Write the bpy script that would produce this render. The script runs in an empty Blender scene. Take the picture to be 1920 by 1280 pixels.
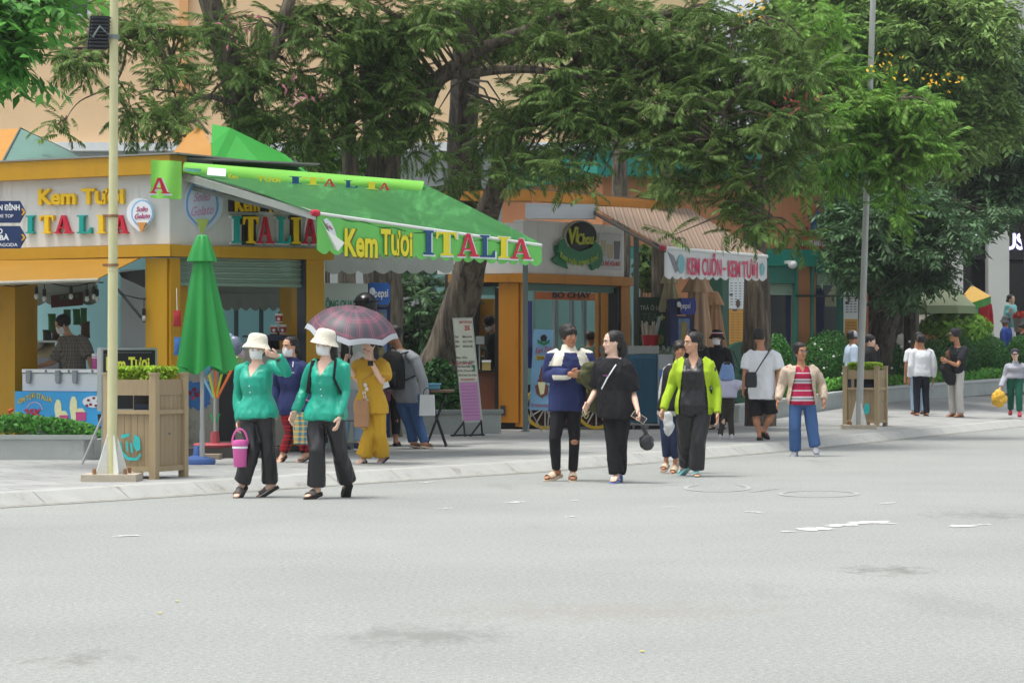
import bpy, bmesh, math, random
import numpy as np
from mathutils import Vector, Matrix, noise
random.seed(7)
R=math.radians
SC=bpy.context.scene; COL=SC.collection
# ---------------------------------------------------------------- camera, sky, sun
FPX=5000.0; HY=665.0; CZ=1.36
cd=bpy.data.cameras.new('camera'); cam=bpy.data.objects.new('camera',cd); COL.objects.link(cam)
cam.location=(0,0,CZ); cam.rotation_euler=(R(90),0,0)
cd.sensor_width=36; cd.lens=FPX/1920*36; cd.shift_y=(HY-640)/1920; cd.clip_start=0.5; cd.clip_end=1500
SC.camera=cam
SUN_EL=74; SUN_AZ=250      # azimuth measured clockwise from +Y (the view direction)
w=bpy.data.worlds.new('World'); SC.world=w; w.use_nodes=True
nt=w.node_tree; bg=nt.nodes['Background']
sk=nt.nodes.new('ShaderNodeTexSky'); sk.sky_type='NISHITA'; sk.sun_disc=False
sk.sun_elevation=R(SUN_EL); sk.sun_rotation=R(SUN_AZ); sk.dust_density=4.0; sk.air_density=1.0
hs=nt.nodes.new('ShaderNodeHueSaturation'); hs.inputs['Saturation'].default_value=0.35
nt.links.new(sk.outputs[0],hs.inputs['Color']); nt.links.new(hs.outputs[0],bg.inputs[0]); bg.inputs[1].default_value=0.13
sd=bpy.data.lights.new('sun','SUN'); sd.energy=1.3; sd.angle=R(15); sd.color=(1.0,0.97,0.91)
so=bpy.data.objects.new('sun',sd); COL.objects.link(so); so.location=(0,0,30)
_sv=Vector((math.sin(R(SUN_AZ))*math.cos(R(SUN_EL)),math.cos(R(SUN_AZ))*math.cos(R(SUN_EL)),math.sin(R(SUN_EL))))
so.rotation_euler=_sv.to_track_quat('Z','Y').to_euler()
SC.view_settings.view_transform='Standard'; SC.view_settings.look='None'; SC.view_settings.gamma=1; SC.view_settings.exposure=0.92
try:
    SC.view_settings.use_curve_mapping=False
    SC.cycles.max_bounces=6; SC.cycles.transparent_max_bounces=8; SC.cycles.use_denoising=True
except Exception: pass
# ---------------------------------------------------------------- helpers
V=Vector; Z=V((0,0,1))
def P(x,y,d): return V(((x-960)*d/FPX,d,CZ+(HY-y)*d/FPX))          # a point d metres away
def G(x,y,z=.12): return P(x,y,FPX*(CZ-z)/(y-HY))                    # a point on level ground
def hz(d): return .12+max(0,min(d,80)-50)*.03                     # the pavement climbs gently beyond 50 m
def GD(y):                                                           # depth of a pavement point seen at picture height y
    a,b=20.,140.
    for _ in range(50):
        m=(a+b)/2
        if HY+(CZ-hz(m))*FPX/m>y: a=m
        else: b=m
    return a
def lin(h):
    h=h.lstrip('#'); o=[]
    for i in (0,2,4):
        c=int(h[i:i+2],16)/255; o.append(c/12.92 if c<=.04045 else ((c+.055)/1.055)**2.4)
    return o
MATS={}
def nd(nt,t,**k):
    n=nt.nodes.new(t)
    for a,b in k.items():
        if a in n.inputs: n.inputs[a].default_value=b
        else: setattr(n,a,b)
    return n
def newmat(name):
    m=bpy.data.materials.new(name); m.use_nodes=True
    return m,m.node_tree,m.node_tree.nodes['Principled BSDF']
def mat(name,col,rough=.6,var=.1,sc=5,bump=0,bsc=30,metal=0,stretch=(1,1,1),spec=.4,sheen=0,dirt=None,isl=0,trans=0):
    if name in MATS: return MATS[name]
    m,t,b=newmat(name); L=t.links.new
    c=lin(col) if isinstance(col,str) else col
    tc=nd(t,'ShaderNodeTexCoord'); mp=nd(t,'ShaderNodeMapping'); mp.inputs['Scale'].default_value=stretch
    L(tc.outputs['Object'],mp.inputs[0])
    n=nd(t,'ShaderNodeTexNoise',Scale=sc,Detail=5.0,Roughness=.6); L(mp.outputs[0],n.inputs['Vector'])
    mx=nd(t,'ShaderNodeMix',data_type='RGBA')
    mx.inputs[6].default_value=[max(0,q*(1-var*1.6)) for q in c]+[1]; mx.inputs[7].default_value=[min(1,q*(1+var*1.6)) for q in c]+[1]
    L(n.outputs['Fac'],mx.inputs[0]); out=mx.outputs[2]
    if dirt:
        n2=nd(t,'ShaderNodeTexNoise',Scale=dirt[1],Detail=7.0,Roughness=.72); L(mp.outputs[0],n2.inputs['Vector'])
        rp=nd(t,'ShaderNodeMapRange'); rp.inputs[1].default_value=dirt[2]; rp.inputs[2].default_value=dirt[2]+.14; L(n2.outputs['Fac'],rp.inputs[0])
        m2=nd(t,'ShaderNodeMix',data_type='RGBA'); m2.inputs[7].default_value=lin(dirt[0])+[1]
        L(rp.outputs[0],m2.inputs[0]); L(out,m2.inputs[6]); out=m2.outputs[2]
    if isl:
        g=nd(t,'ShaderNodeNewGeometry'); h=nd(t,'ShaderNodeHueSaturation'); 
        mr=nd(t,'ShaderNodeMapRange'); mr.inputs[3].default_value=1-isl; mr.inputs[4].default_value=1+isl*1.4
        L(g.outputs['Random Per Island'],mr.inputs[0]); L(mr.outputs[0],h.inputs['Value']); L(out,h.inputs['Color'])
        mh=nd(t,'ShaderNodeMapRange'); mh.inputs[3].default_value=.475; mh.inputs[4].default_value=.515
        L(n.outputs['Fac'],mh.inputs[0]); L(mh.outputs[0],h.inputs['Hue']); out=h.outputs[0]
    L(out,b.inputs['Base Color'])
    b.inputs['Roughness'].default_value=rough; b.inputs['Metallic'].default_value=metal; b.inputs['Specular IOR Level'].default_value=spec
    if sheen: b.inputs['Sheen Weight'].default_value=sheen
    if bump:
        nb=nd(t,'ShaderNodeTexNoise',Scale=bsc,Detail=5.0); L(mp.outputs[0],nb.inputs['Vector'])
        bp=nd(t,'ShaderNodeBump',Strength=bump,Distance=.02); L(nb.outputs['Fac'],bp.inputs['Height']); L(bp.outputs[0],b.inputs['Normal'])
    if trans:
        tr=nd(t,'ShaderNodeBsdfTranslucent'); L(out,tr.inputs[0]); ms=nd(t,'ShaderNodeMixShader'); ms.inputs[0].default_value=trans
        L(b.outputs[0],ms.inputs[1]); L(tr.outputs[0],ms.inputs[2]); L(ms.outputs[0],t.nodes['Material Output'].inputs[0])
    MATS[name]=m; return m
def bandmat(name,stops,axis=2,period=1.0,rough=.75,grid=None,smooth=False):
    """bands of colour along an object axis: stops=[(pos,hex)...] over one period; grid adds crossing bands on the x+y axis"""
    if name in MATS: return MATS[name]
    m,t,b=newmat(name); L=t.links.new
    tc=nd(t,'ShaderNodeTexCoord'); sp=nd(t,'ShaderNodeSeparateXYZ'); L(tc.outputs['Object'],sp.inputs[0])
    def ramp(src,stops,period):
        dv=nd(t,'ShaderNodeMath',operation='DIVIDE'); dv.inputs[1].default_value=period; L(src,dv.inputs[0])
        fr=nd(t,'ShaderNodeMath',operation='FRACT'); L(dv.outputs[0],fr.inputs[0])
        cr=nd(t,'ShaderNodeValToRGB'); e=cr.color_ramp; e.interpolation='LINEAR' if smooth else 'CONSTANT'
        while len(e.elements)<len(stops): e.elements.new(.5)
        for el,(p,c) in zip(e.elements,stops): el.position=p; el.color=lin(c)+[1]
        L(fr.outputs[0],cr.inputs[0]); return cr.outputs[0]
    out=ramp(sp.outputs[axis],stops,period)
    if grid:
        ad=nd(t,'ShaderNodeMath',operation='ADD'); L(sp.outputs[0],ad.inputs[0]); L(sp.outputs[1],ad.inputs[1])
        o2=ramp(ad.outputs[0],grid,period)
        mx=nd(t,'ShaderNodeMix',data_type='RGBA'); mx.inputs[0].default_value=.5; L(out,mx.inputs[6]); L(o2,mx.inputs[7]); out=mx.outputs[2]
    L(out,b.inputs['Base Color']); b.inputs['Roughness'].default_value=rough; b.inputs['Specular IOR Level'].default_value=.3
    MATS[name]=m; return m
def glass(name,col,alpha=.75,rough=.05):
    if name in MATS: return MATS[name]
    m,t,b=newmat(name); b.inputs['Base Color'].default_value=lin(col)+[1]; b.inputs['Roughness'].default_value=rough
    n=nd(t,'ShaderNodeTexNoise',Scale=2.0); bp=nd(t,'ShaderNodeBump',Strength=.05); t.links.new(n.outputs['Fac'],bp.inputs['Height']); t.links.new(bp.outputs[0],b.inputs['Normal'])
    b.inputs['Alpha'].default_value=alpha; MATS[name]=m; return m
ORG={}
SPLIT=set('rail shutter_rail pillar pilaster window_frame side_arm ribbon_tail drawstring lock castor bolt post lower_wall shutter_box base cup_print cone_print cherry_print strut letter_backing letter_panel'.split())
class MB:
    def __init__(s): s.v=[]; s.f=[]; s.m=[]; s.k=0
    def add(s,vs,fs):
        o=len(s.v); s.v+=[V(p) for p in vs]; s.f+=[[i+o for i in f] for f in fs]; s.m+=[s.k]*len(fs)
    def obox(s,o,a,b,c):
        o,a,b,c=V(o),V(a),V(b),V(c)
        s.add([o,o+a,o+a+b,o+b,o+c,o+a+c,o+a+b+c,o+b+c],[(0,3,2,1),(4,5,6,7),(0,1,5,4),(1,2,6,5),(2,3,7,6),(3,0,4,7)])
    def box(s,x0,x1,y0,y1,z0,z1): s.obox((x0,y0,z0),(x1-x0,0,0),(0,y1-y0,0),(0,0,z1-z0))
    def prism(s,pts,vec):
        n=len(pts); vec=V(vec); pts=[V(p) for p in pts]
        s.add(pts+[p+vec for p in pts],[list(range(n))[::-1],list(range(n,2*n))]+[(i,(i+1)%n,(i+1)%n+n,i+n) for i in range(n)])
    def poly(s,pts): s.add(pts,[list(range(len(pts)))])
    def loft(s,rings,cap=True):
        n=len(rings[0]); vs=[p for r in rings for p in r]; fs=[]
        for i in range(len(rings)-1):
            for j in range(n): fs.append((i*n+j,i*n+(j+1)%n,(i+1)*n+(j+1)%n,(i+1)*n+j))
        if cap: fs+=[list(range(n))[::-1],[len(vs)-n+j for j in range(n)]]
        s.add(vs,fs)
    def tube(s,pts,rs,n=8,cap=True,flat=None):
        pts=[V(p) for p in pts]
        if not isinstance(rs,(list,tuple)): rs=[rs]*len(pts)
        rings=[]; pu=None
        for i,p in enumerate(pts):
            t=(pts[min(i+1,len(pts)-1)]-pts[max(i-1,0)])
            t=t.normalized() if t.length>1e-9 else Z
            if pu is None:
                pu=V((0,1,0)) if abs(t.y)<.9 else V((1,0,0))
            u=(pu-t*pu.dot(t)); u=u.normalized() if u.length>1e-6 else t.orthogonal().normalized(); pu=u; w_=t.cross(u)
            fa,fb=(1,1) if not flat else flat
            rings.append([p+(u*math.cos(a)*fa+w_*math.sin(a)*fb)*rs[i] for a in [2*math.pi*j/n for j in range(n)]])
        s.loft(rings,cap)
    def ell(s,c,ax,ay,az,nu=12,nv=8):
        c,ax,ay,az=V(c),V(ax),V(ay),V(az); rings=[]
        for i in range(nv+1):
            t=math.pi*(i+.001)/(nv+.002)-math.pi/2
            rings.append([c+ax*math.cos(t)*math.cos(a)+ay*math.cos(t)*math.sin(a)+az*math.sin(t) for a in [2*math.pi*j/nu for j in range(nu)]])
        s.loft(rings)
    def lathe(s,c,prof,n=16,ax=Z,cap=True,wob=None):
        c=V(c); ax=V(ax).normalized(); u=ax.orthogonal().normalized() if abs(ax.z)<.99 else V((1,0,0)); u=(u-ax*u.dot(ax)).normalized(); w_=ax.cross(u)
        s.loft([[c+(u*math.cos(a)+w_*math.sin(a))*r*(1 if not wob else wob(a,z))+ax*z for a in [2*math.pi*j/n for j in range(n)]] for r,z in prof],cap)
    def sheet(s,p00,p10,p11,p01,nu=8,nv=4,sag=0,thick=.012,fn=None):
        p00,p10,p11,p01=V(p00),V(p10),V(p11),V(p01)
        nn=(p10-p00).cross(p01-p00).normalized(); g=[]
        for j in range(nv+1):
            for i in range(nu+1):
                a,b=i/nu,j/nv
                p=(p00*(1-a)+p10*a)*(1-b)+(p01*(1-a)+p11*a)*b
                p=p-Z*sag*4*a*(1-a)*b
                if fn: p=p+fn(a,b)
                g.append(p)
        k=len(g); st=nu+1
        fs=[]
        for j in range(nv):
            for i in range(nu):
                q=(j*st+i,j*st+i+1,(j+1)*st+i+1,(j+1)*st+i); fs.append(q); fs.append(tuple(x+k for x in q[::-1]))
        ed=[i for i in range(nu+1)]+[j*st+nu for j in range(1,nv+1)]+[nv*st+i for i in range(nu-1,-1,-1)]+[j*st for j in range(nv-1,0,-1)]
        for i in range(len(ed)):
            a,b=ed[i],ed[(i+1)%len(ed)]; fs.append((b,a,a+k,b+k))
        s.add(g+[p-nn*thick for p in g],fs)
    def mesh(s,name,org):
        me=bpy.data.meshes.new(name); me.from_pydata([tuple(p-org) for p in s.v],[],s.f); 
        return me
    def islands(s):
        r=list(range(len(s.v)))
        def fd(i):
            while r[i]!=i: r[i]=r[r[i]]; i=r[i]
            return i
        for f in s.f:
            for j in f[1:]: r[fd(j)]=fd(f[0])
        g={}
        for k,f in enumerate(s.f): g.setdefault(fd(f[0]),[]).append(k)
        return list(g.values())
    def build(s,name,mats,parent=None,smooth=False,loc=None):
        if parent is not None and name in SPLIT:
            isl=s.islands()
            if len(isl)>1:
                first=None
                for ks in isl:
                    q=MB(); ids=sorted({i for k in ks for i in s.f[k]}); mp={i:n for n,i in enumerate(ids)}
                    q.v=[s.v[i] for i in ids]; q.f=[[mp[i] for i in s.f[k]] for k in ks]; q.m=[s.m[k] for k in ks]
                    o=q.build(name,mats,parent,smooth); first=first or o
                return first
        if parent is not None: org=ORG[parent]
        elif loc is not None: org=V(loc)
        else:
            xs=[p.x for p in s.v]; ys=[p.y for p in s.v]; zs=[p.z for p in s.v]
            org=V(((min(xs)+max(xs))/2,(min(ys)+max(ys))/2,min(zs)))
        me=s.mesh(name,org)
        for m in (mats if isinstance(mats,(list,tuple)) else [mats]): me.materials.append(m)
        me.polygons.foreach_set('material_index',s.m)
        if smooth: me.polygons.foreach_set('use_smooth',[True]*len(me.polygons))
        bm=bmesh.new(); bm.from_mesh(me); bmesh.ops.recalc_face_normals(bm,faces=bm.faces); bm.to_mesh(me); bm.free()
        if smooth: me.set_sharp_from_angle(angle=R(42))
        return link(name,me,parent,org)
def link(name,me,parent,org):
    o=bpy.data.objects.new(name,me); COL.objects.link(o); ORG[o]=V(org)
    if parent is not None: o.parent=parent
    else: o.location=org
    return o
def tag(o,label=None,cat=None,group=None,kind=None):
    for k,v in (('label',label),('category',cat),('group',group),('kind',kind)):
        if v: o[k]=v
    return o
def thing(name,label,cat,loc,group=None):
    o=bpy.data.objects.new(name,None); COL.objects.link(o); o.location=loc; o.empty_display_size=.2; ORG[o]=V(loc)
    return tag(o,label,cat,group)
def clone(o,loc,label=None):
    r=o.copy(); COL.objects.link(r); r.location=loc
    if label: r['label']=label
    for ch in o.children:
        c=ch.copy(); COL.objects.link(c); c.parent=r
        for g in ch.children:
            q=g.copy(); COL.objects.link(q); q.parent=c
    return r
# vertical plane through two points, with picture-to-plane lookups
class Pl:
    def __init__(s,a,b):
        s.a=V((a.x,a.y,0)); e=V((b.x-a.x,b.y-a.y,0)); s.e=e.normalized(); s.n=V((s.e.y,-s.e.x,0))
        if s.n.y>0: s.n=-s.n
    def at(s,x,y,w=0):
        d=V(((x-960)/FPX,1,(HY-y)/FPX)); o=V((0,0,CZ)); q=s.a+s.n*w
        return o+d*((q-o).dot(s.n)/d.dot(s.n))
    def u(s,x,w=0): return (s.at(x,HY,w)-s.a).dot(s.e)
    def pt(s,u,z,w=0): return s.a+s.e*u+s.n*w+Z*z
    def box(s,mb,x0,y0,x1,y1,w0,w1):
        """box whose front rectangle spans these pixels (at depth offset w1)"""
        p=s.at(x0,y0,w1); q=s.at(x1,y1,w1); u0=(p-s.a).dot(s.e); u1=(q-s.a).dot(s.e)
        z1=(s.at(x0,y0,w1).z+s.at(x1,y0,w1).z)/2; z0=(s.at(x0,y1,w1).z+s.at(x1,y1,w1).z)/2
        mb.obox(s.pt(u0,z0,w0),s.e*(u1-u0),s.n*(w1-w0),Z*(z1-z0))
    def ubox(s,mb,u0,u1,z0,z1,w0,w1): mb.obox(s.pt(u0,z0,w0),s.e*(u1-u0),s.n*(w1-w0),Z*(z1-z0))
    def poly(s,mb,pts,w,th): mb.prism([s.at(x,y,w) for x,y in pts],s.n*th)
# ---------------------------------------------------------------- lettering
_TX={}
def _glyphs(txt,bold):
    if (txt,bold) in _TX: return _TX[(txt,bold)]
    c=bpy.data.curves.new('lettering','FONT'); c.body=txt; c.extrude=.5; c.offset=bold; c.resolution_u=3
    o=bpy.data.objects.new('lettering',c); COL.objects.link(o); dg=bpy.context.evaluated_depsgraph_get()
    me=bpy.data.meshes.new_from_object(o.evaluated_get(dg)); vs=[v.co.copy() for v in me.vertices]; fs=[tuple(p.vertices) for p in me.polygons]
    bpy.data.objects.remove(o); bpy.data.curves.remove(c); bpy.data.meshes.remove(me)
    x0=min(v.x for v in vs); x1=max(v.x for v in vs)
    _TX[(txt,bold)]=(vs,fs,x0,x1); return _TX[(txt,bold)]
CAP=None
def text(mb,txt,p0,p1,h,n,th=.006,bold=.0,up=None,shear=0,arc=0):
    """letters from p0 to p1 along the baseline, cap height h, n = facing normal"""
    global CAP
    if CAP is None:
        g=_glyphs('H',0)[0]; CAP=max(v.y for v in g)
    vs,fs,x0,x1=_glyphs(txt,bold); p0,p1,n=V(p0),V(p1),V(n); ux=p1-p0; uy=V(up) if up else Z
    out=[]
    for v in vs:
        a=(v.x-x0)/(x1-x0); q=v.y/CAP*h
        out.append(p0+ux*a+uy*(q+arc*4*a*(1-a))+ux.normalized()*shear*q+n*(v.z+.5)*th)
    mb.add(out,fs)
def ptext(mb,pl,txt,x0,y0,x1,y1,hpx,w=.004,th=.006,bold=0,shear=0,arc=0):
    p0=pl.at(x0,y0,w); p1=pl.at(x1,y1,w); h=hpx*(p0.y+p1.y)/2/FPX
    text(mb,txt,p0,p1,h,pl.n,th,bold,None,shear,arc)
SER={'I':[(0,1),(1,1),(1,.93),(.76,.9),(.76,.1),(1,.07),(1,0),(0,0),(0,.07),(.24,.1),(.24,.9),(0,.93)],
 'T':[(0,1),(1,1),(1,.7),(.94,.7),(.86,.9),(.65,.91),(.65,.1),(.8,.07),(.8,0),(.2,0),(.2,.07),(.35,.1),(.35,.91),(.14,.9),(.06,.7),(0,.7)],
 'L':[(0,1),(.62,1),(.62,.93),(.46,.9),(.46,.09),(.78,.1),(.92,.32),(1,.32),(1,0),(0,0),(0,.07),(.16,.1),(.16,.9),(0,.93)],
 'A':[(.4,1),(.58,1),(.88,.1),(1,.07),(1,0),(.56,0),(.56,.07),(.66,.1),(.6,.28),(.3,.28),(.325,.36),(.575,.36),(.45,.74),(.325,.36),(.3,.28),(.24,.1),(.36,.07),(.36,0),(0,0),(0,.07),(.12,.1)]}
def serif(mb,ch,p0,p1,h,n,th=.02,grow=0):
    p0,p1=V(p0),V(p1); ux=p1-p0; L=ux.length; e=ux/L
    if ch=='A':   # split in strokes so that the counter stays open
        for q in ([(0,0),(.36,0),(.36,.07),(.24,.1),(.3,.28),(.325,.36),(.49,.86),(.49,1),(.4,1),(.12,.1),(0,.07)],
                  [(.49,1),(.49,.86),(.575,.36),(.6,.28),(.66,.1),(.56,.07),(.56,0),(1,0),(1,.07),(.88,.1),(.58,1)],
                  [(.302,.285),(.598,.285),(.573,.355),(.327,.355)]):
            mb.prism([p0+e*(L*x+(x-.5)*2*grow)+Z*(h*y+(y-.5)*2*grow) for x,y in q],n*th)
    else: mb.prism([p0+e*(L*x+(x-.5)*2*grow)+Z*(h*y+(y-.5)*2*grow) for x,y in SER[ch]],n*th)
def remesh(mb,name,org,vox,smooth=4,disp=None,cut=None,mats=(),matfn=None):
    me=mb.mesh(name,org); o=bpy.data.objects.new('tmp',me); COL.objects.link(o)
    r=o.modifiers.new('r','REMESH'); r.mode='VOXEL'; r.voxel_size=vox
    if smooth: q=o.modifiers.new('s','SMOOTH'); q.factor=.5; q.iterations=smooth
    dg=bpy.context.evaluated_depsgraph_get(); out=bpy.data.meshes.new_from_object(o.evaluated_get(dg))
    bpy.data.objects.remove(o); bpy.data.meshes.remove(me); out.name=name; out.materials.clear()
    if disp or cut:
        bm=bmesh.new(); bm.from_mesh(out); bm.normal_update()
        if disp:
            mv=[(v,v.co+v.normal*disp(v.co+org,v.normal)) for v in bm.verts]
            for v,c in mv: v.co=c
            if smooth: bmesh.ops.smooth_vert(bm,verts=bm.verts,factor=.5,use_axis_x=True,use_axis_y=True,use_axis_z=True)
        if cut:
            kill=[f for f in bm.faces if cut(f.calc_center_median()+org)]
            bmesh.ops.delete(bm,geom=kill,context='FACES')
        bm.to_mesh(out); bm.free()
    for m in mats: out.materials.append(m)
    if matfn: out.polygons.foreach_set('material_index',[matfn(p.center+org,p.normal) for p in out.polygons])
    out.polygons.foreach_set('use_smooth',[True]*len(out.polygons)); out.update()
    return out
def lerp(a,b,t): return a*(1-t)+b*t
def ring(c,side,fwd,a,b,n=20,sq=2.3):
    o=[]
    for j in range(n):
        t=2*math.pi*j/n; x=math.cos(t); y=math.sin(t); k=(abs(x)**sq+abs(y)**sq)**(-1/sq)
        o.append(c+side*x*k*a+fwd*y*k*b)
    return o
MASKM=mat('mask_white','#e9ebec',.75,.03,14,.3,30)
# ================================================================ setting: road, kerb, pavement, terrace
def asphalt():
    m,t,b=newmat('asphalt'); L=t.links.new
    tc=nd(t,'ShaderNodeTexCoord')
    n1=nd(t,'ShaderNodeTexNoise',Scale=140.0,Detail=3.0); n2=nd(t,'ShaderNodeTexNoise',Scale=.35,Detail=6.0,Roughness=.6)
    mp=nd(t,'ShaderNodeMapping'); mp.inputs['Scale'].default_value=(.55,.11,1); mp.inputs['Rotation'].default_value=(0,0,R(-14)); mp.inputs['Location'].default_value=(.62,.18,0)
    n3=nd(t,'ShaderNodeTexNoise',Scale=1.0,Detail=9.0,Roughness=.68)
    L(tc.outputs['Object'],n1.inputs['Vector']); L(tc.outputs['Object'],n2.inputs['Vector']); L(tc.outputs['Object'],mp.inputs[0]); L(mp.outputs[0],n3.inputs['Vector'])
    c1=nd(t,'ShaderNodeValToRGB'); c1.color_ramp.elements[0].position=.34; c1.color_ramp.elements[1].position=.66
    c1.color_ramp.elements[0].color=lin('#747775')+[1]; c1.color_ramp.elements[1].color=lin('#b1b4b0')+[1]
    n5=nd(t,'ShaderNodeTexNoise',Scale=34.0,Detail=4.0,Roughness=.8); L(tc.outputs['Object'],n5.inputs['Vector']); av=nd(t,'ShaderNodeMath',operation='MULTIPLY_ADD'); av.inputs[1].default_value=.55; L(n5.outputs['Fac'],av.inputs[0]); hv=nd(t,'ShaderNodeMath',operation='MULTIPLY'); hv.inputs[1].default_value=.45; L(n1.outputs['Fac'],hv.inputs[0]); L(hv.outputs[0],av.inputs[2]); L(av.outputs[0],c1.inputs[0])
    m1=nd(t,'ShaderNodeMix',data_type='RGBA',blend_type='MULTIPLY'); m1.inputs[0].default_value=1; L(c1.outputs[0],m1.inputs[6])
    c2=nd(t,'ShaderNodeValToRGB'); c2.color_ramp.elements[0].position=.3; c2.color_ramp.elements[1].position=.7
    c2.color_ramp.elements[0].color=(.9,.9,.9,1); c2.color_ramp.elements[1].color=(1.05,1.045,1.03,1); L(n2.outputs['Fac'],c2.inputs[0]); L(c2.outputs[0],m1.inputs[7])
    c3=nd(t,'ShaderNodeMapRange'); c3.inputs[1].default_value=.6; c3.inputs[2].default_value=.8; c3.inputs[3].default_value=0; c3.inputs[4].default_value=.5; L(n3.outputs['Fac'],c3.inputs[0])
    m2=nd(t,'ShaderNodeMix',data_type='RGBA'); m2.inputs[7].default_value=lin('#585751')+[1]; L(c3.outputs[0],m2.inputs[0]); L(m1.outputs[2],m2.inputs[6])
    prev=m2.outputs[2]
    for (px,py,rx,ry,th,col,amt) in ((790,1190,1.1,1.2,.36,'#62615c',.42),(1660,1068,.9,1.3,.5,'#5a5852',.6),(1850,965,1.6,2.2,.5,'#6a6963',.55),(1150,1145,2.6,1.6,.4,'#8d857a',.35),(150,1235,.8,1.2,.52,'#6b6862',.5)):
        g=G(px,py,0); ma=nd(t,'ShaderNodeMapping'); ma.vector_type='POINT'; ma.inputs['Location'].default_value=(-g.x/rx,-g.y/ry,0); ma.inputs['Scale'].default_value=(1/rx,1/ry,1); L(tc.outputs['Object'],ma.inputs[0])
        gr=nd(t,'ShaderNodeTexGradient',gradient_type='QUADRATIC_SPHERE'); L(ma.outputs[0],gr.inputs[0])
        ns=nd(t,'ShaderNodeTexNoise',Scale=7.0,Detail=10.0,Roughness=.78); mb_=nd(t,'ShaderNodeMapping'); mb_.inputs['Scale'].default_value=(1.0,.45,1); L(tc.outputs['Object'],mb_.inputs[0]); L(mb_.outputs[0],ns.inputs['Vector'])
        su=nd(t,'ShaderNodeMath',operation='MULTIPLY_ADD'); su.inputs[1].default_value=.32; L(gr.outputs['Fac'],su.inputs[0]); L(ns.outputs['Fac'],su.inputs[2])
        rr=nd(t,'ShaderNodeMapRange'); rr.inputs[1].default_value=.6+(th-.4)*.5; rr.inputs[2].default_value=.78+(th-.4)*.5; rr.inputs[4].default_value=amt; L(su.outputs[0],rr.inputs[0])
        mm=nd(t,'ShaderNodeMix',data_type='RGBA'); mm.inputs[7].default_value=lin(col)+[1]; ml=nd(t,'ShaderNodeMath',operation='MULTIPLY'); L(gr.outputs['Fac'],ml.inputs[0]); ml.inputs[1].default_value=2.2; ml.use_clamp=True; m3=nd(t,'ShaderNodeMath',operation='MULTIPLY'); L(ml.outputs[0],m3.inputs[0]); L(rr.outputs[0],m3.inputs[1]); L(m3.outputs[0],mm.inputs[0]); L(prev,mm.inputs[6]); prev=mm.outputs[2]
    L(prev,b.inputs['Base Color'])
    b.inputs['Roughness'].default_value=.85; b.inputs['Specular IOR Level'].default_value=.25
    bp=nd(t,'ShaderNodeBump',Strength=.7,Distance=.008); L(n1.outputs['Fac'],bp.inputs['Height']); L(bp.outputs[0],b.inputs['Normal']); return m
def paver():
    m,t,b=newmat('pavement_stone'); L=t.links.new
    tc=nd(t,'ShaderNodeTexCoord'); mp=nd(t,'ShaderNodeMapping'); mp.inputs['Rotation'].default_value=(0,0,R(-32)); L(tc.outputs['Object'],mp.inputs[0])
    br=nd(t,'ShaderNodeTexBrick',Scale=1.0); br.inputs['Mortar Size'].default_value=.012; br.inputs['Brick Width'].default_value=.8; br.inputs['Row Height'].default_value=.4
    br.inputs['Color1'].default_value=lin('#9b9d9b')+[1]; br.inputs['Color2'].default_value=lin('#a7a8a5')+[1]; br.inputs['Mortar'].default_value=lin('#6f706c')+[1]; L(mp.outputs[0],br.inputs['Vector'])
    n=nd(t,'ShaderNodeTexNoise',Scale=1.3,Detail=8.0,Roughness=.7); L(tc.outputs['Object'],n.inputs['Vector'])
    c=nd(t,'ShaderNodeValToRGB'); c.color_ramp.elements[0].position=.3; c.color_ramp.elements[0].color=(.72,.72,.71,1); c.color_ramp.elements[1].position=.62; L(n.outputs['Fac'],c.inputs[0])
    mx=nd(t,'ShaderNodeMix',data_type='RGBA',blend_type='MULTIPLY'); mx.inputs[0].default_value=1; L(br.outputs[0],mx.inputs[6]); L(c.outputs[0],mx.inputs[7]); L(mx.outputs[2],b.inputs['Base Color'])
    b.inputs['Roughness'].default_value=.75; return m
AS=asphalt(); PV=paver()
KERB=mat('kerb_concrete','#a9aaa5',.85,.12,3,.3,60,dirt=('#8d8a80',4,.56))
mb=MB(); 
xs=[-250,-60,-25,-12,-6,0,6,12,25,60,250]; ys=[2,10,20,30,45,70,120,300,700]
mb.v=[V((x,y,0)) for y in ys for x in xs]; n=len(xs); mb.f=[(j*n+i,j*n+i+1,(j+1)*n+i+1,(j+1)*n+i) for j in range(len(ys)-1) for i in range(n-1)]; mb.m=[0]*len(mb.f)
tag(mb.build('road',AS,loc=(0,0,0)),'pale worn asphalt road across the whole foreground',kind='structure')
kp=[(-900,1010),(-300,976),(0,951),(330,930),(660,907),(1000,885),(1330,858),(1532,840),(1744,817),(1920,799),(2300,762),(2900,728)]
KL=[G(x,y,0) for x,y in kp]
def offs(pts,w):
    o=[]
    for i,p in enumerate(pts):
        t=(pts[min(i+1,len(pts)-1)]-pts[max(i-1,0)]).normalized(); o.append(p+V((-t.y,t.x,0))*w)
    return o
def dense(pts,k=6): return [pts[i].lerp(pts[i+1],j/k) for i in range(len(pts)-1) for j in range(k)]+[pts[-1]]
KD=dense(KL); K1=[p+Z*.115 for p in offs(KD,.16)]; K0=[p+Z*.012 for p in KD]; K2=[p+Z*.12 for p in offs(KD,.34)]
mb=MB(); n=len(KD); mb.v=[p-Z*.1 for p in KD]+K0+K1+K2; mb.f=[(r*n+i,r*n+i+1,(r+1)*n+i+1,(r+1)*n+i) for r in range(3) for i in range(n-1)]; mb.m=[0]*len(mb.f); mb.k=1; acc=0
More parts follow.
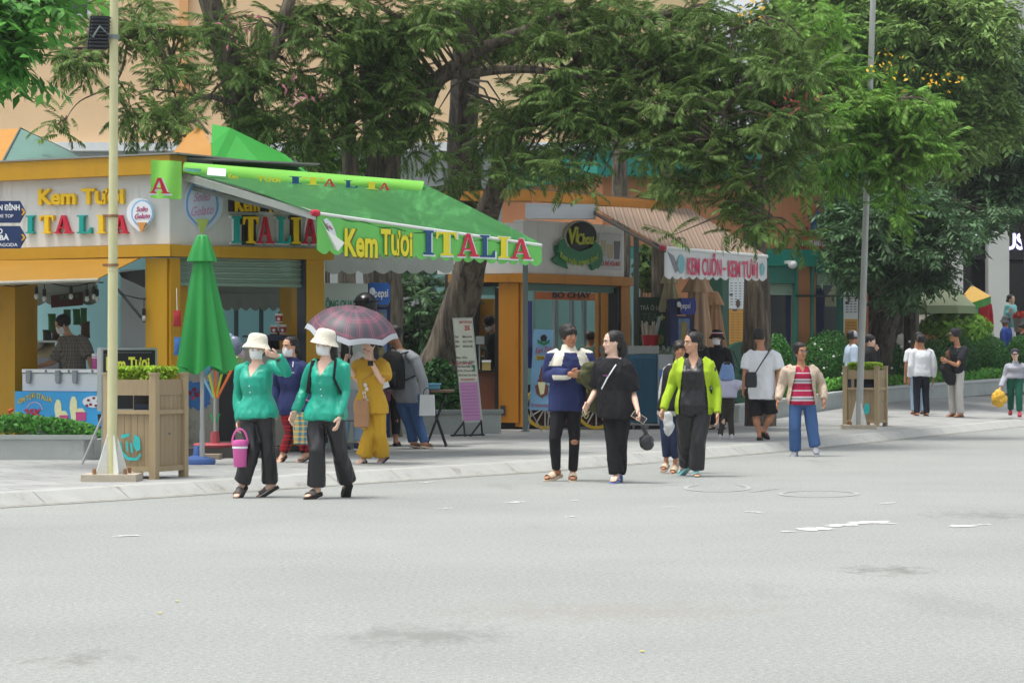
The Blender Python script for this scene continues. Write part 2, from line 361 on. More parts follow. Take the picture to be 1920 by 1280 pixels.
for i in range(n-1):
    if K1[i].y>60: break
    q=(K1[i+1]-K1[i]); t_=q.normalized()*.004; s0=acc; acc+=q.length
    for u in [(j*1.1-s0)/q.length for j in range(int(s0/1.1),int(acc/1.1)+1) if s0<=j*1.1<acc]:
        a_,b_,c_=K0[i].lerp(K0[i+1],u),K1[i].lerp(K1[i+1],u),K2[i].lerp(K2[i+1],u); up=V((.0,-.002,.0035))
        mb.add([a_-t_+up,a_+t_+up,b_+t_+up,b_-t_+up,c_+t_+up,c_-t_+up],[(0,1,2,3),(3,2,4,5)])
tag(mb.build('kerb',[KERB,mat('kerb_joint','#85857f',.9,.1)],loc=(0,0,0)),'pale sloping concrete kerb between road and pavement',kind='structure')
mb=MB(); e=[p+Z*.0 for p in K2]; T_=[0,.05,.1,.14,.17,.2,.23,.27,.33,.42,.6,1]; mb.v=[V((p.x-30*t,p.y+140*t,hz(p.y+140*t) if t>0 and p.x<14 else .12)) for t in T_ for p in e]; mb.f=[(r*n+i,r*n+i+1,(r+1)*n+i+1,(r+1)*n+i) for r in range(len(T_)-1) for i in range(n-1)]; mb.m=[0]*len(mb.f)
tag(mb.build('pavement',PV,loc=(0,0,0)),'grey stone pavement in front of the kiosks',kind='structure')
GU=mat('gutter_dirt','#93948d',.9,.1,3,.3,60,dirt=('#7f7868',6,.5))
mb=MB(); ga=[p+Z*.004 for p in offs(KD,-.1)]; gb=[p+Z*.0125 for p in KD]; mb.v=ga+gb; mb.f=[(i,i+1,n+i+1,n+i) for i in range(n-1)]; mb.m=[0]*len(mb.f)
tag(mb.build('gutter',GU,loc=(0,0,0)),'narrow dusty gutter strip along the foot of the kerb',kind='structure')
# worn paint on the road: ragged flecks, each cluster its own outline
PAINT=mat('road_paint','#dcdedb',.8,.08,20,dirt=('#a3a5a2',26,.47)); CHALK=mat('chalk','#a8aba8',.9,.05,30,dirt=('#9a9d9a',40,.45))
def fleck(mb,x0,y0,x1,y1,w,n=9):
    a=G(x0,y0,.0045); b=G(x1,y1,.0045); t=(b-a).normalized(); s=V((-t.y,t.x,0)); top=[];bot=[]
    for i in range(n+1):
        u=i/n; ww=w*(.25+.75*math.sin(math.pi*u))*random.uniform(.4,1); c=a.lerp(b,u)+s*random.uniform(-.2,.2)*w; top.append(c+s*ww*.5); bot.append(c-s*ww*.5)
    mb.poly(top+bot[::-1])
for k,segs in enumerate(([(1492,992,1560,989,.55),(1550,986,1600,981,.3),(1600,981,1668,976,.4),(1465,996,1492,995,.12)],[(1784,987,1830,984,.3),(1822,983,1860,982,.08)],[(945,942,980,939,.16)],[(820,953,848,951,.08)],[(1068,938,1088,937,.08)],[(1060,969,1078,967,.07)],[(1395,958,1432,960,.1)],[(1244,950,1268,949,.06)],[(210,1005,268,1002,.12)],[(1648,944,1680,941,.08)],[(786,905,820,901,.06)])):
    mb=MB()
    for s in segs: fleck(mb,*s)
    tag(mb.build('road_marking',PAINT),'worn white paint flecks on the asphalt',kind='structure')
def chalk(pts,w=.022):
    mb=MB(); p=[G(x,y,.0045) for x,y in pts]
    for i in range(len(p)-1):
        t=(p[i+1]-p[i]).normalized(); s=V((-t.y,t.x,0))*w; mb.poly([p[i]-s,p[i+1]-s,p[i+1]+s,p[i]+s])
    tag(mb.build('road_marking',CHALK),'faint chalk loops drawn on the asphalt',kind='structure')
chalk([(1345+60*math.cos(a),914+7*math.sin(a)) for a in [math.pi*i/10 for i in range(-3,14)]])
chalk([(1535+72*math.cos(a),925+6*math.sin(a)) for a in [2*math.pi*i/22 for i in range(23)]])
chalk([(1405,922),(1460,915)],.015); chalk([(1130,913),(1270,908)],.015)
for x,y in ((332,1127),(1204,1221),(300,1149)):
    mb=MB(); p=G(x,y,.004); mb.ell(p+Z*.004,V((.014,.004,0)),V((-.004,.012,0)),Z*.003,8,4)
    tag(mb.build('fallen_leaf',mat('leaf_yellow','#c9b95e',.7,.1),smooth=True),{332:'yellow fallen leaf on the road below the left pole, upper of the two there',1204:'yellow fallen leaf alone on the road at bottom middle',300:'yellow fallen leaf on the road below the left pole, lower of the two there'}[x],'leaf',group='yellow leaves fallen on the road')
# raised terrace at the far right
mb=MB(); t0=P(1640,700,66); mb.obox((t0.x,69.5,.1),(40,0,0),(0,60,0),(0,0,1.2)); mb.obox((t0.x,67,.1),(40,0,0),(0,2.497,0),(0,0,.9))
mb.obox((t0.x,66.6,.1),(40,0,0),(0,.397,0),(0,0,.7))
tag(mb.build('terrace',mat('terrace_stone','#8f9390',.8,.1,4)),'raised grey terrace at the far end of the walk',kind='structure')
# ================================================================ large buildings behind
WALLM=mat('wall_peach','#e0c097',.9,.05,.6,.05,20,dirt=('#cdb08a',.5,.55)); WHITE=mat('white_trim','#d5d9d8',.7,.06,3); GREYP=mat('grey_paint','#9aa09f',.7,.08,3)
bd=62.0
b=thing('large_building','tall peach plastered building rising behind the trees','building',P(300,690,bd))
mb=MB(); a=P(-700,0,bd); c=P(1330,0,bd); mb.box(a.x,c.x,bd,bd+14,P(0,268,bd).z,P(0,-420,bd).z)
mb.build('wall',WALLM,b)
mb=MB(); mb.box(a.x-.2,c.x,bd-.25,bd+13.9,P(0,284,bd).z,P(0,268,bd).z-.003); mb.build('ledge',WHITE,b)
mb=MB(); mb.box(a.x,c.x-.02,bd+.05,bd+13,.1,P(0,284,bd).z-.003); mb.build('lower_wall',mat('wall_grey','#8f9694',.8,.06,1),b)
mb=MB()
for x in (346,1155): 
    q=P(x,0,bd); mb.box(q.x-.1,q.x+.1,bd-.16,bd-.002,P(0,266,bd).z,P(0,-420,bd).z)
mb.build('pilaster',mat('pilaster_peach','#d9a36c',.85,.06,2),b)
for x0,y0,x1,y1 in ((95,-60,165,27),):
    f=MB(); p=P(x0,y1,bd); q=P(x1,y0,bd); f.box(p.x-.08,q.x+.08,bd-.1,bd-.003,p.z-.08,q.z+.08); w_=f.build('window',WHITE,b)
    g=MB(); g.box(p.x,q.x,bd-.12,bd-.103,p.z,q.z); g.build('pane',mat('dark_pane','#2c3438',.15,.2,3,spec=.6),w_)
# far right hall with columns and lit letters
hd=88.0; hb_=thing('hall','grey columned hall with dark glass and lit lettering far right','building',P(1860,690,hd))
HG=mat('column_grey','#b4b7b2',.8,.06,1.5); DG=mat('dark_glass','#15191b',.12,.2,2,spec=.6)
mb=MB(); q0=P(1560,0,hd); q1=P(2300,0,hd); mb.box(q0.x,q1.x,hd,hd+10,.1,P(0,300,hd).z); mb.build('glass_front',DG,hb_)
mb=MB(); mb.box(q0.x,q1.x,hd-1.2,hd-.01,P(0,300,hd).z,P(0,-60,hd).z); mb.build('upper_wall',HG,hb_)
for x0,x1 in ((1772,1802),(1850,1888),(1688,1704),(1955,1985)):
    mb=MB(); p=P(x0,690,hd-1.5); q=P(x1,690,hd-1.5); mb.box(p.x,q.x,hd-1.9,hd-1.21,.9,P(0,330,hd).z+3); mb.build('column',HG,hb_)
mb=MB(); p=P(1670,486,hd-1.2); q=P(2100,430,hd-1.2); mb.box(p.x,q.x,hd-1.19,hd-.9,p.z,q.z+.2)
sg=mb.build('sign_band',mat('sign_black','#101013',.4,.1),hb_)
LIT,t_,b_=newmat('lit_letters'); b_.inputs['Emission Color'].default_value=(.62,.6,1,1); b_.inputs['Emission Strength'].default_value=.9; b_.inputs['Base Color'].default_value=(.7,.7,.9,1); MATS['lit']=LIT
mb=MB(); N_=V((0,-1,0))
text(mb,'US',P(1882,467,hd-1.3),P(1921,467,hd-1.3),28*hd/FPX,N_,.05,.03); text(mb,'FF',P(1805,467,hd-1.3),P(1835,467,hd-1.3),28*hd/FPX,N_,.05,.03); text(mb,'CO',P(1712,467,hd-1.3),P(1750,467,hd-1.3),28*hd/FPX,N_,.05,.03)
mb.build('lettering',LIT,sg)
mb=MB(); p=P(1823,440,hd-1.35); q=P(1851,424,hd-1.35); mb.box(p.x,q.x,hd-1.36,hd-1.25,p.z,q.z); es=mb.build('exit_sign',mat('exit_green','#3f5a3e',.5,.1),hb_)
mb=MB(); text(mb,'LE',P(1828,437,hd-1.37),P(1843,437,hd-1.37),9*hd/FPX,N_,.02,.01); mb.build('lettering',mat('sign_cream','#cfd3a8',.6,.05),es)
# timber clad sweet shop behind the striped awning
sd_=56.0; sh=thing('sweet_shop','orange brown timber shop with teal bands and dark shutters','shop',P(1500,700,sd_))
SP=Pl(P(1185,0,55.5),P(1640,0,57.5))
TIM=mat('timber_orange','#ab734c',.7,.12,1.2,.25,2,stretch=(14,14,.3)); TEAL=mat('teal_band','#0f7d6e',.55,.08,3); TEALD=mat('teal_frame','#2a6e5f',.5,.08,3)
mb=MB(); SP.box(mb,1130,330,1625,465,-6,0); mb.build('upper_wall',TIM,sh)
mb=MB(); SP.box(mb,1120,285,1640,334,-6,.35); 
for x in range(1125,1640,12): SP.box(mb,x,310,x+2,334,.352,.37)
mb.build('parapet',TEAL,sh)
mb=MB(); SP.box(mb,1130,466,1630,497,-1,.12); mb.build('fascia',TEAL,sh)
mb=MB(); 
for x0,x1 in ((1130,1372),(1495,1530),(1618,1628)): SP.box(mb,x0,498,x1,790,-.3,0)
mb.build('lower_wall',TIM,sh)
mb=MB(); SP.box(mb,1130,300,1630,790,-6,-5.7); mb.build('back_wall',mat('shop_inside','#4c5354',.8,.1,2),sh)
mb=MB(); SP.box(mb,1372,498,1495,531,-.25,.05); SP.box(mb,1530,498,1620,512,-.25,.05); mb.build('shutter_box',TEALD,sh)
for x0,x1 in ((1376,1490),(1532,1574)):
    mb=MB()
    for i in range(5): SP.box(mb,x0,532+i*4.2-(18 if x0>1500 else 0),x1,535.6+i*4.2-(18 if x0>1500 else 0),-.12,-.06)
    mb.build('shutter',mat('shutter_green','#8ea795',.5,.06,3),sh)
for x in (1492,1522,1576,1616):
    mb=MB(); SP.box(mb,x,500,x+5,760,-.12,.08); mb.build('post',TEALD,sh)
mb=MB(); SP.box(mb,1492,553,1620,557,.09,.14); SP.box(mb,1376,700,1618,790,-.2,-.02); mb.build('rail',mat('rail_dark','#16352f',.5,.1),sh)
mb=MB(); SP.box(mb,1500,540,1545,760,-1.6,-.9); mb.build('fridge',mat('fridge_blue','#15305f',.4,.1),sh)
mb=MB(); SP.box(mb,1400,540,1480,760,-3,-2.8); mb.build('inner_door',mat('door_grey','#5c6264',.5,.1),sh)
for x0,x1,lab in ((1583,1609,0),):
    mb=MB(); SP.box(mb,x0,514,x1,690,.1,.14); pn_=mb.build('menu_panel',mat('panel_white','#ccd2d2',.5,.05),sh)
    mb=MB(); SP.box(mb,x0+1,598,x1-1,688,.142,.15); mb.build('price_block',mat('panel_ochre','#c08a2c',.5,.06),pn_)
    mb=MB()
    for r in range(11):
        for cc in range(3): SP.box(mb,x0+3+cc*7.5,534+r*5,x0+8+cc*7.5,535.6+r*5,.142,.146)
    for r in range(14): SP.box(mb,x0+3,604+r*5.5,x1-4,605.2+r*5.5,.152,.154)
    for y in (526,553,566): SP.box(mb,x0+2,y,x0+9,y+4,.147,.15)
    mb.build('lettering',mat('ink_dark','#3a3f42',.6,.1),pn_)
# sign of the sweet shop
sg=thing('shop_sign','red and blue sweets sign high on the timber shop front','sign',SP.at(1540,465,.1))
mb=MB(); SP.poly(mb,[(1500,445),(1564,445),(1567,452),(1566,464),(1562,467),(1502,467),(1500,461)],.02,.1); mb.build('name_board',mat('sign_red','#a3282c',.5,.08),sg)
mb=MB(); ptext(mb,SP,'TREATS AND SWEETS',1502,461,1563,461,9,.125,.02,.02); mb.build('lettering',WHITE,sg)
mb=MB(); ptext(mb,SP,'Choco Choco',1506,442,1562,442,16,.06,.03,.03); mb.build('name_lettering',mat('sign_dark_red','#7d2f33',.5,.1),sg)
mb=MB()
for x,h in ((1524,36),(1532,48),(1539,40)): SP.poly(mb,[(x-4,440),(x-4,440-h*.6),(x-2,440-h*.85),(x,440-h),(x+2,440-h*.85),(x+4,440-h*.6),(x+4,440)],.02,.03)
mb.build('emblem',mat('sign_blue','#2c57a8',.5,.1),sg)
mb=MB(); c=SP.at(1486,496,.35); mb.ell(c,V((.1,0,0)),V((0,.1,0)),Z*.09,12,8); SP.box(mb,1481,488,1491,494,.13,.4)
tag(mb.build('security_camera',WHITE,smooth=True),'small white dome camera on the teal band of the timber shop','camera')
# ================================================================ near kiosk
YEL=mat('kiosk_yellow','#b98c12',.5,.08,2,.03,30,stretch=(2,2,.5),dirt=('#a0770f',1.5,.58)); FAS=mat('fascia_grey','#cfd1cd',.55,.07,1.5,stretch=(2.5,2.5,.35),dirt=('#aeb0aa',1.3,.55)); DARK=mat('plain_black','#141617',.6,.2)  # DARK is a plain black for cables, stands, rails and castors
TEALW=mat('inner_teal','#bfe2e4',.5,.05,1.5,trans=.62); SHUT=mat('shutter_sage','#7f9c8c',.45,.06,2); STEEL=mat('steel_grey','#7d8784',.4,.08,4,metal=.3); CREAMW=mat('cream_panel','#a8a698',.6,.06,3)
YLET=mat('letter_yellow','#e8c012',.3,.04); TLET=mat('letter_teal','#0f9a92',.35,.05); RLET=mat('letter_red','#c2203a',.35,.05); BLK=mat('block_black','#17191a',.5,.1)
PINK=mat('pink_gloss','#cf5fa3',.4,.05); 
KC=P(319,462,33.0); KA=P(-260,477,35.6); KB=P(626,469.5,34.27)
PL=Pl(KA,KC); PR=Pl(KC,KB)
k1=thing('ice_cream_kiosk','yellow framed ice cream kiosk with grey fascia under the green awning','kiosk',V((KC.x,KC.y,.12)))
mb=MB(); PL.box(mb,-260,304,318,338,-.2,.14); 
PR.box(mb,319,304,338,334,-.2,.12); mb.build('roof_beam',YEL,k1)
mb=MB(); PL.box(mb,-260,338.5,318,465,-.2,0); PR.box(mb,319.5,335,610,466,-.2,0); mb.build('fascia',FAS,k1)
mb=MB(); PL.box(mb,-260,465.5,319,487,-.25,.1); PR.box(mb,320,463,626,484,-.25,.1); mb.build('lower_beam',YEL,k1)
for pl,x0,x1,dp in ((PL,-14,28,.42),(PL,273,313,.4),(PR,320,338,.3),(PR,575,608,.4)):
    mb=MB(); pl.box(mb,x0,484,x1,858 if pl is PL else 846,-dp,.02); mb.build('pillar',YEL,k1)
mb=MB(); PR.box(mb,548,520,570,800,-1.3,-.95); mb.build('inner_pillar',YEL,k1)
mb=MB(); PR.box(mb,571,486,575,800,-.2,0); mb.build('shutter_rail',mat('rail_blue','#2a3540',.4,.1),k1)
mb=MB(); PL.box(mb,-260,300,330,303,-1.3,.16)
PR.box(mb,320,300,600,303,-1.3,-.02); mb.build('roof',mat('roof_grey','#8a8a84',.7,.1),k1)  # roof slab cut short at the back to let daylight inside
mb=MB(); PL.box(mb,-300,304,360,860,-2.7,-2.6); PR.box(mb,290,350,600,860,-2.45,-2.4); mb.build('inner_wall',TEALW,k1)
mb=MB()
for x in (395,442,489,536): PR.box(mb,x,540,x+5,720,-2.39,-2.34)
mb.build('window_frame',mat('frame_grey','#5c6b73',.5,.1),k1)
mb=MB(); PR.box(mb,330,668,575,860,-2.3,-2.2); mb.build('counter_back',CREAMW,k1)
mb=MB()
for i in range(9): 
    pl=PR; y=486+i*5.0; PR.box(mb,338,y,571,y+4.2,-.16,-.09 if i%2 else -.11)
PR.box(mb,338,531,571,537,-.18,-.08)
mb.build('shutter',SHUT,k1)
# counter on the right face
mb=MB(); PR.box(mb,338,655,540,838,-1.0,-.35); mb.build('counter',mat('counter_grey','#a19f94',.6,.08,3,dirt=('#77756c',2,.58)),k1)
mb=MB(); PR.box(mb,338,838,575,848,-.9,-.1); PR.box(mb,345,848,575,866,-.7,-.2); mb.build('base_step',mat('step_dark','#3a3c3b',.8,.15),k1)
mb=MB(); PR.box(mb,412,690,441,826,-.345,-.33); mb.build('counter_door',mat('door_black','#1c1f20',.4,.1),k1)
mb=MB(); _r=random.Random(4); PR.poly(mb,[(371+26*math.copysign(abs(math.cos(a))**.5,math.cos(a))*_r.uniform(.8,1.05),740+29*math.copysign(abs(math.sin(a))**.6,math.sin(a))*_r.uniform(.75,1.05)) for a in [2*math.pi*i/44 for i in range(44)]],-.348,.004); st=mb.build('sticker',mat('sticker_blue','#2d6fb3',.5,.2,6),k1)
mb=MB(); 
for cx,cy,rx in ((356,737,6),(364,730,5),(370,739,7),(378,732,5),(362,746,5)): PR.poly(mb,[(cx+rx*math.cos(a)*_r.uniform(.6,1.1),cy+rx*.9*math.sin(a)*_r.uniform(.6,1.1)) for a in [2*math.pi*i/14 for i in range(14)]],-.343+.0006*(cx%5),.003); mb.build('print',mat('sticker_red','#a8455a',.5,.3,9),st)
mb=MB(); PR.box(mb,505,632,560,638,-.9,-.3); PR.box(mb,500,628,572,632,-.95,-.28); mb.build('serving_shelf',mat('shelf_navy','#2f3648',.5,.1),k1)
mb=MB(); PL.box(mb,50,795,300,862,-.35,-.12); mb.build('plinth',mat('plinth_grey','#6c7272',.7,.1),k1)
mb=MB(); PL.box(mb,-260,478,312,481,-1.0,-.3); PR.box(mb,330,478,575,481,-.9,-.3); mb.build('ceiling',mat('ceiling_dim','#6b706d',.8,.1),k1)
mb=MB(); PL.box(mb,226,505,300,790,-1.15,-1.1); mb.build('side_panel',mat('panel_bright','#dfe4e6',.5,.04,2,trans=.5),k1)
# three dimensional lettering of the near kiosk
for pl,w_,segs in ((PL,.01,[('Kem Tươi',75,383,235,381,27)]),(PR,.055,[('Kem',440,396,484,396,26),('Tươi',500,397,536,397,26)])):
    mb=MB()
    for t,x0,y0,x1,y1,h in segs: ptext(mb,pl,t,x0,y0,x1,y1,h,w_,.04,.035 if pl is PL else .02)
    mb.build('lettering',YLET,k1)
mb=MB(); PR.box(mb,431,369,486,397.5,.0,.05); PR.box(mb,491,369,540,397.5,0,.05); mb.build('letter_backing',BLK,k1)
IT='ITALIA'; CL=[TLET,YLET,RLET,TLET,YLET,RLET]
for i,(x0,x1) in enumerate(((52,68),(78,104),(105,139),(148,175),(185,201),(216,243))):
    mb=MB(); serif(mb,IT[i],PL.at(x0,438,.01),PL.at(x1,437.6,.01),34*33.6/FPX,PL.n,.045); mb.build('letter',CL[i],k1)
WRIM=mat('letter_rim','#e3e6e6',.5,.04)
for i,(x0,x1) in enumerate(((434,452),(455,483),(481,512),(518,544),(545,563),(566,596))):
    yb=456+i*.3; mb=MB(); p0=PR.at(x0,yb,.06); p1=PR.at(x1,yb+.2,.06); h=50*33.5/FPX
    serif(mb,IT[i],p0,p1,h,PR.n,.03); l=mb.build('letter',CL[i],k1)
    mb=MB(); serif(mb,IT[i],p0-PR.n*.05,p1-PR.n*.05,h,PR.n,.045,grow=.012); mb.build('letter_rim',BLK if i in(1,4) else WRIM,l)
mb=MB(); 
for x in (456,546): PR.box(mb,x-2,404,x+24 if x<500 else x+18,459,.0,.012)
mb.build('letter_panel',BLK,k1)
# round cone logos
LB=mat('logo_blue','#7fb0d8',.4,.04); LW=mat('logo_white','#dfe5ea',.4,.03); CONE=mat('cone_tan','#c98d4c',.6,.15,40); LP=mat('logo_pink','#b04a7c',.5,.05)
def oval(pl,cx,cy,rx,ry,tip): 
    o=[]
    for j in range(32):
        a=2*math.pi*j/32; s=math.sin(a); x=cx+rx*math.cos(a)*(1 if s>-.2 else max(.0,1-((-s-.2)/.8)**2*.75)); o.append((x,cy-ry*s if s>0 else cy-tip*s))
    return o
def logo(pl,cx,cy,rx,ry,tip,par,cone,LW=LW,LP=LP,LB=LB):
    mb=MB(); pl.poly(mb,oval(pl,cx,cy,rx,ry,tip),.0,.07); q=mb.build('logo_board',LW,par)
    mb=MB(); pl.poly(mb,oval(pl,cx,cy,rx*.9,ry*.9,tip*.9),.0715,.004); mb.build('logo_ring',LB,q)
    mb=MB(); pl.poly(mb,oval(pl,cx,cy,rx*.78,ry*.8,tip*.8),.077,.004); mb.build('logo_face',LW,q)
    mb=MB(); ptext(mb,pl,'Solio',cx-rx*.5,cy-ry*.12,cx+rx*.42,cy-ry*.16,ry*.3,.083,.005,.01,.25); ptext(mb,pl,'Gelato',cx-rx*.66,cy+ry*.38,cx+rx*.6,cy+ry*.3,ry*.32,.083,.005,.01,.25); mb.build('lettering',LP,q)
    mb=MB(); pl.poly(mb,[(cx-rx*.36,cy+tip*.5),(cx+rx*.36,cy+tip*.5),(cx+rx*.06,cy+tip*1.02),(cx-rx*.06,cy+tip*1.02)],.083,.02); mb.build('cone',cone,q)
logo(PL,267,400,23,28,34,k1,CONE); logo(PR,379,385,34,54,52,k1,mat('cone_lime','#b9cf6a',.5,.08),mat('logo_pale','#c6d4e6',.5,.04),mat('logo_faded','#c79bbd',.5,.05),mat('logo_azure','#6fa3d6',.4,.04))
# hipped tarpaulin roofs
GT=mat('tarp_green','#278d2b',.5,.08,2,.15,8); TT=mat('tarp_grey_green','#5f8478',.45,.14,1.5,.25,6); OT=mat('tarp_orange','#b47c22',.55,.07,3)
r1=thing('tarpaulin_roof','grey green and orange hipped roof at the far left above the kiosk','roof',P(60,303,36.5))
a,b_,c_,d_=P(-170,303,35.4),P(5,303,35.2),P(168,303,36.2),P(20,303,39.5); ap=P(38,241,37.0); ap2=P(84,262,37.3)
mb=MB(); mb.prism([b_,c_,ap2,ap],V((.0,.04,-.01))); mb.build('panel',TT,r1); mb=MB(); mb.prism([a,b_,ap,P(-60,246,37.2)],V((0,.04,-.01))); mb.build('panel',OT,r1)
mb=MB(); mb.prism([c_,d_,ap2],V((-.04,.0,-.01))); mb.prism([ap,ap2,d_],V((0,0,-.03))); mb.build('panel',TT,r1)
mb=MB(); mb.tube([P(5,303,35.18),ap,ap2,P(168,303,36.18)],.018,6); mb.build('seam',mat('seam_dark','#4e5c55',.6,.1),r1)
r2=thing('tarpaulin_roof','bright green hipped tarpaulin roof with an orange side rising above the green awning','roof',P(430,310,34.4))
ap=P(398,233,34.5); ap2=P(432,240,34.6); 
mb=MB(); mb.prism([P(398,308,33.6),P(500,318,33.9),P(585,330,34.6),P(535,290,34.9),ap2],V((0,.05,-.01))); mb.build('panel',GT,r2)
mb=MB(); mb.prism([P(398,308,33.6),ap2,ap,P(396,270,34.0)],V((0,.05,-.01))); mb.build('panel',mat('tarp_green_light','#349c38',.5,.06,3),r2)
mb=MB(); mb.prism([P(311,303,33.9),P(397,303,33.65),P(396,272,34.05),P(375,236,34.5),P(352,252,34.4)],V((0,.05,-.01))); mb.build('panel',mat('tarp_ochre','#a5721f',.55,.08,3),r2)
mb=MB(); mb.prism([ap2,P(535,290,34.9),P(585,330,34.6),P(480,300,36.4),P(400,300,36.4),ap],V((0,0,-.04))); mb.build('panel',GT,r2)
# ---------------- green awning over the front of the near kiosk
GA=mat('awning_green','#35783b',.5,.12,1.2,.15,4,stretch=(3,.5,1),trans=.2,dirt=('#519a55',1.6,.52)); GV=mat('valance_green','#78d468',.55,.03,4,trans=.1); UG=mat('awning_underside','#8f958c',.7,.06,3)
aw=thing('awning','large bright green awning with big multicoloured capital letters on its scalloped front','awning',P(620,330,33.5))
bl,br=P(345,322,33.05),P(797,348,35.0); fl,fr=P(595,400,31.0),P(1015,460,33.6)
mb=MB(); mb.sheet(bl,br,fr,fl,48,12,.07,.012,fn=lambda a,b:Z*(.012*math.sin(a*47+math.sin(b*5)*1.5)*b+.02*math.sin(a*13+b*3)*math.sin(b*3.1))); mb.build('canopy',GA,aw,True)
def valance(p0,p1,y0a,y0b,hang0,hang1,n,th=.012,fl0=0):
    """scalloped strip hanging from p0-p1"""
    e=(p1-p0); pl=Pl(p0,p1); top=[p0.lerp(p1,i/(n*8)) for i in range(n*8+1)]
    bot=[]
    for i in range(n*8+1):
        u=i/(n*8); hg=hang0*(1-u)+hang1*u; s=abs(math.sin(math.pi*u*n)); bot.append(p0.lerp(p1,u)-Z*(hg-.05*(1-s)))
    mb=MB(); k=len(top)
    wv=[pl.n*(.012*math.sin(i*.55)+.006*math.sin(i*.23)) for i in range(k)]
    mb.v=top+[b+w_ for b,w_ in zip(bot,wv)]+[p-pl.n*th for p in top]+[b+w_-pl.n*th for b,w_ in zip(bot,wv)]
    for i in range(k-1): mb.f+=[(i,k+i,k+i+1,i+1),(2*k+i,2*k+i+1,3*k+i+1,3*k+i),(k+i,3*k+i,3*k+i+1,k+i+1),(i,i+1,2*k+i+1,2*k+i)]
    mb.m=[0]*len(mb.f); return mb,pl
mb,PV1=valance(fl,fr,0,0,76*31/FPX,40*33.6/FPX*.98,19); va=mb.build('valance',GV,aw)
def vy(x,f): # a picture height on the valance: f=0 top, 1 bottom
    t=(x-595)/420; return (400+60*t)*(1-f)+(474+22*t)*f
BLU=mat('print_blue','#164f7c',.5,.05); YPR=mat('print_yellow','#e8dc2f',.5,.05); RPR=mat('print_red','#cf2b45',.5,.05)
mb=MB(); ptext(mb,PV1,'Kem',646,478,708,482,48,.02,.004,.03); ptext(mb,PV1,'Tươi',714,475,773,479,44,.02,.004,.03); mb.build('lettering',YPR,va)
mb=MB(); ptext(mb,PV1,'Kem',647.5,479.5,709.5,483.5,48,.0165,.003,.055); ptext(mb,PV1,'Tươi',715.5,476.5,774.5,480.5,44,.0165,.003,.055); mb.build('letter_outline',mat('print_olive','#6b6a22',.5,.05),va)
for i,(x0,x1,c) in enumerate(((794,813,BLU),(818,856,YPR),(858,898,RPR),(900,928,BLU),(934,955,YPR),(957,997,RPR))):
    y=477+i*1.6; p0,p1=PV1.at(x0,y,.022),PV1.at(x1,y+1,.022); h=(45-i*1.2)*32.5/FPX
    mb=MB(); serif(mb,IT[i],p0,p1,h,PV1.n,.004); l=mb.build('letter',c,va)
    mb=MB(); serif(mb,IT[i],PV1.at(x0+1,y+1,.0165),PV1.at(x1+1.5,y+2,.0165),h,PV1.n,.003,grow=.015); mb.build('letter_outline',LW,l)
mb=MB(); PV1.poly(mb,[(606,412),(612,409),(620,416),(627,430),(632,447),(628,452)],.017,.004); q=mb.build('logo_print',LW,va)
mb=MB(); ptext(mb,PV1,'Solio',611,425,623,432,7,.0225,.003,.01,.2); mb.build('lettering',LP,q)
mb=MB(); mb.prism([P(601,410,30.9),P(612,430,30.85),P(646,455,30.75),P(634,471,30.75),P(628,468,30.8)],V((0,.012,0))); mb.build('valance_fold',mat('cloth_white','#b9beb8',.7,.04),aw)
mb=MB(); mb.tube([fl,fr],.02,10); mb.build('front_bar',mat('bar_white','#d9ddd8',.35,.04),aw,True)
mb=MB(); e=(fr-fl).normalized(); mb.tube([fl-e*.09,fl-e*.07,fl+e*.0,fl+e*.02],[.025,.038,.042,.034],12); mb.build('end_cap',mat('cap_red','#b8263c',.4,.05),aw,True)
mb=MB(); mb.obox(P(342,330,33.0)-Z*.05,P(592,405,31.05)-P(342,330,33.0),V((.06,.02,0)),Z*.09); mb.build('side_arm',mat('arm_grey','#9aa09a',.4,.06,metal=.3),aw)
mb=MB(); mb.obox(P(360,348,33.0)-Z*.06,P(566,398,31.3)-P(360,348,33.0),V((.05,.03,0)),Z*.05); mb.build('folding_arm',mat('arm_dark','#5b625e',.4,.06,metal=.3),aw)
# rolled banner along the top of the awning
a0,a1=P(345,305,32.9),P(795,341,34.85); b0,b1=P(343,327,32.75),P(790,360,34.7)
mb=MB(); mb.sheet(a0,a1,b1,b0,24,5,.03,.01,fn=lambda a,b:V((0,-.05*math.sin(math.pi*b),0))+Z*(.03*math.sin(a*9+b*2)*b-.015*math.sin(a*21)*b)); bn=mb.build('rolled_banner',mat('banner_lime','#78c048',.5,.05,3),aw,True)
PB=Pl(a0,a1)
for i,(x0,x1,c) in enumerate(((542,566,BLU),(568,606,YPR),(606,630,RPR),(645,670,BLU),(686,708,YPR),(710,732,RPR))):
    mb=MB(); y=344+(x0-540)*.07; p0=P(x0,y,33.45+(x0-540)*.0043); p1=P(x1,y+1.4,33.5+(x0-540)*.0043); mb.k=0; serif(mb,IT[i],p0,p1,14*33/FPX,PB.n,.004); mb.build('letter',c,bn)
mb=MB(); text(mb,'Tươi',P(482,339,33.2),P(526,342,33.35),9*33/FPX,PB.n,.004,.03); text(mb,'Kem',P(428,335,32.95),P(446,336,33),8*33/FPX,PB.n,.004,.03); mb.build('lettering',YPR,bn)
mb=MB(); mb.prism([P(390,314,32.72),P(424,317,32.85),P(423,331,32.75),P(388,328,32.62)],V((0,-.006,0))); mb.build('logo_patch',LW,bn)
mb=MB(); mb.prism([P(346,315,32.62),P(378,317,32.72),P(376,323,32.7),P(347,321,32.6)],V((0,-.006,0))); mb.build('label_patch',mat('patch_teal','#4f8f7c',.5,.2,30),bn)
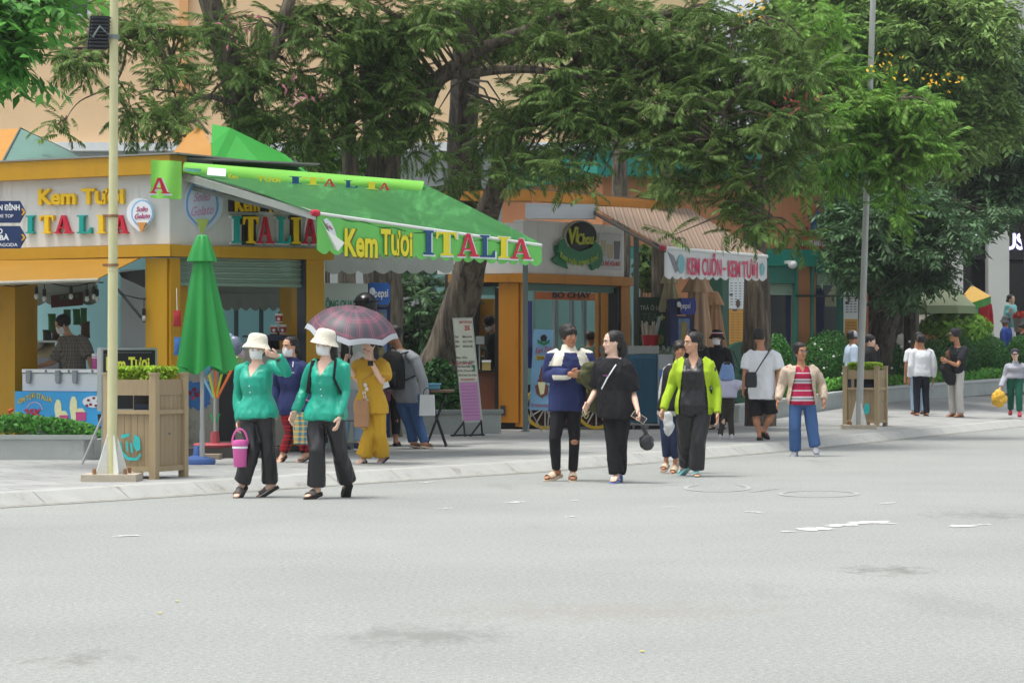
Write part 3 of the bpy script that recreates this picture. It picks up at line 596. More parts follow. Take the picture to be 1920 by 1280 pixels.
# lime end flap printed with a red A
fp=MB(); fp.sheet(P(283,300,32.6),P(340,303,32.7),P(339.5,373,32.6),P(282,370,32.5),14,10,0,.006,fn=lambda a,b:V((0,.03*math.sin(a*7+b),-.012*abs(math.sin(a*6.28))*b)))
f_=fp.build('side_flap',mat('banner_lime2','#7cc64c',.5,.05,3),aw,True)
mb=MB(); PF=Pl(P(283,300,32.5),P(340,303,32.6)); serif(mb,'A',PF.at(280,362,.035),PF.at(318,363,.035),29*32.5/FPX,PF.n,.006); l=mb.build('letter',RLET,f_)
mb=MB(); serif(mb,'A',PF.at(283,364,.028),PF.at(321,365,.028),29*32.5/FPX,PF.n,.004,grow=.012); mb.build('letter_outline',LW,l)
# grey scalloped inner awnings
mb=MB()
def grey_awning(p0,p1,hang,n,lab,up):
    q=thing('awning',lab,'awning',p0)
    mb,_=valance(p0,p1,0,0,hang,hang,n); mb.build('valance',UG,q)
    mb=MB(); mb.sheet(p0+up,p1+up,p1,p0,6,3,0,.012); mb.build('canopy',UG,q,True); return q
grey_awning(P(610,474,35.4),P(851,474,37.0),40*35.5/FPX,8,'plain grey scalloped awning seen from behind, right of the near kiosk',V((.2,.9,.45)))
PB2=Pl(P(420,500,35.6),P(560,506,36.2))
grey_awning(P(400,548,35.75),P(556,549,36.45),34*36/FPX,9,'grey scalloped awning edge hanging inside the near kiosk above the teal panes',V((-.3,-.55,.5)))
grey_awning(P(52,548,36.3),P(183,546,36.1),26*36/FPX,4,'pale scalloped awning edge inside the kiosk above the masked vendor',V((0,-.4,.3)))
# yellow awning on the left face
ya=thing('awning','plain yellow sloping awning over the left serving hatch','awning',P(120,500,33.2))
mb=MB(); mb.sheet(PL.at(-260,492,.06),PL.at(264,484,.06),P(185,523,32.6),P(-260,538,34.0),14,5,.03,.012); mb.build('canopy',mat('awning_yellow','#a5791c',.55,.08,3,trans=.2),ya,True)
mb=MB(); mb.tube([P(-260,539,34.0),P(185,525,32.6)],.025,8); mb.build('front_bar',mat('bar_worn','#9b988a',.5,.2,8),ya,True)
mb=MB(); mb.tube([P(208,527,33.3),P(272,604,33.4)],.02,6); mb.build('strut',mat('strut_dark','#4e5658',.5,.1),ya)
mb=MB()
vp=[P(225,515,33.4)]; mb.sheet(P(223,512,33.3),P(272,506,33.3),P(272,540,33.25),P(228,520,33.25),6,3,0,.01); mb.build('side_cloth',mat('cloth_charcoal','#3c403f',.7,.1),ya,True)
# ================================================================ second kiosk
KC2=P(981,514,44.4); KA2=P(860,514.5,44.7); KB2=P(1187,522,46.9); L2=Pl(KA2,KC2); R2=Pl(KC2,KB2)
YEL2=mat('kiosk_amber','#bf7e1c',.5,.08,2,stretch=(2,2,.5),dirt=('#8a5a18',1.5,.56)); BRN=mat('counter_brown','#6b3a22',.6,.2,3,.2,8,stretch=(6,6,.6))
k2=thing('ice_cream_kiosk','amber framed kiosk with an oval green banner sign on its grey fascia','kiosk',V((KC2.x,KC2.y,.12)))
mb=MB(); L2.box(mb,820,487,981,513,-.2,0); R2.box(mb,981.5,418,1170,516,-.2,0); L2.box(mb,900,418,981,486,-.2,0); mb.build('fascia',mat('fascia_pale','#dcdedb',.5,.06,1.5,stretch=(2.5,2.5,.35),dirt=('#b9bbb5',1.3,.55)),k2)
mb=MB(); L2.box(mb,840,514,981,529,-.25,.08); R2.box(mb,983,516,1187,533,-.25,.08); mb.build('lower_beam',YEL2,k2)
mb=MB(); mb.prism([P(994,355,43.6),P(1242,377,46.6),P(1242,393,46.6),P(998,376,43.6)],V((.15,.5,0))); mb.prism([P(800,360,45.2),P(993,356,43.62),P(997,376,43.62),P(800,376,45.2)],V((0,.5,0))); mb.build('roof_beam',YEL2,k2)
mb=MB(); mb.prism([P(800,362,45.5),P(994,358,44.0),P(1242,380,47),P(1242,380,48),P(800,365,46.6)],Z*.05); mb.build('roof',mat('roof_grey2','#807c74',.7,.1),k2)
for pl,x0,x1 in ((L2,935,972),(R2,1165,1182),(R2,982,986)):
    mb=MB(); pl.box(mb,x0,530,x1,792 if pl is L2 else 800,-.42,.02); mb.build('pillar',YEL2,k2)
mb=MB(); R2.box(mb,1122,540,1146,790,-1.3,-1.22); mb.build('inner_pillar',mat('ochre_shaded','#7d5514',.6,.1),k2)  # interior shade is put into the pillar's darker ochre
mb=MB(); L2.box(mb,880,537,928,553,-.15,-.05); R2.box(mb,986,534,1160,547,-.2,-.08); mb.build('shutter',mat('shutter_teal','#51786d',.5,.1),k2)
mb=MB(); L2.box(mb,880,530,936,537,-.3,-.02); R2.box(mb,1158,540,1164,800,-.2,0); L2.box(mb,928,540,935,800,-.3,0); mb.build('shutter_rail',DARK,k2)
mb=MB(); L2.box(mb,820,697,928,800,-.4,-.1); mb.build('counter',BRN,k2)
mb=MB(); L2.box(mb,820,692,930,697,-.6,.0); mb.build('counter_top',DARK,k2)
mb=MB(); L2.box(mb,800,480,1000,800,-3.2,-3.1); R2.box(mb,960,480,1200,800,-3.4,-3.3); mb.build('inner_wall',mat('inner_teal2','#86b0ad',.5,.05,1.5,trans=.4),k2)
mb=MB(); L2.box(mb,893,560,925,692,-2.1,-2.0); mb.build('inner_panel',mat('panel_mustard','#b07f16',.6,.1),k2)
mb=MB(); L2.box(mb,880,555,894,692,-2.0,-1.9); mb.build('inner_post',mat('panel_maroon','#55222b',.6,.1),k2)
mb=MB(); R2.box(mb,986,548,1118,562,-2.6,-2.5); bo=mb.build('inner_board',mat('board_orange','#b4622c',.6,.1),k2)
mb=MB(); ptext(mb,R2,'BÒ CHÂY',1036,558,1108,558,10,-2.49,.01,.02); mb.build('lettering',BLK,bo)
mb=MB()
for x,wd in ((1040,7),(1072,5),(1095,5)): R2.box(mb,x,562,x+wd,740,-2.5,-2.44)
mb.build('window_frame',mat('frame_dim','#6e7d7e',.5,.1),k2)
mb=MB(); R2.box(mb,988,720,1158,795,-.6,-.3); mb.build('counter_front',BRN,k2)
mb=MB(); L2.box(mb,936,770,972,806,-.4,-.05); R2.box(mb,984,797,1180,812,-.5,-.05); mb.build('base',DARK,k2)
mb=MB(); L2.box(mb,938,760,946,779,.022,.06); mb.build('meter_box',mat('meter_grey','#3f4748',.5,.1),k2)
# oval sign
og=thing('oval_sign','black oval name sign over a green ribbon on the second kiosk fascia','sign',R2.at(1080,505,.05))
mb=MB(); R2.poly(mb,[(1085+28*math.cos(a),444+28*math.sin(a)) for a in [2*math.pi*i/30 for i in range(30)]],.0,.07); mb.build('oval_board',BLK,og)
mb=MB(); R2.poly(mb,[(1085+31*math.cos(a),444+31*math.sin(a)) for a in [2*math.pi*i/30 for i in range(30)]],.0,.055); mb.build('oval_rim',mat('rim_silver','#b9bda9',.4,.1),og)
mb=MB(); ptext(mb,R2,'Vi',1063,459,1082,453,28,.075,.02,.03,.1); ptext(mb,R2,'Chou',1081,458,1111,457,19,.075,.02,.03,.1); mb.build('lettering',mat('sign_lime','#b9c23c',.5,.05),og)
GRB=mat('ribbon_green','#1f7d4c',.45,.06); RIM=mat('ribbon_rim','#a9c3a0',.5,.05)
rib=[(1056,448),(1062,462),(1084,472),(1107,464),(1113,452),(1124,462),(1128,478),(1108,493),(1084,497),(1060,490),(1044,472),(1046,456)]
mb=MB(); R2.poly(mb,rib,.075,.03); rb=mb.build('ribbon',GRB,og)
mb=MB(); R2.poly(mb,[(1038,462),(1054,452),(1056,486),(1062,504),(1042,496),(1032,488),(1042,478)],.03,.04); R2.poly(mb,[(1112,484),(1126,470),(1127,490),(1122,500),(1108,507),(1104,494)],.03,.04); mb.build('ribbon_tail',GRB,og)
mb=MB(); R2.poly(mb,[(x+(x-1084)*.05,y+(y-475)*.06) for x,y in rib],.05,.02); mb.build('ribbon_rim',RIM,og)
mb=MB(); ptext(mb,R2,'Kem cuộn organic food',1050,482,1120,485,11,.107,.01,.02,.1,-.12); mb.build('lettering',mat('sign_lime2','#a9c64a',.5,.05),og)
# drinks poster on the fascia
dp=MB(); R2.box(dp,1123,438,1166,505,.003,.03); ps=tag(dp.build('drinks_poster',mat('poster_pale','#c4c8c6',.5,.05)),'pale poster of three drinks at the right end of the second kiosk fascia','poster')
mb=MB(); R2.poly(mb,[(1127,450),(1136,450),(1135,480),(1129,480)],.031,.004); R2.poly(mb,[(1138,458),(1150,458),(1148,484),(1140,484)],.031,.004); mb.build('cup_print',mat('cup_print','#b8b08a',.5,.2,20),ps)
mb=MB(); R2.poly(mb,[(1151,452),(1163,452),(1161,486),(1152,486)],.031,.004); mb.build('dark_cup_print',mat('cup_dark','#6a6a6e',.5,.2,20),ps)
mb=MB(); ptext(mb,R2,'CÀ PHÊ HÒA MÁY',1127,498,1163,499,8,.031,.004,.01); mb.build('lettering',RLET,ps)
# steel posts
for x,y0,y1,d,l in ((985,470,810,43.2,'grey steel post at the corner of the second kiosk'),(1193,440,690,47.5,'tall grey steel post between the second kiosk and the teal freezer')):
    mb=MB(); p=P(x-5,y1,d); mb.box(p.x,p.x+10*d/FPX,d,d+.1,.12,P(0,y0,d).z)
    mb.box(p.x-.03,p.x+.03+10*d/FPX,d-.03,d+.13,.12,.135)
    tag(mb.build('steel_post',mat('post_teal_grey','#6c7a78',.45,.08,3)),l,'post')
# grey rolled sheet box above the kiosk
mb=MB(); mb.prism([P(985,383,43.4),P(1114,385,44.6),P(1112,410,44.6),P(985,410,43.4)],V((.05,.25,0))); mb.prism([P(985,381,43.38),P(1114,383,44.58),P(1114,384.8,44.58),P(985,382.8,43.38)],V((.05,.28,0)))
tag(mb.build('awning_box',mat('box_grey','#d2d6da',.4,.06,2)),'long grey metal awning box above the oval sign','awning box')
# ---------------- striped brown awning
STR=bandmat('awning_stripes',[(0,'#8a7768'),(.3,'#74604f'),(.42,'#9b8672'),(.62,'#806d5e'),(.75,'#6d5b4d'),(.85,'#8f7a69')],axis=0,period=.15)
ba=thing('awning','beige and brown striped awning with rose capital letters on its white scalloped front','awning',P(1290,450,45))
bl,br=P(1112,396,45.0),P(1420,470,48.8) if 0 else P(1395,462,49.5); fl,fr=P(1246,465,41.5),P(1438,481,43.5)
br=P(1290,392,47.6); bl=P(1110,388,44.8)
mb=MB(); mb.sheet(bl,br,fr,fl,18,6,.03,.012); mb.build('canopy',STR,ba,True)
mb,PV2=valance(fl,fr,0,0,58*41.5/FPX,46*43.5/FPX,13); va2=mb.build('valance',mat('valance_white','#d6d9d9',.6,.04,4),ba)
PKL=mat('print_rose','#d0486a',.5,.06)
mb=MB(); ptext(mb,PV2,'KEM CUỐN',1289,514,1353,517,30,.02,.004,.02); ptext(mb,PV2,'-',1356,512,1361,512,24,.02,.004,.02); ptext(mb,PV2,'KEM TƯƠI',1365,518,1421,522,29,.02,.004,.02); mb.build('lettering',PKL,va2)
mb=MB(); PV2.poly(mb,[(1277+7*math.cos(a),495+18*math.sin(a)) for a in [2*math.pi*i/20 for i in range(20)]],.017,.004); PV2.poly(mb,[(1425,500),(1430,492),(1434,502),(1432,514),(1427,518)],.017,.004); mb.build('cone_print',mat('print_aqua','#7fb3b8',.5,.2,20),va2)
mb=MB(); mb.prism([P(1250,470,41.45),P(1264,480,41.4),P(1273,505,41.3),P(1266,512,41.3)],V((0,.012,0))); mb.build('valance_fold',mat('cloth_grey','#8b8f94',.7,.08),ba)
mb=MB(); mb.tube([fl,fr],.03,8); mb.build('front_bar',mat('bar_white2','#cfd3d2',.4,.04),ba,True)
mb=MB(); e=(fr-fl).normalized(); mb.tube([fl-e*.08,fl-e*.06,fl],[.03,.05,.045],10); mb.build('end_cap',mat('cap_red2','#a8283f',.4,.05),ba,True)
mb=MB(); mb.tube([bl-Z*.08,fl-Z*.05],.03,6); mb.tube([br-Z*.08,fr-Z*.05],.03,6); mb.build('side_arm',mat('arm_dark2','#4a4540',.5,.1),ba)
# ================================================================ street furniture and goods
POLE1=mat('pole_cream','#c9c79a',.55,.12,3,.1,30,dirt=('#e2e4d8',3,.6)); POLE2=mat('pole_grey','#a9aca8',.45,.06,3,metal=.2); RUST=mat('rust_band','#8d6a4c',.8,.3,20); PLINTH=mat('plinth_stone','#b4aa98',.85,.12,6,.3,40)
def pole(label,xb,yb,xt,w_px,m,seams,bands,lean):
    b=G(xb,yb,.12); d=b.y; s=d/FPX; r=w_px*s/2; zt=P(0,-230,d).z
    t=P(xt,0,d); dx=(t.x-b.x)/(t.z-b.z); at=lambda y:V((b.x+(P(0,y,d).z-b.z)*dx,d,P(0,y,d).z))
    o=thing('lamp_post',label,'lamp post',b)
    mb=MB(); mb.lathe((0,0,0),[(1,0),(1,1)],20); q=[at(yb-6),at(seams[0])]; mb=MB(); mb.tube(q,r,20); mb.build('lower_shaft',m,o,True)
    mb=MB(); mb.tube([at(seams[0])+Z*.002,at(-230)],[r*.93,r*.8],20); mb.build('upper_shaft',m,o,True)
    mb=MB(); mb.tube([at(seams[0]+2),at(seams[0]-2)],r*1.07,20); mb.build('joint',m,o,True)
    for y in bands: 
        mb=MB(); mb.tube([at(y+2.5),at(y-2.5)],r*1.12,16); p=at(y); mb.obox(p+V((-r*2.0,-.02,-.012)),V((r*1.1,0,0)),V((0,.05,0)),Z*.025); mb.build('clamp',RUST,o)
    for k in range(4):
        a=R(30+90*k); u=V((math.cos(a),math.sin(a),0)); n=V((-u.y,u.x,0))*.012
        mb=MB(); mb.prism([b+u*r*.9+Z*.03-n*.5,b+u*.17+Z*.03-n*.5,b+u*.165+Z*.09-n*.5,b+u*r*.95+Z*.46-n*.5],n); mb.build('fin',mat('fin_white','#d9dcd8',.5,.1,8,dirt=('#a98d6c',14,.6)),o)
    mb=MB(); mb.box(b.x-.27,b.x+.27,d-.24,d+.24,.121,.19); mb.build('plinth',PLINTH,o)
    mb=MB()
    for sx in(-1,1):
        for sy in(-1,1): mb.lathe((b.x+sx*.15,d+sy*.15,.19),[(.02,0),(.02,.05),(.012,.06)],6)
    mb.build('bolt',RUST,o); return o,at,r
o,at,r=pole('cream painted lamp post with a black floodlight, rusty bands and stone plinth',210,901,214,19,POLE1,(505,),(405,497),0)
o2,_,_=pole('slim pale grey lamp post beside the farther timber planter',1610,804,1637,13,POLE2,(565,),(),0)
fl_=thing('floodlight','black finned floodlight clamped high on the cream lamp post','floodlight',at(62))
mb=MB(); c=at(62)+V((-.14,-.03,0)); ux=V((.19,.06,0)); uz=V((.03,.02,.33)); mb.obox(c-ux*.5-uz*.5,ux,V((-.02,.07,0)),uz)
mb.build('housing',mat('flood_black','#26282c',.4,.1),fl_)
mb=MB()
for i in range(9): mb.obox(c-ux*.46-uz*(.45-i*.105)+V((.012,-.045,0)),ux*.9,V((.015,-.035,0)),uz*.05)
mb.build('fins',mat('flood_black2','#2d3034',.4,.1),fl_)
mb=MB(); p=at(70); mb.tube([p+V((-.03,-.05,0)),c+V((.02,-.1,.05)),c+V((-.05,-.1,-.06))],.012,6); mb.tube([at(66),at(74)],r*1.1,14); mb.build('bracket',STEEL,fl_)
# timber planters
WOOD=mat('planter_wood','#9b896b',.7,.12,2,.25,6,stretch=(10,10,.8)); WOOD2=mat('planter_post','#a69473',.7,.1,2,.2,6,stretch=(8,8,.6)); GRAF=mat('graffiti_aqua','#35b5b4',.6,.1,8)
LIME=mat('leaf_lime','#94b532',.5,.15,8,isl=.35,trans=.35)
def leafmat(name,col,isl=.45,trans=.3,rough=.5,spec=.25): return mat(name,col,rough,.15,.8,isl=isl,trans=trans,spec=spec)
def leaves(pts,nrm,size,asp=.5,fold=.15,jit=.6,rng=None):
    """numpy: one folded leaf (two triangles pairs) per point"""
    rng=rng or np.random.default_rng(3); n=len(pts); pts=np.asarray(pts,float); nrm=np.asarray(nrm,float)
    d=nrm+rng.normal(0,jit,(n,3)); d/=np.linalg.norm(d,axis=1)[:,None]+1e-9
    u=np.cross(d,rng.normal(0,1,(n,3))); u/=np.linalg.norm(u,axis=1)[:,None]+1e-9; w_=np.cross(d,u)
    L=size*rng.uniform(.6,1.25,n)[:,None]; W=L*asp
    a=pts-u*L*.5; b=pts+u*L*.5; c=pts+w_*W*.5+d*L*fold; e=pts-w_*W*.5+d*L*fold
    vs=np.stack([a,c,b,e],1).reshape(-1,3); i=np.arange(n)*4
    return vs,np.stack([i,i+1,i+2,i+3],1)
def npmesh(name,vs,fs,mats,parent=None,org=None,mi=None):
    org=ORG[parent] if parent is not None else (V(org) if org is not None else V((vs[:,0].mean(),vs[:,1].mean(),vs[:,2].min())))
    me=bpy.data.meshes.new(name); vs=vs-np.array(org); k=fs.shape[1]
    me.vertices.add(len(vs)); me.vertices.foreach_set('co',vs.astype(np.float32).ravel())
    me.loops.add(fs.size); me.loops.foreach_set('vertex_index',fs.astype(np.int32).ravel())
    me.polygons.add(len(fs)); me.polygons.foreach_set('loop_start',(np.arange(len(fs))*k).astype(np.int32)); me.polygons.foreach_set('loop_total',np.full(len(fs),k,np.int32))
    for m in (mats if isinstance(mats,(list,tuple)) else [mats]): me.materials.append(m)
    if mi is not None: me.polygons.foreach_set('material_index',mi.astype(np.int32))
    me.update(calc_edges=True); me.validate(); return link(name,me,parent,org)
def boxleaves(o,ux,uy,h,n,size,rng,dome=.0):
    p=rng.uniform(0,1,(n,3)); q=np.array(o)+p[:,:1]*np.array(ux)+p[:,1:2]*np.array(uy); q[:,2]+=h*p[:,2]**.6*(1-dome*((p[:,0]-.5)**2*2+(p[:,1]-.5)**2*2))
    return leaves(q,np.tile([0,-.3,1.],(n,1)),size,.55,.15,.8,rng)
def planter(label,plabel,xc,yc,xl,xr,ytop,graf):
    """corner post at (xc,yc); the left face runs to picture column xl, the right face to xr"""
    c=G(xc,yc,.12); d=c.y; s=d/FPX; h=(yc-ytop)*s; al=R(24)
    e1=V((-math.cos(al),math.sin(al),0)); e2=V((math.sin(al)*1.0,math.cos(al),0)).normalized(); W1=(xc-xl)*s/math.cos(al); W2=min((xr-xc)*s/math.sin(al)/1.0,W1*1.05)
    o=thing('planter',label,'planter',c); pw=.075
    for a,b in ((0,0),(W1,0),(0,W2),(W1,W2)):
        p=c+e1*a+e2*b; mb=MB(); mb.obox(p-e1*pw*.5-e2*pw*.5,e1*pw,e2*pw,Z*h); mb.obox(p-e1*pw*.6-e2*pw*.6+Z*(h+.001),e1*pw*1.2,e2*pw*1.2,Z*.018); mb.build('post',WOOD2,o)
    def face(o0,e,n,W,gap):
        mb=MB(); mb.obox(o0+e*pw*.5+Z*(h*.8)-n*.02,e*(W-pw),n*.03,Z*h*.15); mb.build('top_board',WOOD,o)
        mb=MB(); mb.obox(o0+e*pw*.5+Z*(h*.62)-n*.02,e*(W-pw),n*.045,Z*h*.04); mb.obox(o0+e*pw*.5+Z*(h*.07)-n*.02,e*(W-pw),n*.045,Z*h*.05); mb.build('rail',WOOD2,o)
        k=6; mb=MB(); z0=h*.12; z1=h*.62 if gap else h*.8; 
        for i in range(k): mb.obox(o0+e*(pw*.5+(W-pw)*i/k+.002)+Z*z0-n*.02,e*((W-pw)/k-.004),n*.022,Z*(z1-z0-.002))
        mb.build('plank_panel',WOOD,o)
    n1=-e2; n2=-e1; face(c-e2*0,e1,n1,W1,True); face(c,e2,n2,W2,False)
    mb=MB(); mb.obox(c+e1*.04+e2*.06+Z*h*.1,e1*(W1-.08),e2*(W2-.1),Z*.02); mb.obox(c+e1*.05+e2*W2*.7+Z*h*.6,e1*(W1-.1),e2*.02,Z*h*.3); mb.build('lining',mat('planter_dark','#2e2a26',.8,.1),o)
    mb=MB(); mb.obox(c+e1*.15+e2*.2+Z*h*.55,e1*.2,e2*.15,Z*h*.16); mb.build('bin',mat('bin_navy','#33415a',.5,.1),o)
    mb=MB(); mb.obox(c+e2*W2*.4+Z*h*.42-e1*-.0-n2*-.03,e2*.02,n2*.02,Z*.02); mb.build('knob',STEEL,o)
    pf=Pl(c+n1*.024,c+e1*W1+n1*.024)
    for poly in graf:
        mb=MB(); pf.poly(mb,poly,.002,.003); mb.build('graffiti',GRAF,o)
    rng=np.random.default_rng(int(xc)); q=c+e1*.04+e2*.04+Z*(h*.94)
    vs,fs=boxleaves(q,e1*(W1-.06),e2*(W2-.06),.14,2600,.055,rng,.1)
    pl=npmesh('planter_shrub',vs,fs,LIME); tag(pl,plabel,'plant')
planter('weathered timber planter box with aqua graffiti beside the cream lamp post','low lime green plants filling the planter by the cream lamp post',289,898,197,346,702,
  [[(227,815),(243,812),(242,818),(228,822)],[(252,814),(262,820),(264,842),(256,846),(250,834)],[(226,826),(230,845),(240,856),(256,858),(262,850),(265,853),(258,863),(240,863),(227,851),(222,832)],[(236,828),(240,828),(241,846),(238,846)],[(244,830),(248,829),(250,848),(246,849)]])
planter('timber planter box with a blue bin slot behind the slim grey lamp post','low lime green plants filling the planter by the grey lamp post',1644,801,1588,1667,688,[[(1619,764),(1622,757),(1627,755),(1631,762),(1630,772),(1626,777),(1621,775)]])
# closed green market umbrella
def closed_umbrella(label,x,ytop,yhem,ybase,d,wt,wh,m,cone_y=None,pole_m=None,base=None,skirt=True,lean=0,cat='umbrella',group=None):
    g=P(x,ybase,d); g.z=.12; s=d/FPX; o=thing('closed_umbrella',label,cat,g,group); q=lambda y:P(x+lean*(y-ytop),y,d)
    f=random.random()*6
    wb=lambda a,z: 1+.2*math.sin(a*8+f)*(.35+.65*abs(z))+.06*math.sin(a*3+f*2)
    mb=MB(); n=72; rings=[]
    y0=cone_y or ytop; prof=[]
    for i in range(19):
        t=i/18; y=lerp(y0,yhem,t); w_=lerp(wt*.75,wh,t**.9)
        rings.append([q(y)+(V((math.cos(a)*w_,math.sin(a)*w_*.8,0))*(1+(.08+.2*t)*math.sin(a*8+f+t*.6)+.07*t*math.sin(a*5+f*2)+.06*math.sin(a*3+f)+.12*t*math.cos(a)))*s+Z*(.05*math.sin(a*5+f)*(t>.99)*1.0) for a in [2*math.pi*j/n for j in range(n)]])
    mb.loft(rings,cap=False); mb.build('canopy',m,o,True)
    if skirt:
        mb=MB(); rings=[]
        for t,w_ in ((0,.25),(.06,.55),(.5,.95),(.93,1.28),(1,1.32)):
            rings.append([q(lerp(ytop,cone_y,t))+V((math.cos(a),math.sin(a)*.8,0))*wt*w_*s*(1+.09*t*math.sin(a*8+f)) for a in [2*math.pi*j/n for j in range(n)]])
        mb.loft(rings,cap=False); mb.build('vent_cap',m,o,True)
    mb=MB(); mb.tube([q(yhem-60),V((g.x,g.y,.25))],.024,10); mb.tube([V((g.x,g.y,.5)),V((g.x,g.y,.15))],.03,10); mb.build('pole',pole_m or POLE2,o,True)
    if base:
        mb=MB(); mb.lathe(V((g.x-.06,g.y+.05,.122)),[(.2,0),(.21,.03),(.2,.06),(.1,.085),(.05,.1),(.04,.2),(.03,.21)],28); mb.build('base',base,o,True)
    return o
UGR=mat('umbrella_green','#2f9a48',.55,.05,3,.1,8,trans=.12)
closed_umbrella('tall closed green market umbrella on a blue round base',379,440,694,850,30.2,20,47,UGR,cone_y=490,base=mat('base_blue','#4a69a3',.6,.1,5))
BEI=mat('umbrella_beige','#bd9c7c',.7,.06,3,.1,8); TAN_=mat('umbrella_tan','#c08a55',.7,.06,3,.1,8); PALE=mat('umbrella_cream','#c9c19a',.7,.06,3)
closed_umbrella('closed cream umbrella with a tan top behind the green tea panel',1256,503,580,800,46.5,13,19,PALE,cone_y=531)
closed_umbrella('large closed beige umbrella hanging under the striped awning, nearer of two',1308,515,705,800,46.0,22,29,BEI,cone_y=548)
closed_umbrella('closed beige umbrella with a tan tied top, right of the larger beige one',1340,546,695,800,46.8,13,21,mat('umbrella_sand','#b8906c',.7,.06,3,.1,8),cone_y=572)
# freezer chest, poster, tumblers
d1=PL.at(110,700).y-.2; FP=Pl(PL.at(30,700,.35),PL.at(200,700,.35))
fz=thing('chest_freezer','long white chest freezer with three grey hinges in the left hatch','freezer',FP.at(115,733,0))
mb=MB(); FP.box(mb,42,700,200,733,-.6,0); mb.build('body',mat('freezer_white','#d3d8da',.35,.03,2),fz)
mb=MB(); FP.box(mb,41,692,201,698.5,-.62,.02); mb.build('lid',mat('freezer_lid','#dfe3e4',.3,.03,2),fz)
for x in (51,106,138):
    mb=MB(); FP.poly(mb,[(x,694),(x+8,694),(x+8,714),(x+6,719),(x+2,719),(x,714)],.021,.03); mb.build('hinge',mat('hinge_grey','#8a8f93',.4,.05),fz)
mb=MB()
for x in (84,127,171): FP.box(mb,x,693.5,x+3,697.5,.021,.03)
mb.build('lock',mat('hinge_dark','#5f666a',.4,.05),fz)
BP=Pl(PL.at(30,700,.42),PL.at(200,700,.42))
pb=thing('ice_cream_poster','bright blue ice cream poster with a red price under the freezer','poster',BP.at(110,796))
mb=MB(); BP.box(mb,28,734,197,797,-.5,0); mb.build('panel',mat('poster_blue','#3aa0dc',.4,.22,1.2),pb)
mb=MB(); ptext(mb,BP,'KEM TƯƠI',34,757,66,745,9,.003,.006,.02); ptext(mb,BP,'ITALIA',70,746,98,754,9,.003,.006,.02); mb.build('lettering',mat('poster_gold','#c9b85a',.5,.05),pb)
mb=MB(); ptext(mb,BP,'25K',46,780,78,780,13,.006,.006,.03); mb.build('price',RLET,pb)
mb=MB()
for i in range(16):
    a0=math.pi*i/16; a1=math.pi*(i+.98)/16; BP.poly(mb,[(65+15*math.cos(a0),768-15*math.sin(a0)),(65+15*math.cos(a1),768-15*math.sin(a1)),(65+13.6*math.cos(a1),768-13.6*math.sin(a1)),(65+13.6*math.cos(a0),768-13.6*math.sin(a0))],.003,.003)
mb.build('arc_print',mat('poster_pink','#d9a9cc',.5,.05),pb)
CRM=mat('print_cream','#e8e6b4',.5,.1,30); PKC=mat('print_pinkcup','#c84a86',.5,.1,20)
def soft(x,y,r,h): return [(x-r*.55,y),(x-r*.7,y-h*.25),(x-r,y-h*.5),(x-r*.9,y-h*.8),(x-r*.4,y-h),(x+r*.4,y-h),(x+r*.9,y-h*.8),(x+r,y-h*.5),(x+r*.7,y-h*.25),(x+r*.55,y)]
mb=MB(); BP.poly(mb,soft(109,789,6.5,40),.003,.004); BP.poly(mb,soft(138,789,7,46),.003,.004); BP.poly(mb,[(111,778),(116,770),(123,770),(128,778)],.003,.004); BP.poly(mb,[(142,772),(147,765),(155,765),(160,772)],.003,.004); mb.build('cone_print',CRM,pb)
mb=MB(); BP.poly(mb,[(111,778.4),(129,778.4),(127,788),(113,788)],.003,.005); BP.poly(mb,[(142,772.4),(162,772.4),(161,788),(144,788)],.003,.005); mb.build('cup_print',PKC,pb)
mb=MB(); BP.poly(mb,[(175+20*math.cos(a),753+11*math.sin(a)) for a in [2*math.pi*i/20 for i in range(20)]],.003,.004); mb.build('plate_print',LW,pb)
mb=MB()
for x,y in ((166,750),(170,758),(176,746),(180,760),(184,752),(163,760)): BP.poly(mb,[(x+3*math.cos(a),y+2.5*math.sin(a)) for a in [2*math.pi*i/8 for i in range(8)]],.0075,.003)
mb.build('cherry_print',mat('print_cherry','#8e2740',.5,.2,20),pb)
mb=MB(); BP.poly(mb,[(183,776),(193,776),(191,792),(185,792)],.003,.004); mb.build('coffee_print',mat('print_coffee','#2a2522',.5,.1),pb)
def tumbler(label,cx,y0,y1,w_px,d,m,handle,lid,txt=None,name='tumbler'):
    b=P(cx,y1,d); s=d/FPX; h=(y1-y0)*s; r=w_px*s/2; o=thing(name,label,name,b)
    mb=MB(); mb.lathe(b,[(r*.78,0),(r*.82,.005),(r*.97,h*.78),(r*.97,h*.8)],22); mb.build('body',m,o,True)
    mb=MB(); mb.lathe(b,[(r,h*.68),(r*1.0,h*.76)],22,cap=False); mb.build('band',lid,o,True)
    mb=MB(); mb.lathe(b,[(r*1.02,h*.801),(r*1.03,h*.9),(r*.95,h*.97),(r*.5,h)],22); mb.build('lid',m if handle else lid,o,True)
    if handle:
        mb=MB(); mb.tube([b+Z*h*.85+V((r*math.cos(a)*1.0,0,r*1.9*math.sin(a))) for a in [math.pi*i/12 for i in range(13)]],r*.13,8); mb.build('handle',m,o,True)
    if txt:
        mb=MB(); p=b+V((-r*.62,-r*.9,h*.12)); text(mb,txt,p,p+Z*h*.5,r*.42,V((-.5,-.85,0)).normalized(),.003,.03,up=V((-.85,.5,0))); mb.build('lettering',lid,o)
    return o
tumbler('pink tumbler with a white lid standing on the chest freezer',180,662,692,16,33.9,PINK,False,MASKM)
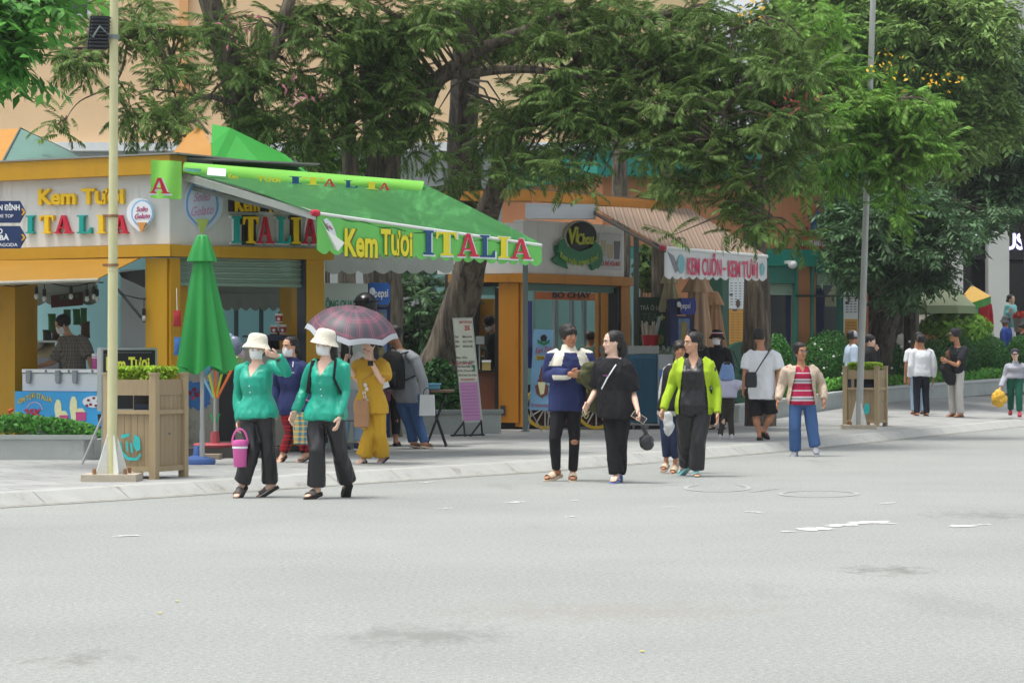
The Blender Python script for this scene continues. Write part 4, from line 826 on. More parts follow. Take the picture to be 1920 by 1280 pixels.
mb=MB(); p=P(188,664,34.3); mb.lathe(p-Z*.18,[(.06,0),(.066,.16),(.07,.18),(.05,.19)],16); tag(mb.build('container',mat('tub_blue','#24407e',.5,.1),smooth=True),'small dark blue tub behind the pink tumbler on the freezer','container')
# back counter display in the left hatch
mb=MB(); IP=Pl(PL.at(30,700,-1.2),PL.at(300,700,-1.2)); o=thing('glass_display','slanted glass display case with a steel top behind the vendor','display case',IP.at(80,690))
IP.box(mb,40,638,110,642,-.4,.05); mb.build('top',mat('steel_bright','#9aa09c',.3,.1,metal=.5),o)
mb=MB(); IP.box(mb,40,670,110,760,-.4,.02); mb.build('base',mat('case_grey','#7f8288',.4,.1),o)
mb=MB(); p=[IP.at(68,670,.0),IP.at(103,670,0),IP.at(103,641,-.2),IP.at(72,641,-.2)]; mb.prism(p,V((0,.01,0))); mb.build('glass',mat('case_glass','#b5a98c',.2,.15,3),o)
mb=MB(); mb.lathe(IP.at(60,660,.0),[(.02,0),(.12,.05),(.17,.12)],18); tag(mb.build('bowl',MASKM,smooth=True),'white bowl inside the glass display case','bowl')
mb=MB(); IP.box(mb,100,676,125,740,-.5,-.1); tag(mb.build('crate',mat('crate_blue','#2d4570',.5,.1)),'dark blue crate on the floor behind the vendor','crate')
# bags of snacks hanging behind the vendor
SN=[mat('snack_green','#2f6b34',.35,.2,9),mat('snack_dark','#2c3a33',.35,.25,9),mat('snack_brown','#5a4436',.35,.25,9),mat('snack_red','#a82a2c',.35,.3,12),mat('snack_blue','#3c6fae',.35,.3,12)]
def packet(label,x,y,w_px,h_px,d,m,group,an=0):
    s=d/FPX; c=P(x,y,d); w_=w_px*s/2; h=h_px*s; mb=MB(); rings=[]
    for t,a,b in ((0,.95,.04),(.06,.95,.08),(.2,.9,.5),(.5,.92,.62),(.8,.95,.45),(.94,1,.08),(1,1,.03)):
        rings.append([c-Z*h*t+V((math.cos(q)*w_*a*math.cos(an)+math.sin(an)*h*t*.3,math.sin(q)*w_*b*.6,0)) for q in [2*math.pi*j/14 for j in range(14)]])
    mb.loft(rings); tag(mb.build('snack_packet',m,smooth=True),label,'snack packet',group)
k=0
for x,y,w_,h,m,l in ((97,588,16,36,0,'green snack packet hanging left of the vendor’s head'),(88,618,18,24,1,'dark snack packet lowest on the left of the vendor'),(126,580,15,20,0,'green snack packet hanging just behind the vendor’s hair'),(143,579,15,30,0,'green and white snack packet right of the vendor’s head'),(157,577,13,34,0,'rightmost green snack packet of the hanging string'),(160,602,18,32,2,'brown snack packet low on the right of the vendor'),(104,616,16,22,2,'brown snack packet beside the vendor’s mask')):
    packet(l.replace('’s',"'s"),x,y,w_,h,35.6,SN[m],'snack packets hung behind the vendor',random.uniform(-.2,.2))
for x,y,w_,h,m,l in ((332,582,15,30,3,'red snack bag hung on the yellow corner pillar'),(333,632,14,34,4,'blue snack bag hung on the yellow corner pillar under the red one')):
    packet(l,x,y,w_,h,PR.at(332,600,.2).y,SN[m],None)
mb=MB(); mb.tube([P(331,540,32.9),P(332,582,32.85)],.004,5); tag(mb.build('string',MASKM),'thin string holding the snack bags on the corner pillar','string')
# small wall board, string bulbs
mb=MB(); o=thing('hanging_board','dark red menu board with green lettering hung above the vendor','board',P(125,575,36.0)); mb.prism([P(95,554,36),P(155,547,36),P(155,572,36),P(96,577,36)],V((0,.03,0))); mb.build('board',mat('board_maroon','#5d3a35',.6,.2,6),o)
mb=MB(); text(mb,'KEM',P(112,562,35.97),P(146,559,35.97),8*36/FPX,V((0,-1,0)),.01,.02); mb.build('lettering',mat('board_green','#46704f',.6,.1),o)
BULB=mat('bulb_glass','#b5b9b4',.2,.05)
def festoon(label,pts,drops):
    o=thing('string_lights',label,'string lights',pts[0]); mb=MB(); mb.tube(pts,.008,5); mb.build('cable',DARK,o)
    for p,L in drops:
        mb=MB(); mb.tube([p,p-Z*L],.006,5); mb.lathe(p-Z*(L+.09),[(.018,0),(.024,.03),(.02,.09)],8); b=mb.build('socket',DARK,o); mb=MB(); mb.ell(p-Z*(L+.12),V((.028,0,0)),V((0,.028,0)),Z*.04,10,6); mb.build('bulb',BULB,b,True)
dd=33.3
festoon('black cable of small bulbs hung along the yellow awning edge',[P(x,533+4*math.sin(x*.06),dd) for x in range(-10,200,12)],[(P(x,533,dd),.03+.03*(i%2)) for i,x in enumerate((68,83,133,163,176,182))])
festoon('black cable with a hanging bulb beside the awning strut',[P(226,551,33.1),P(245,556,33.1),P(262,560,33.1),P(274,560,33.1)],[(P(270,560,33.1),.12)])
# black framed light box KEM TUOI
LP_=Pl(P(190,655,30.2),P(303,655,30.6)); lb=thing('menu_light_box','black framed board with yellow lettering standing behind the cream lamp post','sign board',V((P(245,0,30.4).x,30.4,.12)))
mb=MB(); LP_.box(mb,190,652,295,770,-.12,0); mb.build('frame',mat('frame_alu','#a4aaa8',.35,.06,metal=.4),lb)
mb=MB(); LP_.box(mb,194,656,291,766,.001,.006); f_=mb.build('face',BLK,lb)
mb=MB(); ptext(mb,LP_,'Kem Tươi',199,694,280,694,24,.008,.004,.03); mb.build('lettering',mat('letter_neon','#dfe24a',.4,.04),f_)
mb=MB()
for i in range(26):
    for x in (197,199.5): LP_.box(mb,x,664+i*4,x+1.1,665.4+i*4,.007,.01)
for i in range(24): LP_.box(mb,204+i*3.4,660,205.3+i*3.4,661.4,.007,.01)
mb.build('bulb_border',mat('dot_grey','#8d938f',.5,.1),f_)
mb=MB(); q=LP_.at(193,770,-.05); mb.tube([q,V((q.x,q.y,.12))],.02,6); mb.tube([q-Z*.05,V((q.x-.22,q.y-.1,.13))],.016,6); q=LP_.at(290,770,-.05); mb.tube([q,V((q.x,q.y,.12))],.02,6); mb.build('stand',POLE2,lb)
# blue direction signs at the left edge
NAVY=mat('sign_navy','#21355f',.45,.06); AP=Pl(P(-60,400,31.5),P(50,400,31.3))
sp=thing('arrow_sign','pair of navy arrow signs with white lettering at the left edge','sign',V((P(-60,0,31.5).x,31.5,.12)))
for y0,y1,xr,ln in ((377,418,49,((0,'VÀO LÊN ĐỈNH',-40,37,394,9.5),(1,'TO THE TOP',-22,25,408,6))),(424,466,50,((0,'VÀO',-20,5,438,9),(0,'BÀ',-1,17,450,9),(1,'TO BA PAGODA',-38,33,462,6)))):
    mb=MB(); AP.poly(mb,[(-90,y0),(38,y0),(xr,(y0+y1)/2),(38,y1),(-90,y1)],0,.03); a=mb.build('arrow_board',NAVY,sp)
    mb=MB(); 
    for k_,t,x0,x1,y,h in ln: ptext(mb,AP,t,x0,y,x1,y,h,.032,.003,.03 if k_==0 else .005)
    mb.build('lettering',MASKM,a)
    yc=(y0+y1)/2; mb=MB(); AP.poly(mb,[(40,yc-6),(43,yc-6),(48,yc),(43,yc+6),(40,yc+6),(44,yc)],.032,.004); mb.build('chevron',mat('chevron_gold','#d9a52a',.5,.05),a)
mb=MB(); mb.tube([P(-60,360,31.6),V((P(-60,0,31.6).x,31.6,.12))],.04,10); mb.build('pole',POLE2,sp)
# low hedge bed at the left
BED=mat('bed_stone','#a4aaa6',.8,.1,3,.15,30,dirt=('#8b918c',2,.55)); HL=leafmat('leaf_hedge','#4f8a3a',.5,.25)
c=G(176,862,.12); hw=(862-824)*c.y/FPX
bw=thing('planting_bed','low grey stone bed wall in front of the left hatch','bed wall',V((G(60,863,.12).x,c.y,.12)))
e=V((-1,.06,0)); mb=MB(); mb.obox(c,e*5,V((0,.09,0)),Z*hw); mb.obox(c,e*.12,V((.25,1.6,0)),Z*hw); mb.build('wall',BED,bw)
mb=MB(); mb.obox(c+V((.02,-.02,hw+.002)),e*5,V((0,.14,0)),Z*.05); mb.build('coping',mat('bed_coping','#9ea5a1',.75,.08,3),bw)
rng=np.random.default_rng(5)
n=9000; p=rng.uniform(0,1,(n,3)); q=np.array(c)+np.array(e)*(.05+4.6*p[:,:1])+np.array([.03,1.0,0])*(.1+p[:,1:2]*1.0); prof=np.minimum(1,p[:,0]*9)**.5*(.75+.25*np.sin(p[:,0]*40)*.3)
q[:,2]=.12+hw+.02+.36*prof*(p[:,2]**.45)*(1-.3*p[:,1])
vs,fs=leaves(q,np.tile([0,-.8,.7],(n,1)),.075,.5,.15,.8,rng); tag(npmesh('hedge',vs,fs,HL),'low green hedge in the stone bed before the left hatch','hedge')
mb=MB(); 
for x,y in ((18,770),(22,768),(20,773)): mb.ell(P(x,y,32.0),V((.025,0,0)),V((0,.025,0)),Z*.02,6,4)
tag(mb.build('flower',mat('flower_orange','#d2502a',.5,.15)),'small orange flower above the left hedge','flower')
# windmill toy balloons on a stand
ts=thing('toy_stand','white post of bright foil toys and coloured sticks on a red base','toy stand',P(403,838,32.3)); tb=ORG[ts]; td=tb.y
mb=MB(); mb.tube([tb,P(403,745,td)],.018,8); mb.build('post',POLE2,ts); mb=MB(); mb.lathe(tb,[(.26,0),(.27,.03),(.24,.05)],20); mb.lathe(tb+Z*.05,[(.06,.0),(.05,.14)],10); mb.build('base',mat('base_red','#a84f56',.6,.1),ts)
for (x0,y0,x1,y1),c_ in (((400,745,372,690),'#7fb4d0'),((402,744,385,670),'#c9d04a'),((404,744,404,672),'#e0763c'),((405,744,424,668),'#bccc40'),((407,746,436,690),'#e8793f')):
    mb=MB(); mb.tube([P(x0,y0,td),P(x1,y1,td+random.uniform(-.2,.1))],.016,7); mb.build('stick',mat('stick_'+c_[1:],c_,.4,.1,30),ts)
for x,y,r_,c_ in ((385,658,17,'#c06a8d'),(392,678,15,'#b23a70'),(417,668,19,'#3a66b8'),(440,648,16,'#6f7a8c'),(428,640,14,'#9aa7c0'),(446,682,13,'#8fa86c'),(383,690,13,'#4f8fa8'),(404,645,13,'#7f8fb8'),(447,665,12,'#b9a0b0'),(377,642,9,'#7dc84a')):
    mb=MB(); mb.ell(P(x,y,td-.05+random.uniform(-.12,.12)),V((r_*td/FPX,0,0)),V((0,.06,0)),Z*r_*td/FPX*1.15,14,10); mb.build('foil_toy',mat('foil_'+c_[1:],c_,.25,.5,18,metal=.15),ts,True)
mb=MB(); 
for s_ in (-1,1): mb.tube([P(403,795,td),P(403+s_*9,775,td)],.01,5)
mb.build('clip',mat('clip_green','#2fae5c',.5,.05),ts)
mb=MB(); g=P(420,846,32.3); mb.box(g.x-.5,g.x+.65,g.y-.3,g.y+.3,.121,.238); tag(mb.build('pallet',mat('pallet_dark','#45433f',.8,.2,6)),'low dark wooden platform under the toy stand','platform')
mb=MB(); g=G(385,861,.12); mb.box(g.x-.12,g.x+.17,g.y-.05,g.y+.3,.121,.18); tag(mb.build('board_offcut',mat('offcut_brown','#8c7f70',.8,.2)),'small brown board lying by the blue umbrella base','board')
# cups at the hatch
CUPR=mat('cup_red','#b3322f',.45,.06)
for x,y,l in ((523,605,'red and white paper cup on top of the two others at the serving hatch'),(514,626,'red and white paper cup, left one under the top cup'),(530,626,'red and white paper cup, right one under the top cup')):
    cd_=PR.at(x,y,-.5).y; b=P(x,y,cd_); s=cd_/FPX; o=thing('paper_cup',l,'cup',b)
    mb=MB(); mb.lathe(b,[(6*s,0),(7*s,13*s)],16); mb.build('body',CUPR,o,True); mb=MB(); mb.lathe(b,[(7.1*s,13.2*s),(7.6*s,14*s),(7.6*s,17*s),(7*s,17.5*s)],16); mb.build('lid',MASKM,o,True)
    mb=MB(); mb.lathe(b,[(6.1*s,.5*s),(6.3*s,2.5*s)],16,cap=False); mb.ell(b+V((0,-6.4*s,7*s)),V((3*s,0,0)),V((0,.6*s,0)),Z*3.2*s,8,6); mb.build('print',MASKM,o,True)
# cabinet wall with green lettering, blue drinks dispenser, helmet
wp=Pl(P(610,560,35.6),P(700,560,36.1)); o=thing('panel_board','pale grey board with green lettering right of the near kiosk','board',wp.at(650,860))
mb=MB(); wp.box(mb,609,531,690,850,-.1,0); mb.build('board',mat('panel_sage','#a3ada2',.6,.05,2),o); mb=MB(); ptext(mb,wp,'ỘNG QUAY',611,577,668,577,14,.003,.005,.02); mb.build('lettering',mat('letter_green','#1f7d5f',.5,.05),o)
def dispenser(label,x0,x1,y0,ym,y1,d,bl):
    o=thing('drinks_fridge',label,'fridge',V((P((x0+x1)/2,0,d).x,d,.12))); pl=Pl(P(x0,600,d),P(x1,600,d+.02))
    W=x1-x0; mb=MB(); pl.box(mb,x0,y0,x0+W*.3,y1,-.6,-.0); pl.box(mb,x0+W*.3,ym+2,x1,y1,-.6,0); mb.build('cabinet',mat('fridge_deep'+bl[1:],'#1f2f63',.4,.1),o)
    rings=[]; mb=MB()
    pts=[(x0+W*.3,y0),(x1-W*.06,y0),(x1,y0+8),(x1,ym-8),(x1-W*.06,ym),(x0+W*.3,ym)]; pl.poly(mb,pts,-.5,.62); h=mb.build('header',mat('header'+bl[1:],bl,.3,.18,3),o)
    mb=MB(); ptext(mb,pl,'pepsi',x0+W*.48,y0+(ym-y0)*.6,x1-W*.06,y0+(ym-y0)*.6,(ym-y0)*.36,.123,.004,.012); mb.build('lettering',MASKM,h)
    mb=MB(); 
    c=pl.at(x0+W*.4,y0+(ym-y0)*.35,.123); mb.ell(c,pl.e*W*.1*d/FPX,pl.n*.006,Z*W*.14*d/FPX,14,6); mb.build('emblem',LW,h)
    mb=MB(); pl.box(mb,x0+W*.38,ym+7,x1-W*.1,y1-14,.001,.01); dr=mb.build('glass_door',mat('door_scene','#6d87a8',.2,.5,6),o)
    mb=MB(); pl.box(mb,x0+W*.5,ym+14,x1-W*.22,y1-22,.011,.014); mb.build('door_print',mat('door_print','#9a8c4e',.3,.5,12),dr); return pl
dispenser('blue drinks fridge with a rounded lit header behind the plaid umbrella',676,731,532,573,820,36.2,'#2f66b5')
dispenser('small blue drinks fridge by the green tea panel',1257,1297,560,590,790,45.6,'#34479a')
mb=MB(); hd=35.2; c=P(685,572,hd); s=hd/FPX; mb.ell(c,V((23*s,0,0)),V((0,24*s,0)),Z*24*s,20,12); mb.loft([ring(c+V((0,0,-20*s))+Z*t*s,V((1,0,0)),V((0,1,0)),a*s,a*s,20) for t,a in ((0,19),(6,23),(14,23.5))]); h=mb.build('helmet',mat('helmet_black','#1b1c1e',.25,.1),smooth=True); tag(h,'round black helmet rising behind the plaid umbrella','helmet')
mb=MB(); mb.loft([[c+V((math.sin(a)*r_*s,-math.cos(a)*r_*s,zz*s)) for a in [R(20+100*j/10) for j in range(11)]] for r_,zz in ((23,9),(31,8),(31,7),(23,5))],cap=False); mb.build('visor',mat('helmet_black','#1b1c1e',.25,.1),h,True)
mb=MB(); mb.box(c.x-.03,c.x+.03,c.y+.02,c.y+.08,.12,c.z-.1); mb.box(c.x-.25,c.x+.25,c.y-.1,c.y+.3,.12,.2); tag(mb.build('rack_post',STEEL),'grey rack post carrying the black helmet','stand')
# A-board price list
ab=thing('price_board','tall leaning price board with a pink lower half on a black stand','sign board',G(882,818,.12)); ad=ORG[ab].y
AB=Pl(P(855,700,ad),P(905,700,ad+.25))
lean=lambda pts,off=0: [P(x,y,ad+.12+(795-y)/200*.32-off+(x-850)*.004) for x,y in pts]
mb=MB(); mb.prism(lean([(848,596),(886,595),(905,790),(867,793)]),V((0,.03,0))); mb.build('frame',mat('frame_pale','#b9beb6',.5,.05),ab)
mb=MB(); mb.prism(lean([(850,599),(884,598),(895,714),(861,715)],.004),V((0,.003,0))); f1=mb.build('price_sheet',mat('sheet_cream','#d3d4c0',.5,.04),ab)
mb=MB(); mb.prism(lean([(861,717),(895,716),(902,787),(869,789)],.004),V((0,.003,0))); f2=mb.build('pink_sheet',mat('sheet_pink','#c48ab8',.5,.05,6),ab)
def abt(mb,t,x0,x1,y,h,b=.01): q=lean([(x0,y),(x1,y-.4)],.008); up=(lean([(x0,y-10)])[0]-lean([(x0,y)])[0]).normalized(); text(mb,t,q[0],q[1],h*ad/FPX,V((0,-1,-.3)).normalized(),.003,b,up=up)
mb=MB(); abt(mb,'KEM TƯƠI ITALIA',861,885,606,4.5); abt(mb,'25K',871,882,619,9,.02); abt(mb,'Cam Dâu Bạc',853,886,683,4); abt(mb,'CÁC LOẠI NƯỚC NGỌT',864,890,713,3.4); mb.build('red_lettering',RLET,f1)
mb=MB()
for i,(a_,b_) in enumerate((('Cam','Matcha'),('Dâu','Sữa Tươi'),('Bơ','Sữa Chua Dẻo'))): y=633+i*9; abt(mb,a_,853+i*.8,860+i*.8,y,4); abt(mb,b_,867+i*.8,885+i*.8,y,4)
for i,t in enumerate(('Bạc Xỉu','Trà Sữa 35K','Sữa Chua Nếp Cẩm','Sữa Chua Mít','Sữa Chua Trân Châu')): y=672+i*8.2; abt(mb,t,855+i*1.2,(876 if i<1 else 889)+i,y,3.8)
mb.build('lettering',mat('ink_grey','#4a4f4a',.6,.1),f1)
mb=MB(); c=lean([(888,689)],.008)[0]; mb.ell(c,V((.027,0,0)),V((0,.004,0)),Z*.05,14,6); mb.build('emblem',mat('emblem_green','#1f8f6c',.5,.05),f1)
mb=MB()
for i in range(10): q=lean([(864+i*.65,724+i*6),(893+i*.75,723+i*6),(893+i*.75,724+i*6),(864+i*.65,725+i*6)],.0045); mb.prism(q,V((0,-.003,0)))
mb.build('line_print',mat('line_mauve','#9a6a98',.5,.05),f2)
mb=MB(); 
for (x0,y0),(x1,y1) in (((869,790),(872,814)),((902,788),(904,812)),((869,792),(850,814)),((901,792),(882,814))): mb.tube([P(x0,y0,ad+.12),V((P(x1,0,ad).x,ad+(-.1 if y1>812 else .3),.13))],.016,6)
mb.tube([V((P(845,0,ad).x,ad-.1,.14)),V((P(908,0,ad).x,ad+.25,.14))],.014,6); mb.build('stand',DARK,ab)
# folding table, tray
ft=thing('folding_table','dark folding table with a light top beside the tree bed','table',G(812,838,.12)); td_=ORG[ft].y
mb=MB(); p=P(760,731,td_); mb.box(p.x,P(850,731,td_).x,td_,td_+.6,p.z-.03,p.z); mb.build('top',mat('table_brown','#6a5646',.6,.2),ft)
for (x0,x1,dy) in ((800,836,.05),(838,798,.05),(800,836,.5),(838,798,.5),(766,775,.3)):
    mb=MB(); mb.tube([P(x0,733,td_)+V((0,dy,0)),V((P(x1,0,td_).x,td_+dy,.12))],.013,6); mb.build('leg',DARK,ft)
mb=MB(); p=P(785,729,td_+.1); mb.obox(p,V((.28,0,0)),V((0,.4,0)),Z*.06); mb.obox(p+V((-.015,-.015,.06)),V((.31,0,0)),V((0,.43,0)),Z*.012); tag(mb.build('tray',mat('tray_blue','#5aa0c0',.4,.1)),'light blue plastic tray on the folding table','tray')
# grey stone bed around the leaning tree
c=G(937,813,.12); o=thing('planting_bed','grey stone bed wall round the leaning tree behind the price board','bed wall',c)
hw=(813-775)*c.y/FPX; mb=MB(); mb.obox(c,V((-2.2,-.5,0)),V((.02,.12,0)),Z*hw); mb.obox(c,V((-.3,1.5,0)),V((-.12,0,0)),Z*hw); mb.build('wall',BED,o)
mb=MB(); mb.obox(c+V((.04,-.04,hw+.002)),V((-2.25,-.51,0)),V((.02,.2,0)),Z*.06); mb.build('coping',mat('bed_coping2','#8f9692',.75,.08,3),o)
# standing poster in front of the second kiosk
sb=thing('standing_poster','tall blue standing poster with an oval emblem and a dessert print','poster',G(1012,806,.12)); sdp=ORG[sb].y-.75
SPo=Pl(P(1000,700,sdp),P(1040,700,sdp+.1))
ln2=lambda pts,off=0:[P(x,y,sdp+(768-y)/150*.2-off) for x,y in pts]
mb=MB(); mb.prism(ln2([(1001,617),(1038,618),(1031,769),(992,768)]),V((0,.02,0))); mb.build('sheet',mat('sheet_skyblue','#7fb0d4',.45,.14,2),sb)
mb=MB(); mb.prism(ln2([(1013,633),(1016,628),(1022,627),(1026,632),(1024,640),(1015,640)],.004),V((0,.003,0))); mb.build('oval_print',BLK,sb)
mb=MB(); mb.prism(ln2([(1007,636),(1020,642),(1031,636),(1030,643),(1020,648),(1008,643)],.008),V((0,.003,0))); mb.build('ribbon_print',GRB,sb)
mb=MB()
q=ln2([(1003,663),(1034,660),(996,762),(1030,763)],.006); text(mb,'Kem Tươi',q[0],q[1],11*sdp/FPX,V((0,-1,0)),.003,.01,shear=.25); text(mb,'THẬT TƯƠI NGON NGUYÊN CHẤT',q[2],q[3],5*sdp/FPX,V((0,-1,0)),.003,.01); mb.build('red_lettering',RLET,sb)
mb=MB(); mb.prism(ln2([(1005,666),(1028,667),(1027,675),(1004,674)],.004),V((0,.003,0))); yb_=mb.build('yellow_block',mat('block_yellow','#d9b93a',.5,.05),sb)
mb=MB(); q=ln2([(1008,673),(1025,674)],.008); text(mb,'25.000 Đ',q[0],q[1],5*sdp/FPX,V((0,-1,0)),.003,.02); mb.build('lettering',BLK,yb_)
mb=MB()
for w0,y in ((3,690),(6,698),(9,707),(12,716)): mb.prism(ln2([(1016-w0,y+8),(1016,y-6),(1016+w0,y+8),(1016+w0*.4,y+11),(1016-w0*.5,y+11)],.004+.0005*w0),V((0,.003,0)))
mb.prism(ln2([(1003,722),(1029,722),(1027,738),(1017,746),(1006,738)],.0115),V((0,.003,0))); mb.build('dessert_print',mat('print_choc','#7a4034',.5,.35,12),sb)
mb=MB(); mb.prism(ln2([(1008,716),(1023,716),(1020,738),(1013,740)],.016),V((0,.003,0))); mb.build('cone_print',CRM,sb)
mb=MB(); 
for x0,x1 in ((994,1016),(1030,1026),(996,990)): mb.tube([P(x0,768,sdp),V((P(x1,0,sdp).x,sdp+(.3 if x1<1020 and x1>1000 else -.02),.12))],.012,6)
mb.build('stand',POLE2,sb)
# wooden cart with yellow wheels behind it
ct=thing('ice_cream_cart','brown wooden cart with yellow spoked wheels before the second kiosk','cart',G(1090,806,.12)); cdp=ORG[ct].y+.1
mb=MB(); p=P(1000,720,cdp+.2); mb.box(p.x,P(1130,0,cdp).x,cdp+.2,cdp+.9,.5,P(0,712,cdp).z); mb.build('body',BRN,ct)
mb=MB(); mb.box(P(998,0,cdp).x,P(1034,0,cdp).x,cdp+.3,cdp+.8,P(0,655,cdp).z,P(0,650,cdp).z); mb.box(P(998,0,cdp).x,P(1034,0,cdp).x,cdp+.75,cdp+.8,P(0,712,cdp).z,P(0,655,cdp).z); mb.build('shelf',mat('shelf_brown','#6d5a48',.6,.2),ct)
WY=mat('wheel_yellow','#c9a51f',.5,.08)
def wheel(par,c,r,m,sm,n=12,wd=.05,ax=V((.25,-1,0))):
    ax=ax.normalized(); u=ax.cross(Z).normalized(); mb=MB(); rings=[]
    for j in range(28):
        a=2*math.pi*j/28; q=u*math.cos(a)+Z*math.sin(a); rings.append([c+q*r-ax*wd*.5,c+q*r+ax*wd*.5,c+q*r*.86+ax*wd*.5,c+q*r*.86-ax*wd*.5])
    rings.append(rings[0]); mb.loft(rings,cap=False); w_=mb.build('wheel',m,par,True)
    mb=MB()
    for j in range(n): a=2*math.pi*j/n; q=u*math.cos(a)+Z*math.sin(a); mb.tube([c,c+q*r*.88],.014,6)
    mb.lathe(c-ax*.04,[(.05,0),(.06,.04),(.05,.08)],12,ax); mb.build('spokes',sm,w_); return w_
for x in (1022,1118): c=P(x,770,cdp+.05); c.z=.12+.37; wheel(ct,c,.36,WY,mat('spoke_pale','#b5b3a8',.6,.1))
# blue banner strip, teal freezer, red bucket
mb=MB(); q=Pl(P(989,600,44.6),P(999,600,44.8)); q.box(mb,989,564,998,690,-.04,0); tag(mb.build('banner',mat('banner_indigo','#2d3a8c',.5,.08)),'narrow indigo banner beside the corner steel post','banner')
zf=thing('cart_freezer','teal corrugated freezer cart with a steel lid on castors','freezer',G(1215,805,.12)); zd=ORG[zf].y
ZP=Pl(P(1175,700,zd),P(1235,700,zd+.25)); TL=mat('freezer_teal','#1c5d78',.4,.1,2)
mb=MB(); ZP.box(mb,1178,664,1234,792,-.9,0); 
for i in range(14): ZP.box(mb,1180+i*3.9,672,1181.6+i*3.9,790,.001,.012)
mb.build('body',TL,zf)
mb=MB(); ZP.box(mb,1174,648,1236,663,-.95,.03); mb.build('lid',mat('lid_steel','#8c8f8a',.4,.1,metal=.3),zf)
e=V((ZP.n.x*-1,ZP.n.y*-1,0)); c0=ZP.at(1234,792,0); mb=MB(); sidev=(P(1262,792,zd+.9)-c0); sidev.z=0
S2=Pl(c0+ZP.e*.004,c0+ZP.e*.004+sidev)
mb=MB(); S2.box(mb,1235,664,1262,728,.0,.02); mb.build('upper_panel',mat('panel_grey','#9da3a4',.5,.08,4),zf)
mb=MB(); S2.box(mb,1235,729,1262,793,.0,.02); mb.build('lower_panel',mat('panel_ice','#a8c4d4',.45,.15,3),zf)
mb=MB(); S2.box(mb,1237,692,1255,725,.022,.027); f=mb.build('blue_label',mat('label_blue','#2a7fce',.5,.12,4),zf)
mb=MB(); 
for x in (1180,1196,1222,1232): mb.lathe(ZP.at(x,803,-.1)*1.0,[(.001,-.05),(.05,-.05),(.05,.05),(.001,.05)],10,V((1,0,0)))
mb.build('castor',DARK,zf)
bk=thing('bucket','red ribbed bucket full of paper wrapped straws on the teal freezer','bucket',P(1219,648,45.9)); b0=ORG[bk]; b0s=45.9/FPX
mb=MB(); mb.lathe(b0,[(14*b0s,0),(16.5*b0s,18*b0s),(17.5*b0s,20*b0s)],22,wob=lambda a,z:1+.02*math.sin(a*22)); mb.build('body',mat('bucket_red','#c3242e',.4,.06),bk)
for i in range(26):
    a=random.random()*6.28; r_=random.random()**.5*13*b0s; mb=MB(); p=b0+V((math.cos(a)*r_,math.sin(a)*r_,.03)); mb.tube([p,p+V((math.cos(a)*.04,math.sin(a)*.04,random.uniform(.3,.4)))],.012,6); mb.build('straw',mat('straw_%d'%(i%2),('#c9b9a0','#d9d4c6')[i%2],.6,.2,40),bk)
mb=MB(); mb.prism([b0+V((.08,-.02,.25)),b0+V((.14,-.02,.25)),b0+V((.2,-.02,.52)),b0+V((.13,-.02,.5))],V((0,.02,0))); tag(mb.build('wrapper',mat('wrapper_clear','#b9c9cc',.2,.1,spec=.6)),'clear plastic wrapper sticking up from the red bucket','wrapper')
# bunch of greens in clear plastic on the freezer
rng=np.random.default_rng(9); n=420; c=np.array(P(1258,668,45.4)); q=c+rng.normal(0,1,(n,3))*np.array([.14,.12,.08]); 
vs,fs=leaves(q,np.tile([0,-.5,1],(n,1)),.1,.35,.2,.9,rng); tag(npmesh('leafy_bundle',vs,fs,leafmat('leaf_pale','#6f8f62',.5,.2)),'bundle of leafy greens lying on the teal freezer','greens')
mb=MB(); g_=[];
for j in range(7): g_.append([P(1238+30*i/10+random.uniform(-1,1),652+j*5+random.uniform(-2,2)-4*math.sin(i*.7),45.15+random.uniform(-.05,.05)) for i in range(11)])
for j in range(6):
    for i in range(10):
        if (i+j)%3: mb.poly([g_[j][i],g_[j][i+1],g_[j+1][i+1],g_[j+1][i]])
tag(mb.build('plastic_wrap',glass('wrap_clear','#dfe6e4',.35,.15)),'crumpled clear plastic wrap over the leafy greens','plastic wrap')
# green tea panel, menu panel, green wagon wheel
TP=Pl(P(1200,600,47.4),P(1262,600,47.4)); tp=thing('tea_panel','dark green oolong tea panel with pale lettering behind the teal freezer','panel',TP.at(1230,812))
mb=MB(); TP.box(mb,1198,557,1258,808,-.5,0); mb.build('panel',mat('panel_bottle','#17402f',.5,.1,2),tp)
mb=MB(); ptext(mb,TP,'TRÀ Ô LONG',1200,581,1255,581,8,.003,.004,.01); mb.build('lettering',mat('panel_letter','#a9b5a4',.5,.05),tp)
mb=MB(); ptext(mb,TP,'TEA',1203,600,1234,600,13,.003,.004,.0); ptext(mb,TP,'i',1250,600,1253,600,13,.003,.004,.0); mb.build('dim_lettering',mat('panel_letter2','#4e7250',.5,.05),tp)
mb=MB(); TP.box(mb,1236,593,1247,596,.003,.008); TP.box(mb,1240,589,1243,592.9,.003,.008); TP.box(mb,1240,596.1,1243,600,.003,.008); mb.build('plus_mark',mat('plus_yellow','#b9b83a',.5,.05),tp)
mb=MB(); TP.poly(mb,[(1238+7*math.cos(a),636+10*math.sin(a)) for a in [2*math.pi*i/16 for i in range(16)]],.003,.004); mb.build('emblem',mat('emblem_olive','#6b7a34',.5,.2,9),tp)
MP=Pl(P(1365,600,49),P(1405,600,49.6)); mp_=thing('menu_board','tall white and ochre menu board on a dark green frame','sign board',V((P(1385,0,49).x,49,.12)))
mb=MB(); MP.box(mb,1354,480,1366,790,-.25,.02); MP.box(mb,1366,500,1404,790,-.1,-.03); mb.build('frame',mat('frame_bottle','#1d4a38',.5,.1),mp_)
